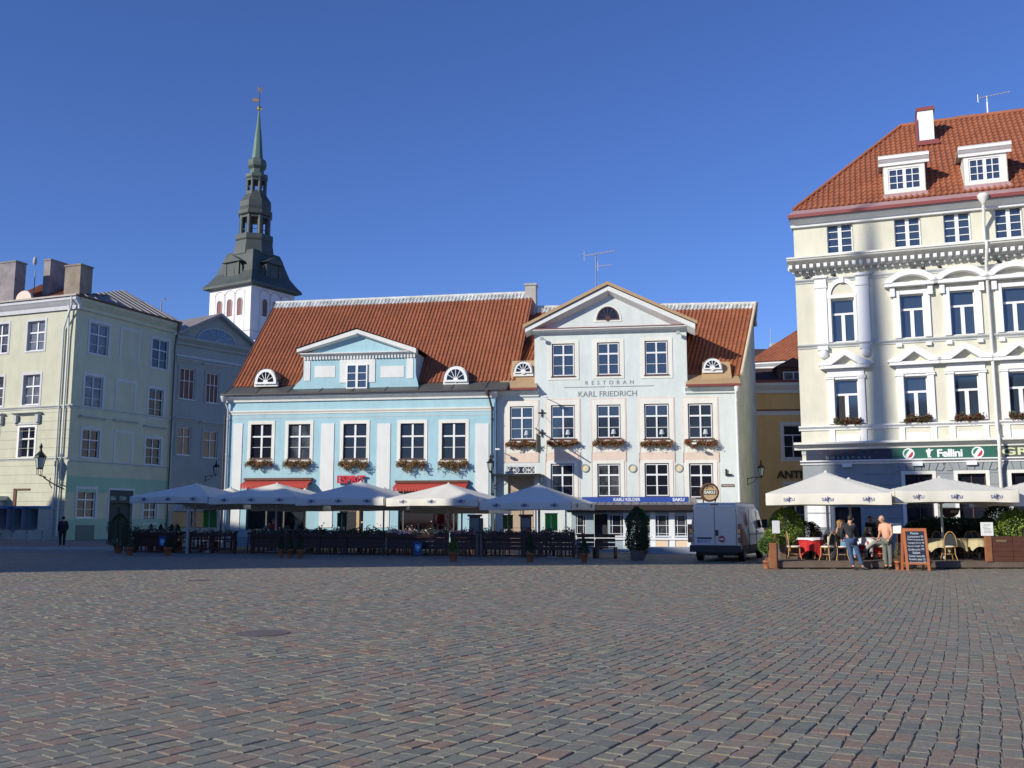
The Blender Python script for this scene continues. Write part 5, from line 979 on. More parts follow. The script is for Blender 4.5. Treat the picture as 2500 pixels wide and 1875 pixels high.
# grey-blue pediment house
go = P(411, 1262, 78.6); g2_ = P(640, 1262, 86.6); FGB = Fac(go.x, go.y, math.degrees(atan2(g2_.y-go.y, g2_.x-go.x))); f = FGB; GB = root('grey_pediment_house', 'narrow grey blue house with pediment and half round attic window in shade', 'house', (go.x, go.y, 0)); GL_ = (g2_-go).length
gz_ = f.px(480, 845)[1]; q1 = [f.rect(439, 900, 475, 975), f.rect(504, 912, 534, 984)]; q2 = [f.rect(432, 1043, 465, 1111), f.rect(496.5, 1053, 530, 1118)]; qs = f.rect(420, 1248, 530, 1292)
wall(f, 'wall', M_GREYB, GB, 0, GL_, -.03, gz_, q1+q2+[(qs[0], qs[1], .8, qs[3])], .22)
for r in q1: window(f, GB, r, bars_v=((.33, .04, 0, 1), (.67, .04, 0, 1)), bars_h=((.6, .05, 0, 1),), fw=.06, gm=M_BLIND)
for r in q2: window(f, GB, r, bars_v=((.5, .07, 0, 1),), bars_h=((.66, .05, 0, 1),), fw=.06)
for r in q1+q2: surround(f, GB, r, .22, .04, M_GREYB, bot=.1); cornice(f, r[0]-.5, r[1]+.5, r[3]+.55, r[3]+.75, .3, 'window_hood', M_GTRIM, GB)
shopfront(f, GB, (qs[0], qs[1], .8, qs[3]), (.45,))
cornice(f, -.2, GL_, gz_-.1, gz_+.55, .45, 'pediment_cornice', M_GREYB, GB); MB(f).box(0, GL_, -.08, 0, gz_-1.1, gz_-.9).build('string_course', M_GTRIM, GB)
ap = f.px(539.5, 772, .3); pl0 = (-.25, gz_+.55); pr0 = (ap[0]*2+.25, gz_+.55)
MB(f).prism([pl0, pr0, ap], 0, .2).build('tympanum', M_GREYB, GB)
for (a, b) in ((pl0, ap), (ap, pr0)): MB(f).add([(a[0], -.45, a[1]), (b[0], -.45, b[1]), (b[0], -.45, b[1]+.25), (a[0], -.45, a[1]+.25), (a[0], 4, a[1]+.25), (b[0], 6, b[1]+.25), (a[0], 0, a[1]-.1), (b[0], 0, b[1]-.1)], [(0, 1, 2, 3), (3, 2, 5, 4), (0, 1, 7, 6)]).build('raking_cornice', M_METROOF if a is pl0 else M_GREYB, GB)
s, z = f.px(528, 838); lunette(f, GB, s, z+.1, 2.0, 1.15, y=-.04, spokes=6, fm=M_GTRIM, gm=M_GLASSB)
s, z = f.px(521, 1160, 1.0); lantern(f, s, z, 1.3, 'pale glass wall lantern in front of the grey pediment house', sc=1.3)
# mannequins in the shop window
for k, s in enumerate((f.px(466, 1270)[0], f.px(476, 1270)[0])):
    m = MB(f).lathe(s, .5, [(.09, .85), (.13, 1.5), (.16, 1.75), (.12, 1.95), (.19, 2.25), (.06, 2.35)], 8).ell((s, .5, 2.48), .1, .11, .13)
    thing(m, 'shop_mannequin', [M_FLW, M_CREAM][k], ['pale pink bald mannequin in the grey house shop window', 'cream mannequin right behind the pink one in the grey house shop window'][k], 'mannequin')
# antenna small on left
a = P(394, 738, 80); b = P(394, 760, 80); thing(MB().tube([b-Vector((0, 0, 3)), a], .05, 5).tube([a+Vector((-.1, 0, .15)), a+Vector((.8, 0, .4))], .03, 4).tube([a+Vector((.3, -.3, .3)), a+Vector((.3, .3, .3))], .02, 4), 'small_antenna', M_METROOF, 'small bent aerial between the green and grey houses on the left', 'antenna')
# ================================================================ church tower
cc = P(593, 1262, 150); FC = Fac(cc.x, cc.y, -32); f = FC; CH = root('church_tower', 'white church tower with dark baroque copper spire, gilt ball and weather vane', 'church', (cc.x, cc.y, 0)); Ls = 9.4
zt = f.px(593, 697)[1]; zw = P(593, 820, 150).z
FCR = Fac(cc.x, cc.y, 58)
def niches(F, sg, xs, nm):
    m = MB(F); w = []
    for x in xs: w.append(x)
    mt, mg = MB(F), MB(F)
    for x in w:
        mt.prism([(x-.95, 27.0), (x+.95, 27.0)]+arch_pts(x, 33.2, .95, .95, 10), -.0, .02)
        pts = [(x-.42, z0n), (x+.42, z0n)]+arch_pts(x, z1n, .42, .5, 8); mg.prism(pts, -.06, .03)
    return mg
z0n = P(520, 771, 152).z; z1n = P(520, 738, 152).z
zb2 = P(593, 826, 150).z
def face(F, s0, s1, cs):
    wm = MB(F); wm.poly([(s0, 0, 0), (s1, 0, 0), (s1, 0, zt), (s0, 0, zt)]); wm.build('wall', M_CHURCH, CH, fix=False)
    ln = MB(F)
    for c in cs:
        for sgn in (-1, 1): ln.box(c+sgn*1.05-.05, c+sgn*1.05+.05, -.03, 0, z0n-2.6, z1n+1.6)
        o = arch_pts(c, z1n+1.3, 1.05, .7, 8)
        ln.tube([(x, -.03, z) for x, z in o], .05, 4)
        MB(F).prism([(c-.5, z0n), (c+.5, z0n)]+arch_pts(c, z1n, .5, .55, 8), -.02, .05).build('belfry_opening', mat('brown_louvre', (.20, .10, .085), .8), CH)
        o = [(c-.5, z0n)]+list(reversed(arch_pts(c, z1n, .55, .6, 8)))+[(c+.5, z0n)]; MB(F).tube([(x, -.05, z) for x, z in o], .09, 4).build('opening_trim', M_CTRIM, CH)
    ln.box(s0+.05, s1-.05, -.05, 0, z0n-2.7, z0n-2.55).build('blind_arcade', M_CTRIM, CH)
face(FC, -Ls, 0, (-7.0, -4.7, -2.4)); face(FCR, 0, Ls, (2.9, 5.2, 7.5))
MB(FC).poly([(-Ls, 0, 0), (-Ls, Ls, 0), (-Ls, Ls, zt), (-Ls, 0, zt)]).poly([(0, Ls, 0), (-Ls, Ls, 0), (-Ls, Ls, zt), (0, Ls, zt)]).build('wall', M_CHURCH, CH, fix=False)
MB(FC).add([(-1.5, -.5, zb2-1.4), (-1.5, -4, zb2-6), (6, -4, zb2-6), (6, 2.5, zb2-1.0), (0.3, -.3, zb2-.3)], [(0, 1, 2, 3, 4)]).build('nave_wall', M_CHURCH, CH)
ctr = FC.w(-Ls/2, Ls/2, 0); hz_ = lambda v: P(620, v, ctr.y).z
def sq_loft(prof, n=4, rot=0.0, deg=-32):
    m = MB(Matrix.Translation(ctr) @ Matrix.Rotation(R(deg), 4, 'Z')); m.lathe(0, 0, prof, n, 0, False, rot); return m
q2r = sqrt(2); zE = zt
z6 = hz_(640)
prof = [((Ls/2)*q2r, zE-.1), ((Ls/2+.85)*q2r, zE+.1), ((Ls/2+.85)*q2r, zE+.45), (4.9*q2r, zE+1.3), (4.1*q2r, zE+2.6), (3.6*q2r, zE+4.2), (3.2*q2r, zE+5.6), (2.9*q2r, zE+6.4)]
sq_loft(prof, 4, pi/4).build('tower_roof', M_COPPER, CH)
o8 = pi/8; z_a = zE+5.9
W_ = lambda px: px/2400*ctr.y/2/cos(o8)
pr8 = [(W_(98), z_a), (W_(92), hz_(610)), (W_(86), hz_(596)), (W_(90), hz_(592)), (W_(90), hz_(580)), (W_(72), hz_(578))]
sq_loft(pr8, 8, o8).build('octagon_drum', M_COPPER, CH)
def lantern8(v0, v1, wpx, name, mt, cw=.34):
    m = sq_loft([(W_(wpx), hz_(v1)+.5), (W_(wpx), hz_(v1)+.05), (W_(wpx+6), hz_(v1)+.02), (W_(wpx+6), hz_(v1)-.3)], 8, o8)
    rr = W_(wpx)*.93
    for k in range(8):
        a = o8+k*pi/4; a2 = a+pi/4; x, y = rr*cos(a), rr*sin(a); m.tube([(x, y, hz_(v0)-.2), (x, y, hz_(v1)+.1)], cw, 6)
        x2, y2 = rr*cos(a2), rr*sin(a2); zt2 = hz_(v1)+.0
        pts = [((x*(1-t)+x2*t), (y*(1-t)+y2*t), zt2-.75+.75*sin(pi*t)) for t in (0, .25, .5, .75, 1)]
        m.add([pts[0], pts[1], pts[2], pts[3], pts[4], (x2, y2, zt2+.1), (x, y, zt2+.1)], [(0, 1, 2, 3, 4, 5, 6)])
        m.tube([(x, y, hz_(v0)+.8), (x2, y2, hz_(v0)+.8)], .07, 4)
    m.build(name, mt, CH)
lantern8(578, 534, 67, 'lower_lantern', M_COPPER, .42)
sq_loft([(W_(78), hz_(532)), (W_(82), hz_(529)), (W_(82), hz_(521)), (W_(72), hz_(519)), (W_(76), hz_(511)), (W_(75), hz_(498)), (W_(62), hz_(488)), (W_(50), hz_(479)), (W_(48), hz_(471))], 8, o8).build('lower_onion', M_COPPER, CH)
lantern8(472, 442, 45, 'upper_lantern', M_COPPER, .28)
sq_loft([(W_(50), hz_(440)), (W_(54), hz_(437)), (W_(54), hz_(430)), (W_(34), hz_(426)), (W_(33), hz_(416)), (W_(44), hz_(409)), (W_(46), hz_(402)), (W_(42), hz_(394)), (W_(28), hz_(389)), (W_(26), hz_(387))], 8, o8).build('upper_onion', mat('green_brown_copper', (.09, .125, .11), .6, (.06, .08, .07), .4, .9), CH)
sq_loft([(W_(27), hz_(388)), (W_(18), hz_(340)), (W_(10), hz_(305)), (W_(4), hz_(274)), (.05, hz_(258))], 8, o8).build('spire', M_PATINA, CH)
sq_loft([(.05, hz_(270)), (.35, hz_(268.5)), (.42, hz_(265)), (.35, hz_(261.5)), (.05, hz_(260))], 12).build('gilt_ball', M_GOLD, CH)
m = MB(Matrix.Translation(ctr)); m.tube([(0, 0, hz_(262)), (0, 0, hz_(209))], .07, 5)
m.build('finial_rod', M_BLACK, CH)
m = MB(Matrix.Translation(ctr)); zv = hz_(245); m.prism([(0, zv+.1), (-.4, zv+.35), (-1.3, zv+.3), (-1.0, zv), (-1.4, zv-.25), (-.4, zv-.25), (0, zv-.1)], -.04, .04).build('weather_vane', mat('dull_brown_gilt', (.22, .14, .08), .6), CH)
m = MB(Matrix.Translation(ctr)); zv = hz_(219)
for k in range(4): a = k*pi/4; m.tube([(-.5*cos(a), 0, zv-.6*sin(a)), (.5*cos(a), 0, zv+.6*sin(a))], .07, 4)
m.build('star_cross', mat('dull_brown_gilt', (0, 0, 0)), CH)
for k in range(4):
    a = R(-32) + k*pi/2; F = Fac(ctr.x, ctr.y, math.degrees(a)); y0 = -4.45; zd = zE+1.2
    m = MB(F); m.box(-1.55, 1.55, y0, -1.5, zd-.4, zd+3.0); m.prism([(-2.15, zd+3.0), (2.15, zd+3.0), (0, zd+4.15)], y0-.35, -1.0)
    for sg in (-1, 1):
        m.prism([(sg*1.55, zd-.4), (sg*3.0, zd-.4), (sg*2.6, zd+.3), (sg*2.1, zd+1.1), (sg*2.0, zd+2.2), (sg*1.55, zd+2.8)], y0+.15, -2.6)
    m.prism([(-.5, zd+.4), (.5, zd+.4)]+arch_pts(0, zd+1.8, .5, .5, 8), y0-.06, y0)
    m.box(-1.55, -1.25, y0-.1, y0, zd-.2, zd+3).box(1.25, 1.55, y0-.1, y0, zd-.2, zd+3)
    m.build('tower_dormer', M_COPPER, CH)
# ================================================================ town hall across the square (outside the picture, outline and arch shaped for the shade it throws)
SD = Vector((sin(SUN_AZ), cos(SUN_AZ), 0)); SP = Vector((-cos(SUN_AZ), sin(SUN_AZ), 0)); TE = math.tan(SUN_EL); S0 = -22.0
org = SD*S0; TM = Matrix(((SP.x, SD.x, 0, org.x), (SP.y, SD.y, 0, org.y), (0, 0, 1, 0), (0, 0, 0, 1)))
off = -TE*S0
prof = [(34.2, 0), (34.2, 11.6+off), (37.2, 11.6+off), (37.4, 11.0+off), (39.2, 11.0+off), (39.4, 12.8+off), (43.6, 12.8+off), (45.0, 11.1+off), (55, 10.9+off), (57.5, 10.4+off), (66, 10.2+off), (74, 9.6+off), (74.6, 8.3+off), (90, 6.4+off), (90, 0)]
TW = root('town_hall', 'long pale stone town hall left of the square, outside the frame', 'building', tuple(TM @ Vector((60, 0, 0))))
MB(TM).prism(prof, -9, 0).build('body', M_GREYST, TW)
tw = [(36.6, 8+off), (36.6, 14.9+off), (26.3, 15.9+off), (22.6, 15.9+off), (22.6, 14.5+off), (25.0, 12.6+off), (29, 9.2+off), (32, 6.2+off), (34.3, 2.6+off)]
MB(TM).prism(tw, -1.2, 0).build('shade_arch', M_GREYST, TW)  # unseen arch, made up so the near cobbles stay lit under its shade
MB(TM).prism([(25.9, 15.8+off), (29.6, 15.8+off), (29.5, 22.7+off), (28.0, 23.6+off), (27.8, 32+off), (27.5, 37+off), (27.15, 32+off), (27.0, 23.6+off), (25.9, 22.7+off)], -1.2, 0).build('tower_and_spire', M_COPPER, TW)

# ================================================================ houses on the far side of the square, behind the viewer
for i, (x0, x1, y, h, m, nm) in enumerate(((-22, -6, -34, 13, M_GREYST, 'grey'), (-5.5, 9, -33, 15, M_PALEY, 'pale yellow'), (9.5, 26, -34, 12.5, M_GREYB, 'grey blue'), (26.5, 48, -32, 15, M_YEL, 'ochre'))):
    t = root('townhouse', nm + ' plastered townhouse on the side of the square behind the viewer', 'house', ((x0+x1)/2, y, 0), 'houses behind the viewer')
    F = Fac(x1, y, 180); w = x1-x0; ops = []
    for r in range(3):
        k = 0
        while 1.4+k*3 < w-2: ops.append((1.4+k*3, 2.6+k*3, 1.2+r*3.8, 3.2+r*3.8)); k += 1
    wall(F, 'wall', m, t, 0, w, 0, h, ops, .2); mb = MB(F)
    for o in ops: mb.poly([(o[0], .18, o[2]), (o[1], .18, o[2]), (o[1], .18, o[3]), (o[0], .18, o[3])])
    mb.build('window_panes', M_GLASS, t, fix=False)
    MB(F).add([(0, -.4, h), (w, -.4, h), (w, 5, h+4), (0, 5, h+4), (w, 10, h), (0, 10, h)], [(0, 1, 2, 3), (3, 2, 4, 5)]).build('roof', M_TILE, t)
    MB(F).box(0, w, 9.8, 10, 0, h).build('rear_wall', m, t)
# ================================================================ umbrellas
def umbrella(name, label, group, x, y, rz, size, zval, zpk, nside=3, val=.30, poleside=0.0, logos=True, sag=.05):
    """square parasol centred on x,y; front side faces local -y"""
    t = root(name, label, 'parasol', (x, y, 0), group); h = size/2; M = Matrix.Translation((x, y, 0)) @ Matrix.Rotation(R(rz), 4, 'Z')
    m = MB(M); n = 8; zt = zval+val
    def top(u, v): # canopy height over the square, sag between ribs
        r = max(abs(u), abs(v)); a = abs(abs(u)-abs(v)); tt = r; s = sag*sin(pi*min(1, min(a/max(r, 1e-4), 1)))*r
        return zpk - (zpk-zt)*(r**.93) - s
    g = 12; idx = {}; V = []
    for i in range(-g, g+1):
        for j in range(-g, g+1): idx[i, j] = len(V); V.append((h*i/g, h*j/g, top(i/g, j/g)))
    F_ = [(idx[i, j], idx[i+1, j], idx[i+1, j+1], idx[i, j+1]) for i in range(-g, g) for j in range(-g, g)]
    m.add(V, F_, 0, True); m.build('canopy', M_CANVAS, t)
    vm = MB(M)
    for k in range(4):
        A = [(-h, -h), (h, -h), (h, h), (-h, h)][k]; B = [(h, -h), (h, h), (-h, h), (-h, -h)][k]; q = 24; vs = []
        for i in range(q+1):
            u = i/q; px_, py_ = A[0]+(B[0]-A[0])*u, A[1]+(B[1]-A[1])*u; w = .012*sin(u*pi*11+k)+.01*sin(u*29); nx, ny = (B[1]-A[1])/size, -(B[0]-A[0])/size
            r = 1-2*u; zz = top(px_/h, py_/h); dr = -.05*abs(cos(u*pi))**4 - .035*(1-abs(r))
            vs += [(px_+nx*.004, py_+ny*.004, zz+.004), (px_+nx*(.02+w), py_+ny*(.02+w), zz-val*.5), (px_+nx*(.0+w*1.5), py_+ny*(.0+w*1.5), zval+dr-sag*.6)]
        vm.add(vs, [(3*i+a, 3*i+a+1, 3*i+a+4, 3*i+a+3) for i in range(q) for a in (0, 1)], 0, True)
    vm.build('valance', M_CANVAS, t, fix=False)
    MB(M).lathe(0, 0, [(.045, .05), (.045, zpk-.1)], 10).lathe(0, 0, [(.09, zpk-.06), (.05, zpk+.02), (.02, zpk+.04)], 8).build('pole', M_POLE, t)
    rb = MB(M)
    for k in range(8):
        a = k*pi/4; L = h*(sqrt(2) if k % 2 else 1)*.985; rb.tube([(0, 0, zpk-.1), (L*cos(a), L*sin(a), zt-.03)], .018, 4); rb.tube([(0, 0, zpk-.95), (L*.5*cos(a), L*.5*sin(a), (zpk-.1+zt)/2-.03)], .014, 4)
    rb.build('ribs', M_POLE, t)
    MB(M).box(-.4, .4, -.4, .4, .0, .07).lathe(0, 0, [(.08, .07), (.07, .4)], 10).build('base', M_GREYST, t)
    if logos:
        for side in (0, 1):
            S = Fac(0, 0, 0); S.M = M @ Matrix.Rotation(pi/2*side, 4, 'Z')
            for c in (-.31, 0.0, .32) if side == 0 else (-.3, .3):
                x0 = c*size; z0 = zval+.07; o = text_mb(S, 'SAKU', x0-.18, x0+.18, z0, z0+.10, h+.035, .004, bold=.01); 
                o.tube([(x0-.0, -h-.045, z0-.04), (x0+.0, -h-.045, z0+.15)], .011, 4).tube([(x0-.07, -h-.045, z0+.0), (x0+.07, -h-.045, z0+.12)], .008, 4).tube([(x0+.07, -h-.045, z0+.0), (x0-.07, -h-.045, z0+.12)], .008, 4)
                o.build('printed_logo', M_LOGO, t, fix=False)
    return t
to = P(316, 1262, 48.0); te_ = P(1400, 1262, 41.6); td = math.degrees(atan2(te_.y-to.y, te_.x-to.x)); FT = Fac(to.x, to.y, td)
fr = [(316, 508, 1227, 1182, 'leftmost shaded parasol of the middle terrace front row'), (508, 721, 1229, 1181.5, 'second parasol of the middle terrace front row, wholly in shade'), (721, 938, 1232, 1177, 'third front row parasol below the red raised letters, half in sunlight'),
      (942, 1167, 1233.5, 1181.5, 'brightly sunlit fourth front row parasol of the middle terrace'), (1172, 1400, 1243, 1183, 'rightmost shaded parasol of the middle terrace next to the verandah')]
for i, (u0, u1, vv, vp, lb_) in enumerate(fr):
    s0 = FT.px(u0, 1230)[0]; s1 = FT.px(u1, 1230)[0]; sz = s1-s0-.03; c = (s0+s1)/2; p = FT.w(c, sz/2, 0); zv = FT.px((u0+u1)/2, vv)[1]; zp = FT.px(u0, vp, -sz/2)[1]
    umbrella('parasol', lb_, 'front row parasols of the middle terrace', p.x, p.y, td+[0, .6, -.5, .3, -1.5][i], sz, zv+.04, zp, val=.27)
for i, (u, vp, lb_) in enumerate(((563, 1190, 'parasol behind the gap between the first two front parasols'), (745, 1193, 'rear parasol peeping out between the second and third front parasols'), (938, 1190, 'grey rear parasol peeping out between the half lit and sunlit parasols'), (1128, 1196, 'rear parasol behind the sunlit parasol by the dark downpipe'))):
    s, z = FT.px(u, vp, -6.3); p = FT.w(s, 6.3, 0); umbrella('parasol', lb_, 'rear row parasols of the middle terrace', p.x, p.y, td+1, 4.0, z-1.12, z, val=.27, logos=False)
# right terrace parasols
def rp_umb(u0, v, d, deg, size, zv, vp, lb_):
    a = P(u0, 1262, d); F = Fac(a.x, a.y, deg); p = F.w(size/2, size/2, 0); zp = P(1262, vp, p.y).z
    return umbrella('parasol', lb_, 'parasols of the right terrace', p.x, p.y, deg, size, zv, zp, val=.33, sag=.03)
rp_umb(1871, 1222, 33.6, -17, 4.0, 2.16, 1151, 'big cream sunlit parasol left on the right hand terrace')
rp_umb(2188, 1216, 32.9, -9, 3.85, 2.24, 1165, 'second cream sunlit parasol in front of the Fellini sign')
rp_umb(2474, 1218, 32.6, -6, 4.0, 2.12, 1160, 'cream parasol cut off by the right edge of the picture')
rp_umb(1948, 1224, 38.6, -17, 4.0, 2.26, 1168, 'cream parasol standing behind the big left one on the right terrace')
# ================================================================ plants
def pot(m, x, y, z, r, h, mi=0): m.lathe(x, y, [(r*.72, z), (r*.95, z+h*.8), (r*1.05, z+h*.8), (r*1.05, z+h), (r*.9, z+h), (r*.88, z+h*.9)], 14, mi)
def plant(name, label, x, y, shape, r, h, leafm, potr=.2, poth=.35, z=0.0, n=600, ls=.05, box=False, group=None, flowers=None):
    t = root(name, label, 'potted plant' if poth else 'plant', (x, y, z), group)
    if poth:
        m = MB(); 
        if box: m.box(x-potr, x+potr, y-potr, y+potr, z, z+poth)
        else: pot(m, x, y, z, potr, poth)
        m.build('planter' if box else 'pot', M_DECK if box else M_TERRA, t)
    z0 = z+poth*.9; lf = MB(); st = MB()
    if shape == 'ball': st.tube([(x, y, z0-.05), (x+.02, y, z0+h-r)], .025, 5)
    else: st.tube([(x, y, z0-.05), (x+.02, y, z0+h*.8)], [.03, .012], 5)
    st.build('stem', M_BWOOD, t); cs = [(rnd.gauss(0, 1), rnd.gauss(0, 1), rnd.gauss(0, 1)) for _ in range(9)]
    fl = MB()
    n = int(n*2.6)
    for i in range(n):
        if shape == 'cone':
            q = rnd.random()**.75; a = rnd.uniform(0, 2*pi); rr = r*(1-q)**.75*(.80+.35*rnd.random())*(1+.14*sin(a*5+q*9)); p = (x+rr*cos(a), y+rr*sin(a), z0+h*q); d = (cos(a)*.4, sin(a)*.4, 1.0)
        elif shape == 'column':
            q = rnd.random(); a = rnd.uniform(0, 2*pi); rr = r*min(1, (1-q)*3.2+.15)*(min(1, q*5+.55))*(.72+.38*rnd.random())*(1+.12*sin(a*4+q*11)); p = (x+rr*cos(a), y+rr*sin(a), z0+h*q); d = (cos(a)*.4, sin(a)*.4, 1.0)
        else:
            v = Vector((rnd.gauss(0, 1), rnd.gauss(0, 1), rnd.gauss(0, 1))).normalized(); lump = 1+.22*max(v.dot(Vector(c).normalized()) for c in cs[:5])**3 if shape == 'bush' else 1
            rad = (.62+.42*rnd.random()**.6)*lump; cz = z0+h-r if shape == 'ball' else z0+h*.52
            p = (x+v.x*r*rad, y+v.y*r*rad, cz+v.z*(r if shape == 'ball' else h*.52)*rad); d = v
        if flowers and rnd.random() < flowers[1]: fl.leaf(p, ls*1.1, asp=.9)
        else: lf.leaf(p, ls, mi=0 if rnd.random() < .8 else 1, d=d, asp=.55)
    lf.build('foliage', [leafm, M_LEAFG if leafm is M_LEAFY else leafm], t, fix=False)
    if flowers: fl.build('flowers', flowers[0], t, fix=False)
    return t
def gp(u, v, z=0.0): return ground(u, v, z)
def potpix(u, v, w): # position from pixel of pot bottom; w=px width -> radius
    g = gp(u, v); return g.x, g.y, w/2400*g.y/2
for (u, v, w, sh, rpx, hpx, lm, lb_, n) in (
    (288, 1350, 22, 'column', 24, 78, M_LEAFD, 'tall dark thuja in a terracotta pot at the left end of the terrace', 1500),
    (316, 1356, 20, 'bush', 20, 40, M_LEAFD, 'low dark shrub in a terracotta pot right of the tall left thuja', 600),
    (409, 1357, 20, 'cone', 10, 34, M_LEAFD, 'small dark conifer in a terracotta pot beside the blue shield sign at left', 400),
    (686, 1362, 14, 'cone', 8, 34, M_LEAFD, 'left one of three dark potted conifers below the second parasol', 350),
    (708, 1362, 14, 'cone', 8, 34, M_LEAFD, 'middle one of three dark potted conifers below the second parasol', 350),
    (732, 1363, 18, 'cone', 11, 42, M_LEAFD, 'right and largest of three dark potted conifers below the second parasol', 450),
    (1107, 1371, 21, 'cone', 13, 40, M_LEAFG, 'sunlit little conifer in a bright terracotta pot in front of the flower trough', 600),
    (1294, 1373, 21, 'cone', 14, 46, M_LEAFD, 'dark potted conifer left of the bright green board', 600),
    (1426, 1374, 19, 'cone', 12, 38, M_LEAFD, 'dark potted conifer at the left end of the verandah benches', 500)):
    x, y, r = potpix(u, v, w); k = y/2400; plant('potted_conifer', lb_, x, y, sh, rpx*k, hpx*k, lm, r, .36, n=n, ls=.06, group='potted conifers along the terrace')
x, y, r = potpix(1556, 1368, 24); plant('boxed_thuja', 'tall broad dark green thuja in a wooden planter in front of the verandah', x, y, 'column', .40, 1.72, M_LEAFD, .24, .42, n=2600, ls=.07, box=True)
g = P(1578, 1262, 42.2); plant('potted_shrub', 'lighter green shrub standing behind the big boxed thuja', g.x-.15, 42.6, 'column', .3, 1.75, M_LEAFY, .2, .35, n=900, ls=.07)
# back planting left of the terrace
for u, lb_ in ((338, 'left one of four dark bushes standing behind the left flower trough'), (362, 'second of four dark bushes behind the left flower trough'), (389, 'third of four dark bushes behind the left flower trough'), (404, 'right one of four dark bushes behind the left flower trough')):
    s = FT.px(u, 1262)[0]; p = FT.w(s, 1.0, 0); plant('dark_bush', lb_, p.x, p.y, 'cone', .26, .85, M_LEAFD, .2, .55, n=500, ls=.06, group='dark bushes behind the left trough')
# right terrace plants
DY0 = 33.0; DZ = .24
gl = lambda u, Y: P(u, 1262, Y).x
x, y, r = potpix(1872, 1388, 22); plant('potted_topiary', 'round topiary ball on a thin stem in a terracotta pot left of the right terrace', x, y, 'ball', .27, .80, M_LEAFG, r*.8, .26, n=1500, ls=.045)
plant('potted_topiary', 'smaller yellow green ball shrub behind the topiary ball', gl(1879, 34.4), 34.4, 'ball', .24, 1.0, M_LEAFY, .16, .3, n=900, ls=.05)
plant('leafy_bush', 'big yellow green bush at the left corner of the right terrace', gl(1917, 35.2), 35.2, 'bush', .58, 1.25, M_LEAFY, .3, .5, z=DZ, n=2600, ls=.075, box=True)
plant('leafy_bush', 'dark green shrub right of the big yellow green bush', gl(1962, 36.5), 36.5, 'bush', .5, .8, M_LEAFD, .3, .5, z=DZ, n=1200, ls=.07, box=True)
plant('leafy_bush', 'small dark conifer in front of the white wall block', gl(1983, 37), 37, 'cone', .16, .75, M_LEAFD, .2, .55, z=DZ, n=500, ls=.05, box=True)
for u, Y, r, h, lm, lb_ in ((2480, 33.6, .62, .95, M_LEAFY, 'large yellow green bush over the brown planter at the right edge'), (2440, 36.4, .5, 1.2, M_LEAFD, 'dark bush behind the right planter next to the menu sign'), (2270, 37.2, .9, .7, M_LEAFD, 'dark hedge bush behind the blackboard'), (2335, 37.4, .9, .7, M_LEAFD, 'dark hedge bush under the heater lamp'), (2390, 37.2, .7, .7, M_LEAFD, 'dark hedge bush behind the chairs left of the menu sign')):
    plant('leafy_bush', lb_, gl(u, Y), Y, 'bush', r, h, lm, .35, .75, z=DZ, n=int(1800*r+600), ls=.08, box=True)
x, y, r = potpix(2192, 1391, 15); plant('potted_plant', 'thin stemmed plant in a terracotta pot between the orange shirt man and the blackboard', x, y, 'cone', .10, .62, M_LEAFB, r*.9, .28, n=160, ls=.05)
# ================================================================ middle terrace furniture
FTs = lambda u, d=0.0: FT.px(u, 1300, -d)[0]
def trough(s0, s1, dep, lit, label, fl=(M_FLW, .25)):
    p = FT.w((s0+s1)/2, dep, 0); t = root('terrace_fence', label, 'fence', p, 'dark wooden terrace fences with flower troughs'); F = FT
    m = MB(F); n = 4
    for k in range(3): z = .30+.165*k; m.box(s0+.05, s1-.05, dep-.015-.004*(k%2), dep+.015, z, z+.16)
    for s_ in [s0+.4+.42*q for q in range(int((s1-s0-.5)/.42)+1)]: m.box(s_, s_+.035, dep-.01, dep+.01, .05, .30)
    m.box(s0+.05, s1-.05, dep-.012, dep+.012, .04, .09)
    m.build('boards', M_WOOD, t)
    for s in (s0+.05, s1-.05): MB(F).box(s-.05, s+.05, dep-.05, dep+.05, 0, 1.02).build('post', M_WOOD, t)
    MB(F).box(s0, s1, dep-.14, dep+.12, .80, .97).build('trough', M_WOOD, t)
    a, b = MB(F), MB(F)
    for i in range(int(520*(s1-s0))):
        x_ = rnd.uniform(s0, s1); q = (x_, dep+rnd.gauss(0, .12), .96+abs(rnd.gauss(0, .10))*(1+.5*sin(x_*7)))
        (b if rnd.random() < fl[1] else a).leaf(q, .08, asp=.8)
    a.build('foliage', M_LEAFD, t, fix=False); b.build('flowers', fl[0], t, fix=False); return t
def rails(s0, s1, dep, label):
    p = FT.w((s0+s1)/2, dep, 0); t = root('terrace_fence', label, 'fence', p, 'dark wooden terrace fences with flower troughs')
    m = MB(FT)
    for s in (s0, (s0+s1)/2, s1): MB(FT).box(s-.05, s+.05, dep-.05, dep+.05, 0, 1.0).build('post', M_WOOD, t)
    MB(FT).box(s0, s1, dep-.02, dep+.02, .18, .26).box(s0, s1, dep-.02, dep+.02, .62, .7).build('rail', M_WOOD, t)
    MB(FT).box(s0, s1, dep-.14, dep+.12, .80, .95).build('trough', M_WOOD, t); a, b = MB(FT), MB(FT)
    for i in range(int(150*(s1-s0))): (b if rnd.random() < .2 else a).leaf((rnd.uniform(s0, s1), dep+rnd.gauss(0, .1), .96+abs(rnd.gauss(0, .08))), .07, asp=.8)
    a.build('foliage', M_LEAFD, t, fix=False); b.build('flowers', M_FLW, t, fix=False); return t
trough(FTs(322), FTs(425), .2, False, 'fence with flower trough at the left end of the terrace beside the tall thuja')
rails(FTs(459), FTs(568), .2, 'open railed fence with trough between the two terrace entrances at left')
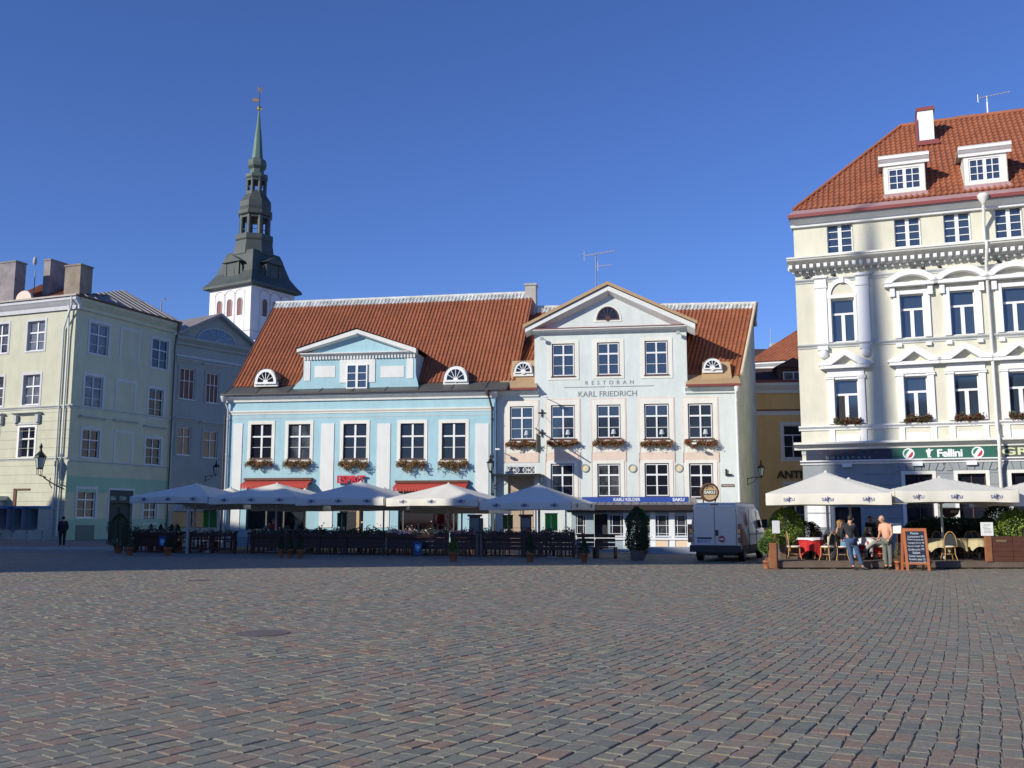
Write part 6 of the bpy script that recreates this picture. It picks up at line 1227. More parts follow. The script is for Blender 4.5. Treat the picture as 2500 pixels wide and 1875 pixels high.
seg = [(608, 700, 'fence and trough below the second parasol, behind the three potted conifers', (M_FLW, .2)), (700, 772, 'fence and trough right of the three potted conifers', (M_FLP, .12)), (772, 838, 'fence and trough in shade left of the shop door', (M_FLW, .14)), (838, 935, 'fence and trough in shade below the half lit parasol', (M_FLP, .16)),
       (940, 1003, 'fence with pale sunlit flowers left of the blue shield board', (M_FLW, .75)), (1003, 1090, 'fence with sparse flowers behind the blue shield board', (M_FLW, .3)), (1096, 1160, 'fence with lush pink and white flowers behind the sunlit pot', (M_FLP, .65)), (1172, 1275, 'fence and trough below the olive board', (M_FLP, .2)), (1275, 1400, 'fence with mixed flowers below the bright green board', (M_FLP, .35))]
for a, b, lb_, fl in seg: trough(FTs(a), FTs(b), .25, False, lb_, fl)
for u, lb_ in ((1163, 'left one of two tall brown posts at the lit terrace entrance'), (1172.5, 'right one of two tall brown posts at the lit terrace entrance')):
    s = FTs(u); h = 1.0 if u < 1165 else 1.65; thing(MB(FT).box(s-.06, s+.06, .1, .22, 0, h).box(s-.14, s+.14, .05, .27, 0, .05), 'entrance_post', M_DECK, lb_, 'post', 'entrance posts')
# benches before verandah
for k, (a, b) in enumerate(((1410, 1452), (1455, 1503))):
    s0, s1 = FT.px(a, 1330, .0)[0], FT.px(b, 1330, .0)[0]; p = FT.w((s0+s1)/2, 0, 0); t = root('wooden_bench', ['left', 'right'][k]+' one of the two reddish wooden benches in front of the verandah', 'bench', p, 'benches in front of the verandah')
    m = MB(FT)
    for q in range(3): m.box(s0, s1, -.1, -.07, .5+.18*q, .64+.18*q)
    m.build('backrest', M_WOOD, t); MB(FT).box(s0, s1, -.07, .4, .42, .46).build('seat', M_WOOD, t)
    for s in (s0+.04, s1-.04): MB(FT).box(s-.03, s+.03, -.1, .4, 0, .44).build('leg', M_WOOD, t)
# wooden chairs and tables proto
def wood_chair():
    t = root('wooden_chair', 'dark wooden terrace chair', 'chair', (0, 0, 0), 'dark wooden chairs on the middle terrace')
    MB().box(-.23, .23, -.22, .22, .43, .47).build('seat', M_BWOOD, t)
    m = MB(); 
    for k in range(4): m.box(-.2+.115*k, -.15+.115*k, .2, .225, .5, .92)
    m.box(-.23, .23, .195, .23, .88, .98).build('backrest', M_BWOOD, t)
    for x in (-.2, .2):
        for y in (-.19, .2): MB().box(x-.022, x+.022, y-.022, y+.022, 0, .43).build('leg', M_BWOOD, t)
    return t
def wood_table():
    t = root('wooden_table', 'dark wooden terrace table', 'table', (0, 0, 0), 'dark wooden tables on the middle terrace')
    MB().box(-.4, .4, -.4, .4, .72, .76).build('tabletop', M_BWOOD, t)
    for x in (-.34, .34):
        for y in (-.34, .34): MB().box(x-.03, x+.03, y-.03, y+.03, 0, .72).build('leg', M_BWOOD, t)
    return t
wc, wt = wood_chair(), wood_table(); fc = ft_ = True
tb = [(345, 2.2, 'left end thuja'), (490, 2.0, 'railed fence at left'), (545, 3.6, 'sunlit blue wall corner'), (640, 2.2, 'second parasol pole'), (735, 3.4, 'rear parasol beyond the second'), (800, 1.9, 'dark shop door at left'), (905, 2.1, 'half lit parasol'), (985, 3.4, 'red shop window'), (1040, 1.9, 'blue shield board'), (1128, 2.4, 'pink flower trough'), (1210, 2.0, 'olive board'), (1320, 2.2, 'bright green board'), (1375, 3.2, 'rightmost parasol edge')]
for i, (u, d, nm) in enumerate(tb):
    s = FT.px(u, 1262, -d)[0]; o = wt if i == 0 else copy_tree(wt); o.location = FT.w(s, d, 0); o.rotation_euler = (0, 0, R(td+rnd.uniform(-4, 4))); o['label'] = 'dark wooden table on the middle terrace beside the '+nm
    for k, (dx, dy, r) in enumerate(((-.72, .05, 90), (.72, -.05, -90), (0, -.68, 180), (.05, .7, 0))):
        if (i+k) % 4 == 3: continue
        c = wc if fc else copy_tree(wc); fc = False; c.location = FT.w(s+dx, d+dy, 0); c.rotation_euler = (0, 0, R(td+r+rnd.uniform(-12, 12)))
        c['label'] = 'dark wooden chair %s the table by the %s' % (['left of', 'right of', 'in front of', 'behind'][k], nm)
        if (i*3+k) % 5 == 0 or i in (8, 9):
            bl_ = MB(c.matrix_basis if False else (Matrix.Translation(c.location) @ Matrix.Rotation(c.rotation_euler.z, 4, 'Z'))); bl_.box(-.24, .24, .18, .26, .62, 1.0).box(-.22, .22, -.1, .19, .47, .5)
            thing(bl_, 'folded_blanket', mat('peach_blanket', (.55, .22, .11), .9, (.4, .13, .06), 8, .8) if i in (8, 9, 10) else mat('brown_blanket', (.12, .06, .04), .9), 'blanket draped over the chair %s the table by the %s' % (['left of', 'right of', 'in front of', 'behind'][k], nm), 'blanket', 'blankets on the middle terrace chairs')
# boards and signs on the middle terrace
def hung_board(u0, u1, v0, v1, d, m, label, pole=True):
    s0, z1 = FT.px(u0, v0, -d); s1, z0 = FT.px(u1, v1, -d); t = root('coloured_board', label, 'board', FT.w((s0+s1)/2, d, 0), 'coloured boards on the middle terrace')
    MB(FT).box(s0, s1, d-.02, d+.02, z0, z1).build('panel', m, t); MB(FT).box(s0-.02, s1+.02, d-.03, d+.03, z1, z1+.04).build('frame', M_BLACK, t); MB(FT).tube([((s0+s1)/2, d, 0), ((s0+s1)/2, d, z1)], .03, 6).lathe((s0+s1)/2, d, [(.2, 0), (.18, .05)], 12).build('stand', M_POLE, t)
hung_board(498, 525, 1247, 1287, 1.4, mat('mid_green_board', (.03, .22, .025), .6), 'mid green plain board by the left terrace entrance')
hung_board(824, 846, 1254, 1286, 1.6, M_DGREEN, 'very dark green plain board left of the shop door'); hung_board(1228, 1252, 1259, 1291, 1.6, M_OLIVE, 'olive green plain board under the rightmost parasol'); hung_board(1331, 1361, 1255, 1296, .5, M_BGREEN, 'bright green plain board in front of the verandah')
for u0, u1, lb_ in ((1146, 1172, 'grey menu board beside the right edge of the red shop window'), (1271, 1297, 'grey menu board between the olive and bright green boards')):
    s0, z1 = FT.px(u0, 1261, -.6); s1, z0 = FT.px(u1, 1300, -.6); t = root('menu_board', lb_, 'menu board', FT.w((s0+s1)/2, .6, 0), 'grey menu boards')
    MB(FT).box(s0, s1, .57, .63, z0-.6, z1).box(s0-.06, s1+.06, .5, .7, z1, z1+.09).build('case', M_BWOOD, t); MB(FT).box(s0+.04, s1-.04, .555, .57, z0, z1-.06).build('face', mat('grey_slate_face', (.16, .19, .18), .5), t)
    for s in (s0+.03, s1-.03): MB(FT).box(s-.02, s+.02, .58, .62, 0, z0-.6).build('leg', M_BWOOD, t)
for u0, u1, v0, v1, lb_ in ((389, 406, 1309, 1334, 'dark blue board with a pale blue shield on the left flower fence'), (1011, 1031, 1322, 1356, 'blue A board with a pale shield below the sunlit parasol')):
    s0, z1 = FT.px(u0, v0, .1); s1, z0 = FT.px(u1, v1, .1); t = root('shield_board', lb_, 'sign', FT.w((s0+s1)/2, -.1, max(0, z0)))
    MB(FT).box(s0, s1, -.13, -.08, max(.02, z0), z1).build('panel', mat('deep_blue_panel', (.01, .05, .16), .5), t); w = s1-s0; c = (s0+s1)/2; zc_ = z1-.12
    MB(FT).prism([(c-w*.32, zc_), (c+w*.32, zc_), (c+w*.32, zc_-w*.45), (c, zc_-w*.85), (c-w*.32, zc_-w*.45)], -.145, -.13).build('shield', mat('pale_shield_blue', (.12, .35, .60), .5), t)
    MB(FT).lathe(c, zc_-w*.32, [(w*.12, -.148), (.01, -.15)], 10, ax='y').build('crest', M_WLET, t)
# white standing things at shop windows (display plinths and bottles)
for i, (u, w_, v0, v1, lb_) in enumerate(((652, 14, 1286, 1294, 'low white display block left of the red dressed figure'), (703, 6, 1283, 1293, 'small white display cup in the left shop window'), (723, 9, 1281, 1293, 'white folded display item in the left shop window'), (1025, 22, 1292, 1300, 'left white plinth in the red shop window'), (1077, 46, 1292, 1300, 'long white plinth in the red shop window'))):
    s, z = FB.px(u, v1, -.35); z1 = FB.px(u, v0, -.35)[1]; k = w_/2400*57; m = MB(FB).box(s-k/2, s+k/2, .3, .55, z-.12, z1)
    if i not in (1,): m.lathe(s-k*.2, .42, [(.07, z1), (.06, z1+.25), (.02, z1+.33)], 8).lathe(s+k*.25, .42, [(.05, z1), (.05, z1+.15), (.02, z1+.22)], 8)
    thing(m, 'display_plinth', M_WLET, lb_, 'display')
s, z = FT.px(457, 1300, .3); thing(MB(FT).box(s-.05, s+.05, -.3, -.2, 0, 2.12), 'white_post', mat('dull_white_paint', (.42, .42, .42), .6), 'tall white post at the left terrace entrance', 'post')
# handrail
s0, z0 = FB.px(895, 1275, .9); thing(MB(FB).tube([(s0, -.2, 1.25), (s0, -.9, 1.2), (s0+.4, -1.3, .95), (s0+1.6, -2.0, .5)], .03, 6).tube([(s0+1.6, -2.0, .5), (s0+1.6, -2.0, 0)], .03, 6).tube([(s0, -.9, 1.2), (s0, -.9, 0)], .03, 6).tube([(s0+.1, -.95, 1.05), (s0-.12, -.95, 1.05), (s0-.1, -.95, .9), (s0+.1, -.95, .9)], .02, 5), 'handrail', M_GREYST, 'grey metal handrail beside the blue house shop door', 'handrail')
# bin near verandah
s, z = FV.px(1570, 1340, 2.0); p = FV.w(s, -2.4, 0); bn = root('litter_bin', 'dark litter bin with two pale bottles on top between the thuja and the verandah panels', 'bin', p); MB().lathe(p.x, p.y, [(.2, 0), (.24, .9), (.2, .95)], 14).build('body', M_BLACK, bn)
for k in (-.12, .12): MB().lathe(p.x+k, p.y, [(.06, .95), (.06, 1.05), (.02, 1.12)], 8).build('bottle', M_CREAM, bn)
# ================================================================ right terrace
x0 = gl(1874, DY0)-.05; dk = MB(); 
for i in range(12): dk.box(x0+i*.5*.27, x0+10.5, DY0+i*.5, DY0+i*.5+.485, DZ-.04, DZ)
dk.box(x0, x0+10.5, DY0-.03, DY0, .045, DZ-.03).zprism([(x0, DY0), (x0+.05, DY0), (x0+.05+1.62, DY0+6), (x0+1.62, DY0+6)], .045, DZ-.045)
for k in range(12): dk.box(x0+.3+k*.9, x0+.45+k*.9, DY0+.02, DY0+.2, -.01, .05)
thing(dk, 'terrace_deck', M_DECK, 'low weathered wooden deck of the right hand terrace', 'deck')
def wicker_chair():
    t = root('wicker_chair', 'honey coloured wicker bistro chair', 'chair', (0, 0, 0), 'wicker chairs of the right terrace')
    MB().lathe(0, 0, [(.21, .43), (.23, .45), (.23, .475), (.2, .49)], 16).build('seat', M_WCUSH, t)
    fr = MB(); arc = [(-.22*cos(a), .2+.03*sin(a), .5+.46*sin(a)) for a in [pi*i/12 for i in range(13)]]
    fr.tube([(-.22, .18, .45)]+arc+[(.22, .18, .45)], .02, 6).tube([(.23*cos(a), .23*sin(a), .44) for a in [2*pi*i/16 for i in range(17)]], .02, 5)
    fr.tube([(.17*cos(a), .0+.17*sin(a), .2) for a in [2*pi*i/16 for i in range(17)]], .012, 5).build('frame', M_WICK, t)
    pts = [(-.19*cos(a), .52+.38*sin(a)) for a in [pi*i/12 for i in range(13)]]; MB().prism(pts, .2, .225).build('backrest', M_CUSH, t)
    for x in (-1, 1):
        for y in (-1, 1): MB().tube([(x*.16, y*.16, .44), (x*.165, y*.165, .2), (x*.21, y*.22, 0)], [.02, .018, .016], 6).build('leg', M_WICK, t)
    return t
WC = wicker_chair(); first = [True]
def wchair(u, Y, face, label):
    o = WC if first[0] else copy_tree(WC); first[0] = False; o.location = (gl(u, Y), Y, DZ); o.rotation_euler = (0, 0, R(face)); o['label'] = label; return o
# face: rotation of the chair whose back is at +y (faces -y at 0)
wchair(1936, 34.0, 82, 'wicker chair seen from the side left of the red tablecloth table'); wchair(1956, 35.4, 20, 'wicker chair behind the red tablecloth table at left'); wchair(1998, 35.5, -10, 'wicker chair behind the red tablecloth table at right')
wchair(2018, 33.75, 215, 'wicker chair with its dark back to the camera right of the red tablecloth'); wchair(2050, 33.8, 85, 'wicker chair on which the woman with the jacket sits'); wchair(2150, 34.5, -60, 'wicker chair of the man in grey trousers')
wchair(2122, 35.7, 0, 'wicker chair behind the white tablecloth table'); wchair(2030, 36.2, 30, 'wicker chair in the back row left of the sitting woman'); wchair(2070, 36.3, -20, 'wicker chair in the back row behind the woman')
wchair(2293, 35.2, 10, 'wicker chair just right of the blackboard'); wchair(2311, 34.1, 175, 'wicker chair with dark round back between the beige cloths'); wchair(2350, 35.2, -160, 'wicker chair right of the parasol pole on the right terrace'); wchair(2372, 35.0, -30, 'wicker chair catching the sun near the brown corner post'); wchair(2385, 36.2, 0, 'wicker chair at the back behind the sunlit one'); wchair(2205, 36.4, 0, 'wicker chair behind the thin stemmed potted plant')
def cloth_table(u, Y, r, h, m1, m2, label, drop=.5, drop2=.15, sharp=.3):
    x = gl(u, Y); t = root('cafe_table', 'round cafe table under the '+label, 'table', (x, Y, DZ), 'cloth covered tables of the right terrace')
    MB().lathe(x, Y, [(r*.9, DZ+h-.03), (r*.9, DZ+h)], 18).build('tabletop', M_BWOOD, t); MB().lathe(x, Y, [(.25, DZ), (.05, DZ+.06), (.04, DZ+h-.03)], 10).build('leg', M_BLACK, t)
    def cl(mm, dr, off, zz, nm, lb_, ph):
        m = MB(); n = 56; V = [(x, Y, zz)]
        for i in range(n):
            a = 2*pi*i/n; V.append((x+r*cos(a), Y+r*sin(a), zz))
        for ring, (q, rad) in enumerate(((.33, 1.04), (.66, 1.06), (1, 1.08))):
            for i in range(n):
                a = 2*pi*i/n; sq = 1/max(abs(cos(a+ph)), abs(sin(a+ph))); d = dr*(1+(sq-1)*1.6)*q; f_ = r*(rad+.05*q*sin(a*11+ph)+.03*q*sin(a*17)) ; V.append((x+f_*cos(a), Y+f_*sin(a), zz-d))
        Fs = [(0, 1+i, 1+(i+1) % n) for i in range(n)]+[(1+k*n+i, 1+k*n+(i+1) % n, 1+(k+1)*n+(i+1) % n, 1+(k+1)*n+i) for k in range(3) for i in range(n)]
        m.add(V, Fs, 0, True); o = m.build(nm, mm, None, fix=False); tag(o, lb_, 'tablecloth', 'tablecloths of the right terrace')
    cl(m1, drop, 0, DZ+h+.006, 'tablecloth', label, .3)
    if m2: cl(m2, drop2, 0, DZ+h+.014, 'top_cloth', label+' top cloth laid over it', .9)
    return x, Y, DZ+h
cloth_table(1975, 34.3, .42, .74, M_CLOTHR, M_CLOTHW, 'red cloth hanging deep with a white cloth on top', .42, .06)
t2 = cloth_table(2118, 34.9, .42, .74, M_CLOTHR, M_CLOTHW, 'red cloth mostly hidden by a wide white cloth', .42, .26)
cloth_table(2288, 34.4, .38, .72, mat('beige_cloth', (.50, .43, .26), .9), None, 'beige cloth on the table beside the blackboard', .3); cloth_table(2332, 34.5, .36, .72, mat('beige_cloth', (0, 0, 0)), None, 'beige cloth on the table under the parasol pole', .28); cloth_table(2386, 34.0, .32, .72, mat('beige_cloth', (0, 0, 0)), None, 'beige cloth catching the sun beside the brown corner post', .26)
for dx, dy, lb_, hh in ((-.12, .05, 'left beer glass on the white tablecloth', .15), (.15, .1, 'right beer glass on the white tablecloth', .17)): thing(MB().lathe(t2[0]+dx, t2[1]+dy, [(.032, t2[2]+.02), (.038, t2[2]+.02+hh)], 10), 'beer_glass', mat('amber_glass', (.45, .28, .10), .15), lb_, 'glass')
# corner posts and planters
xa = gl(1884, DY0); MBp = MB().box(xa-.13, xa+.13, DY0-.15, DY0+.1, .02, .85); thing(MBp, 'corner_planter_post', M_OWOOD, 'orange brown square wooden post at the left corner of the right terrace', 'post')
xa = gl(2409, DY0); thing(MB().box(xa-.085, xa+.085, DY0-.05, DY0+.12, DZ, DZ+.82), 'corner_planter_post', M_OWOOD, 'orange brown square post left of the dark brown planters', 'post')
for k, (u0, u1) in enumerate(((2417, 2467), (2468.5, 2520))):
    a, b = gl(u0, DY0), gl(u1, DY0); t = root('planter_box', ['dark brown wooden planter with a small brass plate', 'dark brown wooden planter at the right edge of the picture'][k], 'planter', ((a+b)/2, DY0, DZ), 'planters of the right terrace')
    m = MB(); 
    for q in range(5): m.box(a, b, DY0-.02, DY0+.5, DZ+.165*q, DZ+.165*q+.16)
    m.build('box', M_BWOOD, t)
    if k == 0: MB().box(a+.15, a+.48, DY0-.035, DY0-.02, DZ+.64, DZ+.71).build('plate', mat('dull_brass', (.20, .17, .08), .4), t)
# blackboard
bx = gl(2240, 31.6); by = 31.75; bw = .74; bh = 1.33; t = root('chalkboard', 'orange framed standing blackboard covered in white chalk handwriting', 'board', (bx, by, 0)); TB = Matrix.Translation((bx, by, 0)) @ Matrix.Rotation(R(-4), 4, 'Z') @ Matrix.Rotation(R(-9), 4, 'X')
TBb = Matrix.Translation((bx, by+.45, 0)) @ Matrix.Rotation(R(-4), 4, 'Z') @ Matrix.Rotation(R(9), 4, 'X')
w = bw/2
for M__, nm in ((TB, 'front_frame'), (TBb, 'rear_frame')):
    MB(M__).box(-w, -w+.075, -.02, .02, 0, bh+.02).box(w-.075, w, -.02, .02, 0, bh+.02).box(-w+.075, w-.075, -.02, .02, bh-.075, bh+.02).box(-w+.075, w-.075, -.02, .02, .2, .265).build(nm, mat('orange_frame_wood', (.50, .17, .07), .55, (.42, .13, .05), 6, .7), t)
MB(TB).box(-w+.07, w-.07, -.005, .01, .265, bh-.075).build('slate', M_CHALK, t)
FBd = Fac(0, 0, 0); FBd.M = TB; ck = mat('chalk', (.55, .62, .66), .9); rows = ['Pasta', 'Carbonara 95', 'Penne al pesto 89', 'Lasagne forno 98', 'Risotto funghi 105', 'Grillvorst 79', 'Salat', 'Caesar kana 85', 'Kreeka salat 75', 'Supp päeva 45']
zz = bh-.17
for i, s in enumerate(rows):
    h = .062 if i not in (0, 6) else .07; wd = .52 if i not in (0, 6) else .26; x1_ = rnd.uniform(0, .03)
    text(FBd, s, -wd/2+x1_-.0, wd/2+x1_-.02, zz, zz+h, ck, t, .005, .002, rot=rnd.uniform(-.03, .03), bold=.012, name='chalk_line'); zz -= .103
MB().tube([(bx-.3, by+.05, .3), (bx-.3, by+.4, .3)], .01, 4).tube([(bx+.3, by+.05, .3), (bx+.3, by+.4, .3)], .01, 4).build('stay', M_BLACK, t)
# menu signs on stands
def menu(u0, u1, v0, v1, Y, zb, label, rot=0, lines=True, st=True):
    a = P(u0, v1, Y); b = P(u1, v0, Y); t = root('menu_stand', label, 'menu stand', ((a.x+b.x)/2, Y, zb), 'white menu signs of the right terrace'); F = Fac((a.x+b.x)/2, Y, rot); w = (b.x-a.x)/2
    MB(F).box(-w, w, -.012, .012, a.z, b.z).build('sheet', M_PAPER, t); MB(F).tube([(0, .03, zb), (0, .03, a.z+.1)], .02, 6).lathe(0, .03, [(.15, zb), (.13, zb+.03)], 12).build('stand', M_BWOOD, t)
    if lines:
        m = MB(F); z = b.z-.08
        while z > a.z+.06: x = -w+.05+rnd.uniform(0, .05); m.box(x, x+rnd.uniform(.12, 2*w-.12), -.0145, -.012, z, z+.012); z -= .045
        m.build('printed_lines', M_LETTER, t)
menu(1886, 1903, 1271, 1302, 32.8, 0, 'blank bright white menu sheet in front of the topiary', 6, False); menu(2396, 2423, 1275, 1308, 33.1, DZ, 'white menu sheet with small print near the right planters', -4); menu(2180, 2199, 1277, 1302, 33.6, DZ, 'bright white sheet right behind the man in the orange shirt', -25, False)
# heater lamp on second parasol pole, hanging lights
g = P(2322, 1254, 34.6); t = root('heater_lamp', 'dark boxy patio heater fixed to the pole of the second sunlit parasol', 'heater', (g.x, g.y, g.z)); MB().add([(g.x-.32, 34.45, g.z+.2), (g.x+.26, 34.45, g.z+.2), (g.x+.16, 34.4, g.z-.02), (g.x-.16, 34.4, g.z-.02), (g.x-.32, 34.8, g.z+.2), (g.x+.26, 34.8, g.z+.2), (g.x+.16, 34.8, g.z-.12), (g.x-.16, 34.8, g.z-.12)], [(0, 1, 2, 3), (4, 5, 6, 7), (0, 1, 5, 4), (3, 2, 6, 7), (0, 3, 7, 4), (1, 2, 6, 5)]).build('housing', M_MARO, t)
MB().box(g.x-.12, g.x+.12, 34.36, 34.40, g.z+.03, g.z+.12).build('grille', mat('greenish_lamp_glass', (.25, .27, .18), .4), t)
# ================================================================ phone booths, bollards on the left pavement
pg_ = mat('grey_booth_metal', (.26, .28, .31), .5); pb = mat('booth_blue', (.02, .12, .32), .5)
def booth():
    t = root('phone_booth', 'phone booth', 'phone booth', (0, 0, 0), 'open phone booths at the left edge')
    MB().box(-.05, .05, .25, .33, 0, 2.1).build('post', pg_, t); MB().box(-.5, -.46, -.45, .3, .75, 2.1).box(.46, .5, -.45, .3, .75, 2.1).build('side_panel', pg_, t)
    MB().box(-.56, .56, -.5, .35, 2.1, 2.26).build('roof', pb, t); MB().box(-.46, .46, .27, .3, .9, 2.05).build('back_panel', mat('booth_dark', (.05, .05, .07), .5), t)
    MB().box(-.2, .2, .05, .27, 1.15, 1.75).build('telephone', M_NAVY, t); MB().box(-.2, -.12, .0, .05, 1.3, 1.6).build('handset', M_BLACK, t); return t
b0_ = booth()
for i, (u, lb_) in enumerate(((22, 'leftmost open phone booth at the left edge of the picture'), (58, 'middle open phone booth with brown inside left of the corner pipe'), (97, 'rightmost phone booth with the blue roof edge beside the corner pipe'))):
    o = b0_ if i == 0 else copy_tree(b0_); Y = 63.0-.4*i; o.location = (gl(u, Y), Y, .12); o.rotation_euler = (0, 0, R(-30)); o['label'] = lb_
# ================================================================ van
def van():
    az = R(25); pr = P(1806, 1262, 37.8); RT = Vector((cos(az), -sin(az), 0)); c = Vector((pr.x, pr.y, 0)) - RT*.97
    t = root('delivery_van', 'white delivery van parked with its shaded rear doors towards the camera', 'van', tuple(c)); M = Matrix.Translation(c) @ Matrix.Rotation(-az, 4, 'Z')
    def sec(y, wb, wm, wt, zb, zm, zt, rr=.16):
        return [(-wb, y, zb), (-wm, y, zb+.12), (-wm-.0, y, zm), (-wt, y, zt-rr), (-wt+rr*.35, y, zt-rr*.3), (-wt+rr, y, zt), (wt-rr, y, zt), (wt-rr*.35, y, zt-rr*.3), (wt, y, zt-rr), (wm, y, zm), (wm, y, zb+.12), (wb, y, zb)]
    S = [sec(0, .90, .95, .83, .42, 1.05, 2.16), sec(.12, .93, .99, .85, .38, 1.1, 2.24), sec(1.2, .94, 1.0, .87, .36, 1.1, 2.27), sec(3.4, .94, 1.0, .87, .36, 1.1, 2.27), sec(3.9, .94, 1.0, .84, .36, 1.1, 2.18), sec(4.75, .94, .99, .76, .36, 1.1, 1.42, .1), sec(5.35, .90, .94, .70, .38, .95, 1.10, .1), sec(5.45, .84, .86, .6, .42, .8, .95, .1)]
    m = MB(M); n = 12; V = [p for s in S for p in s]; Fs = [(i*n+k, i*n+(k+1) % n, (i+1)*n+(k+1) % n, (i+1)*n+k) for i in range(len(S)-1) for k in range(n)]
    m.add(V, Fs, 0, False); m.add(S[0], [tuple(range(n))]); m.add(S[-1], [tuple(range(n))])
    b = m.build('body', mat('van_white_paint', (.60, .60, .56), .28, coat=.5), t)
    bv = b.modifiers.new('b', 'BEVEL'); bv.width = .02; bv.segments = 2; bv.limit_method = 'ANGLE'; bv.angle_limit = R(30)
    dk_ = mat('van_dark_plastic', (.02, .022, .03), .6)
    MB(M).box(-.97, .97, -.12, .18, .36, .62).box(-.9, .9, -.14, -.1, .5, .6).build('bumper', dk_, t)
    for x0, x1, nm in ((-.80, -.012, 'left'), (.012, .80, 'right')):
        d = MB(M); zt2 = 2.1
        d.add([(x0, -.012, .64), (x1, -.012, .64), (x1*(.93 if x1 > .1 else 1), -.012+.0, zt2), (x0*(.93 if x0 < -.1 else 1), -.012, zt2)], [(0, 1, 2, 3)])
        d.build('rear_door', mat('van_door_white', (.53, .53, .50), .35, coat=.4), t)
    MB(M).box(-.008, .008, -.016, -.006, .64, 2.1).box(-.84, -.82, -.016, -.006, .64, 2.0).box(.82, .84, -.016, -.006, .64, 2.0).build('door_gap', dk_, t)
    for sg in (-1, 1):
        l = MB(M); l.box(sg*.97-.085, sg*.97+.02 if sg > 0 else sg*.97+.085, -.045, .1, .72, 1.42).build('tail_light', mat('red_lens', (.16, .006, .012), .2), t)
        MB(M).box(sg*.93-.05, sg*.93+.05, -.055, -.03, 1.08, 1.24).build('indicator_lens', mat('amber_lens', (.95, .42, .10), .25), t)
        MB(M).box(sg*.93-.05, sg*.93+.05, -.055, -.03, .92, 1.03).build('reverse_lens', mat('clear_lens', (.5, .45, .45), .2), t)
    MB(M).box(.03, .13, -.06, -.01, .98, 1.2).build('door_handle', dk_, t)
    MB(M).box(-.68, -.16, -.03, -.01, .70, .84).build('number_plate', mat('plate_white', (.45, .50, .62), .5), t); MB(M).box(-.70, -.12, -.05, -.01, .86, .92).build('plate_lamp_bar', dk_, t)
    FM = Fac(0, 0, 0); FM.M = M; text(FM, '482 MKT', -.60, -.2, .73, .81, M_LOGO, t, .03, .003); MB(M).box(-.67, -.62, -.034, -.03, .71, .83).build('plate_strip', M_ROYAL, t)
    m = MB(M); m.lathe(.26, .86, [(.13, -.03), (.11, -.035)], 18, ax='y'); 
    for v in m.v: pass
    m.build('oval_badge', mat('badge_red', (.35, .03, .05), .4), t); MB(M).box(.17, .35, -.04, -.034, .84, .88).build('badge_bar', M_WLET, t)
    MB(M).box(-.14, .14, -.03, .1, 2.15, 2.19).build('high_brake_light', mat('red_lens', (0, 0, 0)), t)
    for (x, y) in ((-.82, .95), (.82, .95), (-.82, 4.35), (.82, 4.35)):
        w_ = MB(M @ Matrix.Translation((x, y, .33)) @ Matrix.Rotation(pi/2, 4, 'Y')); w_.lathe(0, 0, [(.25, -.11), (.32, -.10), (.33, -.05), (.33, .05), (.32, .10), (.25, .11)], 24); wh = w_.build('wheel', M_BLACK, t)
        r_ = MB(M @ Matrix.Translation((x, y, .33)) @ Matrix.Rotation(pi/2, 4, 'Y')); r_.lathe(0, 0, [(.2, -.115), (.19, .115)], 16).build('rim', M_GREYST, wh)
    MB(M).box(-.75, .75, .3, 5.0, .22, .42).build('underside', dk_, t)
    # right side: stripes, decal, windows, door gaps
    MB(M).box(.992, 1.006, .25, 4.9, .36, .62).build('side_sill', dk_, t)
    MB(M).add([(1.012, .12, .62), (1.012, 1.35, .62), (1.008, .85, .98), (.985, .12, 1.5)], [(0, 1, 2, 3)]).build('red_side_decal', mat('dull_red_decal', (.26, .06, .035), .4), t)
    MB(M).box(1.0, 1.012, 1.42, 1.48, .42, 2.0).box(1.0, 1.012, 2.95, 2.98, .42, 1.9).box(.99, 1.015, 1.5, 4.2, 1.0, 1.03).build('side_door_gap', dk_, t)
    q = MB(M); cz = 1.62; q.prism([(0, 0)]*3, 0, 0) if False else None
    pts = [(1.03 - (cz+.28*sin(a)-1.1)*.115, 1.22+.16*cos(a), cz+.28*sin(a)) for a in [2*pi*i/16 for i in range(16)]]; q.poly(pts); q.build('oval_decal', mat('badge_red', (0, 0, 0)), t)
    MB(M).add([(.985, 3.35, 1.28), (.985, 4.35, 1.28), (.90, 3.85, 1.98), (.90, 3.35, 1.98)], [(0, 1, 2, 3)]).build('side_window', M_GLASS, t)
    MB(M).add([(-.74, 3.98, 2.10), (.74, 3.98, 2.10), (.78, 4.72, 1.44), (-.78, 4.72, 1.44)], [(0, 1, 2, 3)]).build('windscreen', M_GLASS, t)
    MB(M).box(1.0, 1.22, 4.1, 4.24, 1.25, 1.6).build('wing_mirror', dk_, t); MB(M).box(1.0, 1.04, 3.0, 3.15, 1.1, 1.15).build('side_handle', dk_, t)
    return t
van()
# ================================================================ people
def skin_obj(name, V, E, Rr, m, parent, sub=1, extra=None):
    me = bpy.data.meshes.new(name); me.from_pydata([tuple(v) for v in V], E, []); o = bpy.data.objects.new(name, me); COL.objects.link(o)
    sk = o.modifiers.new('s', 'SKIN'); 
    for i, r in enumerate(Rr): me.skin_vertices[0].data[i].radius = (r, r) if not isinstance(r, tuple) else r
    me.skin_vertices[0].data[0].use_root = True; sb_ = o.modifiers.new('u', 'SUBSURF'); sb_.levels = sub; sb_.render_levels = sub
    bpy.context.view_layer.update(); dg = bpy.context.evaluated_depsgraph_get(); nm = bpy.data.meshes.new_from_object(o.evaluated_get(dg)); bpy.data.objects.remove(o)
    mb = MB(); mb.add([v.co.copy() for v in nm.vertices], [tuple(p.vertices) for p in nm.polygons], 0, True); bpy.data.meshes.remove(nm)
    if extra: extra(mb)
    return mb
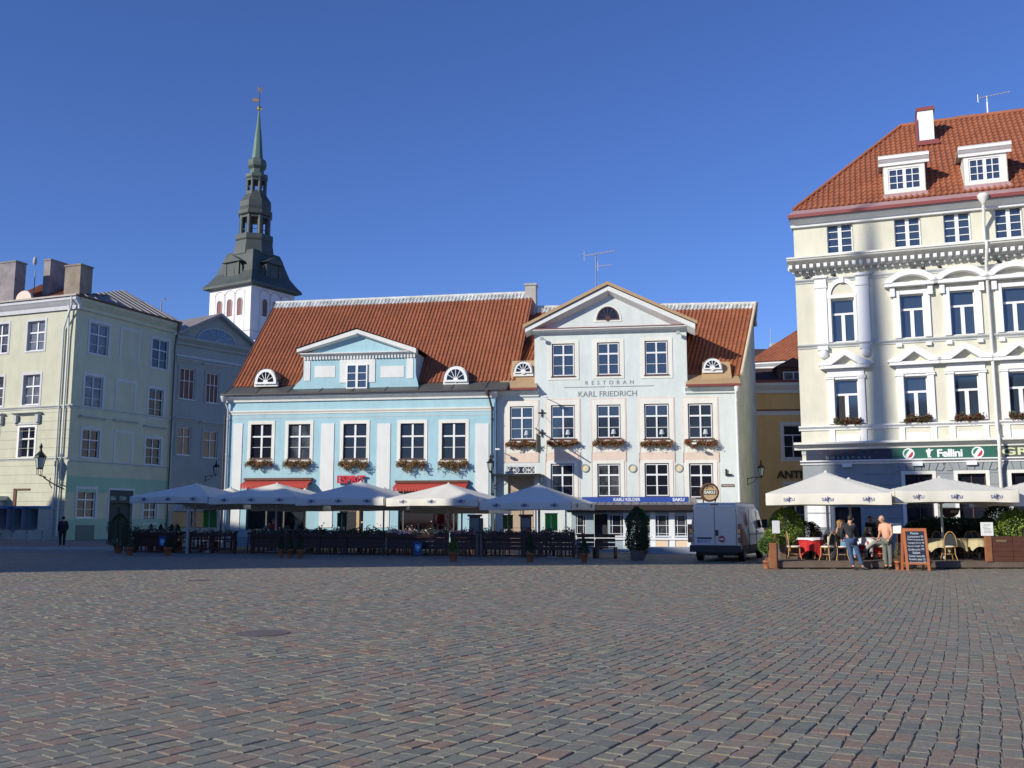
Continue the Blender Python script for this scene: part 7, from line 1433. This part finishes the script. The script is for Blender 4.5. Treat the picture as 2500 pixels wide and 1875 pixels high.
def person(label, x, y, z, rz, J, top, legs, shoe, hair, sleeve='long', topr=1.0, hairlong=False, bald=False, extra=None, sc=1.0, topname='shirt', legname='trousers', skirt=None):
    """J: joints in local coordinates (x right, -y forward when rz=0)"""
    t = root('person', label, 'person', (x, y, z)); M = Matrix.Translation((x, y, z)) @ Matrix.Rotation(R(rz), 4, 'Z') @ Matrix.Scale(sc, 4)
    D = dict(pel=(0, 0, .95), sp=(0, 0, 1.15), ch=(0, 0, 1.34), nk=(0, 0, 1.50), hd=(0, -.01, 1.60), tp=(0, 0, 1.70), ls=(-.18, 0, 1.42), le=(-.23, .02, 1.14), lw=(-.22, -.06, .88), rs=(.18, 0, 1.42), re=(.23, .02, 1.14), rw=(.22, -.06, .88),
             lh=(-.10, 0, .92), lk=(-.11, -.03, .50), la=(-.11, .02, .09), lt=(-.13, -.15, .035), rh=(.10, 0, .92), rk=(.11, -.03, .50), ra=(.11, .02, .09), rt=(.13, -.15, .035)); D.update(J)
    q = {k: Vector(v) for k, v in D.items()}; names = ['pel', 'sp', 'ch', 'nk', 'hd', 'tp', 'ls', 'le', 'lw', 'rs', 're', 'rw', 'lh', 'lk', 'la', 'lt', 'rh', 'rk', 'ra', 'rt']; ix = {n: i for i, n in enumerate(names)}
    E = [(a, b) for a, b in (('pel', 'sp'), ('sp', 'ch'), ('ch', 'nk'), ('nk', 'hd'), ('hd', 'tp'), ('ch', 'ls'), ('ls', 'le'), ('le', 'lw'), ('ch', 'rs'), ('rs', 're'), ('re', 'rw'), ('pel', 'lh'), ('lh', 'lk'), ('lk', 'la'), ('la', 'lt'), ('pel', 'rh'), ('rh', 'rk'), ('rk', 'ra'), ('ra', 'rt'))]
    Rd = dict(pel=.13, sp=.115, ch=.125, nk=.055, hd=.088, tp=.075, ls=.06, le=.042, lw=.026, rs=.06, re=.042, rw=.026, lh=.085, lk=.055, la=.04, lt=.03, rh=.085, rk=.055, ra=.04, rt=.03)
    f = (q['hd']-q['nk']).normalized(); fw = q.get('face', Vector((0, -1, 0))).normalized(); sd = fw.cross(Vector((0, 0, 1))).normalized()
    def ex(mb):
        h = q['hd']
        mb.ell(h+Vector((0, 0, .015))+fw*.01, .078, .095, .115, 12, 9, rot=Matrix.Rotation(atan2(fw.x, -fw.y), 3, 'Z'))
        mb.tube([h+fw*.09+Vector((0, 0, .03)), h+fw*.125+Vector((0, 0, -.01)), h+fw*.09+Vector((0, 0, -.02))], [.008, .016, .008], 5)
        mb.tube([h+fw*.095-sd*.025+Vector((0, 0, -.05)), h+fw*.10+Vector((0, 0, -.052)), h+fw*.095+sd*.025+Vector((0, 0, -.05))], .007, 5)
        for s in (-1, 1): mb.ell(h+sd*s*.082+Vector((0, 0, .01)), .014, .022, .03, 6, 5)
        for e, w in (('le', 'lw'), ('re', 'rw')):
            d = (q[w]-q[e]).normalized(); o = d.orthogonal().normalized(); s2 = d.cross(Vector((0, 0, 1))); s2 = s2.normalized() if s2.length > .2 else Vector((0, 1, 0)); c = q[w]+d*.045
            mb.ell(c, .032, .036, .036, 8, 6)
            for k in range(4): b = c+s2*(k-1.5)*.018+d*.02; L = (.065, .075, .07, .055)[k]; mb.tube([b, b+d*L*.55, b+d*L*.85+s2.cross(d)*L*.4], [.010, .009, .007], 5)
            mb.tube([c-s2*.03, c-s2*.05+d*.035, c-s2*.045+d*.06], [.011, .010, .008], 5)
    mb = skin_obj('body', [q[n] for n in names], [(ix[a], ix[b]) for a, b in E], [Rd[n] for n in names], M_SKIN, t, extra=ex); mb.v = [M @ v for v in mb.v]; mb.build('body', M_SKIN, t)
    # shirt
    def garment(keys, edges, rad, name, m, ends=None):
        V = [q[k] if isinstance(k, str) else Vector(k) for k in keys]; g = skin_obj(name, V, edges, rad, m, t); g.v = [M @ v for v in g.v]; return g.build(name, m, t)
    k = 1.0*topr; el = {'long': .93, 'short': .55}[sleeve]
    if sleeve == 'long': lw2 = q['le'].lerp(q['lw'], .92); rw2 = q['re'].lerp(q['rw'], .92)
    else: lw2 = q['ls'].lerp(q['le'], .8); rw2 = q['rs'].lerp(q['re'], .8)
    hem = q['pel']+(q['pel']-q['sp'])*.25
    if sleeve == 'long': garment([hem, 'sp', 'ch', q['nk']-Vector((0, 0, .03)), 'ls', 'le', lw2, 'rs', 're', rw2], [(0, 1), (1, 2), (2, 3), (2, 4), (4, 5), (5, 6), (2, 7), (7, 8), (8, 9)], [(.155*k, .125*k), (.15*k, .125*k), (.165*k, .135*k), .068, .08, .058, .042, .08, .058, .042], topname, top)
    else: garment([hem, 'sp', 'ch', q['nk']-Vector((0, 0, .03)), 'ls', lw2, 'rs', rw2], [(0, 1), (1, 2), (2, 3), (2, 4), (4, 5), (2, 6), (6, 7)], [(.155*k, .13*k), (.15*k, .13*k), (.165*k, .135*k), .068, .08, .066, .08, .066], topname, top)
    garment(['pel', 'lh', 'lk', q['lk'].lerp(q['la'], .9), 'rh', 'rk', q['rk'].lerp(q['ra'], .9)], [(0, 1), (1, 2), (2, 3), (0, 4), (4, 5), (5, 6)], [.14, .108, .078, .065, .108, .078, .065], legname, legs)
    for a, b in (('la', 'lt'), ('ra', 'rt')):
        heel = q[a]+(q[a]-q[b]).normalized()*.05+Vector((0, 0, -.04)); g = MB(); g.tube([M @ (heel+Vector((0, 0, .01))), M @ (q[a].lerp(q[b], .4)+Vector((0, 0, -.01))), M @ q[b], M @ (q[b]+(q[b]-q[a]).normalized()*.06)], [.045, .05, .045, .025], 8); g.build('shoe', shoe, t)
    hm = MB(); rot = Matrix.Rotation(atan2(fw.x, -fw.y), 3, 'Z'); h = q['hd']
    if not bald: hm.ell(h+Vector((0, 0, .045))-fw*.022, .088, .098, .10, 12, 8, rot=rot)
    else: hm.ell(h+Vector((0, 0, -.005))-fw*.035, .086, .075, .06, 12, 8, rot=rot)
    if hairlong: hm.ell(h+Vector((0, 0, -.06))-fw*.06, .085, .05, .13, 10, 7, rot=rot)
    hm.v = [M @ v for v in hm.v]; hm.build('hair', hair, t)
    for s in (-1, 1): e = MB(); e.ell(M @ (h+fw*.098+sd*s*.032+Vector((0, 0, .022))), .009, .009, .009, 6, 5); e.build('eye', M_BLACK, t)
    if extra: extra(t, M, q)
    return t
J_DEN = mat('denim', (.055, .10, .20), .85, (.035, .06, .13), 6, .8); J_LDEN = mat('light_denim', (.16, .28, .42), .85); J_GREY = mat('grey_green_trousers', (.15, .16, .14), .85); J_BLK = mat('black_cloth', (.022, .022, .026), .85); J_DK = mat('charcoal_sweater', (.03, .03, .035), .9)
J_PEACH = mat('peach_shirt', (.75, .40, .26), .85, (.66, .33, .22), 5, .6); J_SHOE = mat('black_shoe', (.015, .015, .018), .5); J_REDT = mat('red_top', (.45, .02, .03), .85); J_LGREY = mat('light_grey_trousers', (.32, .33, .31), .85)
# standing man in black, seen from behind, leaning to the right
g = gp(2096, 1391); person('man in a charcoal sweater and blue jeans standing with his back to the camera', g.x-.16, g.y+.02, 0, 0, dict(pel=(-.05, 0, .97), sp=(-.08, 0, 1.17), ch=(-.09, .02, 1.35), nk=(-.04, .03, 1.50), hd=(-.0, .05, 1.62), tp=(.0, .05, 1.72), face=(.65, .75, 0), ls=(-.27, .02, 1.42), le=(-.31, .1, 1.14), lw=(-.2, .22, .98), rs=(.1, .02, 1.42), re=(.2, .1, 1.14), rw=(.26, .22, .98), lh=(-.14, 0, .93), lk=(-.07, .0, .5), la=(.0, -.02, .09), lt=(.03, -.16, .03), rh=(.06, 0, .93), rk=(.18, -.02, .5), ra=(.3, -.04, .09), rt=(.42, -.12, .03)), J_DK, J_DEN, J_SHOE, M_HAIR)
# man in peach shirt, right of him
g = gp(2168, 1390); person('balding man in a peach short sleeved shirt and grey trousers standing beside the white table', g.x, g.y, 0, 0, dict(pel=(.02, 0, .97), sp=(-.0, 0, 1.17), ch=(-.02, 0, 1.36), nk=(-.08, 0, 1.51), hd=(-.12, .0, 1.62), tp=(-.10, .0, 1.72), face=(-.8, .6, 0), ls=(-.14, .10, 1.42), le=(-.16, .15, 1.15), lw=(-.2, .2, .98), rs=(.10, -.10, 1.42), re=(.14, -.14, 1.14), rw=(.0, -.2, .98), lh=(-.05, .06, .93), lk=(-.05, .06, .5), la=(-.03, .06, .09), lt=(-.12, .02, .03), rh=(.08, -.04, .93), rk=(.08, -.05, .5), ra=(.08, -.04, .09), rt=(.0, -.12, .03)), J_PEACH, J_GREY, J_SHOE, mat('grey_hair', (.22, .15, .12), .7), sleeve='short', topr=1.12, bald=True)
# sitting woman with jacket
cx_ = gl(2050, 33.8)
def seat(face, **k):
    d = dict(pel=(0, .02, .56), sp=(0, .06, .76), ch=(0, .06, .95), nk=(0, .04, 1.11), hd=(0, .0, 1.22), tp=(0, .0, 1.31), ls=(-.17, .05, 1.03), le=(-.22, -.05, .78), lw=(-.12, -.26, .74), rs=(.17, .05, 1.03), re=(.22, -.05, .78), rw=(.12, -.26, .74), lh=(-.09, -.04, .54), lk=(-.10, -.44, .52), la=(-.10, -.42, .09), lt=(-.11, -.58, .035), rh=(.09, -.04, .54), rk=(.10, -.44, .52), ra=(.10, -.42, .09), rt=(.11, -.58, .035)); d.update(k); return d
person('woman in a dark top and light jeans sitting sideways on a wicker chair', cx_, 33.8, DZ, 85, seat(0), J_BLK, J_LDEN, J_SHOE, M_HAIRB, hairlong=True)
jk = MB(Matrix.Translation((cx_, 33.8, DZ)) @ Matrix.Rotation(R(85), 4, 'Z')); jk.add([(-.24, .2, .86), (.24, .2, .86), (.27, .3, .5), (.22, .34, .06), (-.1, .36, .04), (-.26, .3, .12), (-.27, .28, .5), (0, .33, .5)], [(0, 1, 2, 7), (7, 2, 3, 4), (0, 7, 6), (7, 4, 5, 6)]).add([(-.24, .17, .86), (.24, .17, .86), (.26, .14, .5), (-.26, .14, .5)], [(0, 1, 2, 3)])
thing(jk, 'draped_jacket', mat('charcoal_jacket', (.04, .042, .05), .9), 'dark jacket hanging over the back of the sitting woman chair down to the deck', 'jacket')
person('man in light grey trousers with crossed legs sitting behind the peach shirt man', gl(2150, 34.5), 34.5, DZ, -60, seat(0, rk=(.02, -.46, .60), ra=(-.25, -.62, .30), rt=(-.34, -.72, .28)), J_BLK, J_LGREY, J_SHOE, M_HAIR)
person('man in dark clothes sitting behind the white table holding his hands to his face', gl(2143, 35.8), 35.8, DZ, -10, seat(0, re=(.2, -.2, .82), rw=(.04, -.16, 1.08), lw=(-.1, -.3, .80)), J_BLK, J_BLK, J_SHOE, M_HAIRB)
person('dark haired woman sitting in the back row of the right terrace', gl(2056, 36.2), 36.2, DZ, 0, seat(0), J_BLK, J_DEN, J_SHOE, M_HAIRB, hairlong=True)
person('waiter in black standing in the dark entrance behind the tables', gl(2125, 39.5), 39.5, 0, 10, {}, J_BLK, J_BLK, J_SHOE, M_HAIR)
g = gp(151, 1338); person('person in a long black coat walking past the green corner house', g.x, g.y, .0, -150, dict(le=(-.24, .0, 1.12), lw=(-.18, -.1, .9), lk=(-.1, -.12, .5), la=(-.1, -.1, .09), lt=(-.1, -.25, .03), ra=(.1, .12, .1)), J_BLK, J_BLK, J_SHOE, M_HAIR, topr=1.35, topname='coat')
person('waitress in a red top standing under the second parasol', FT.w(FT.px(669, 1262, -2.8)[0], 2.8, 0).x, FT.w(FT.px(669, 1262, -2.8)[0], 2.8, 0).y, 0, 0, dict(le=(-.26, -.05, 1.15), lw=(-.1, -.2, 1.1), rw=(.1, -.2, 1.12), re=(.26, -.05, 1.15)), J_REDT, J_BLK, J_SHOE, M_HAIR, sc=.93)
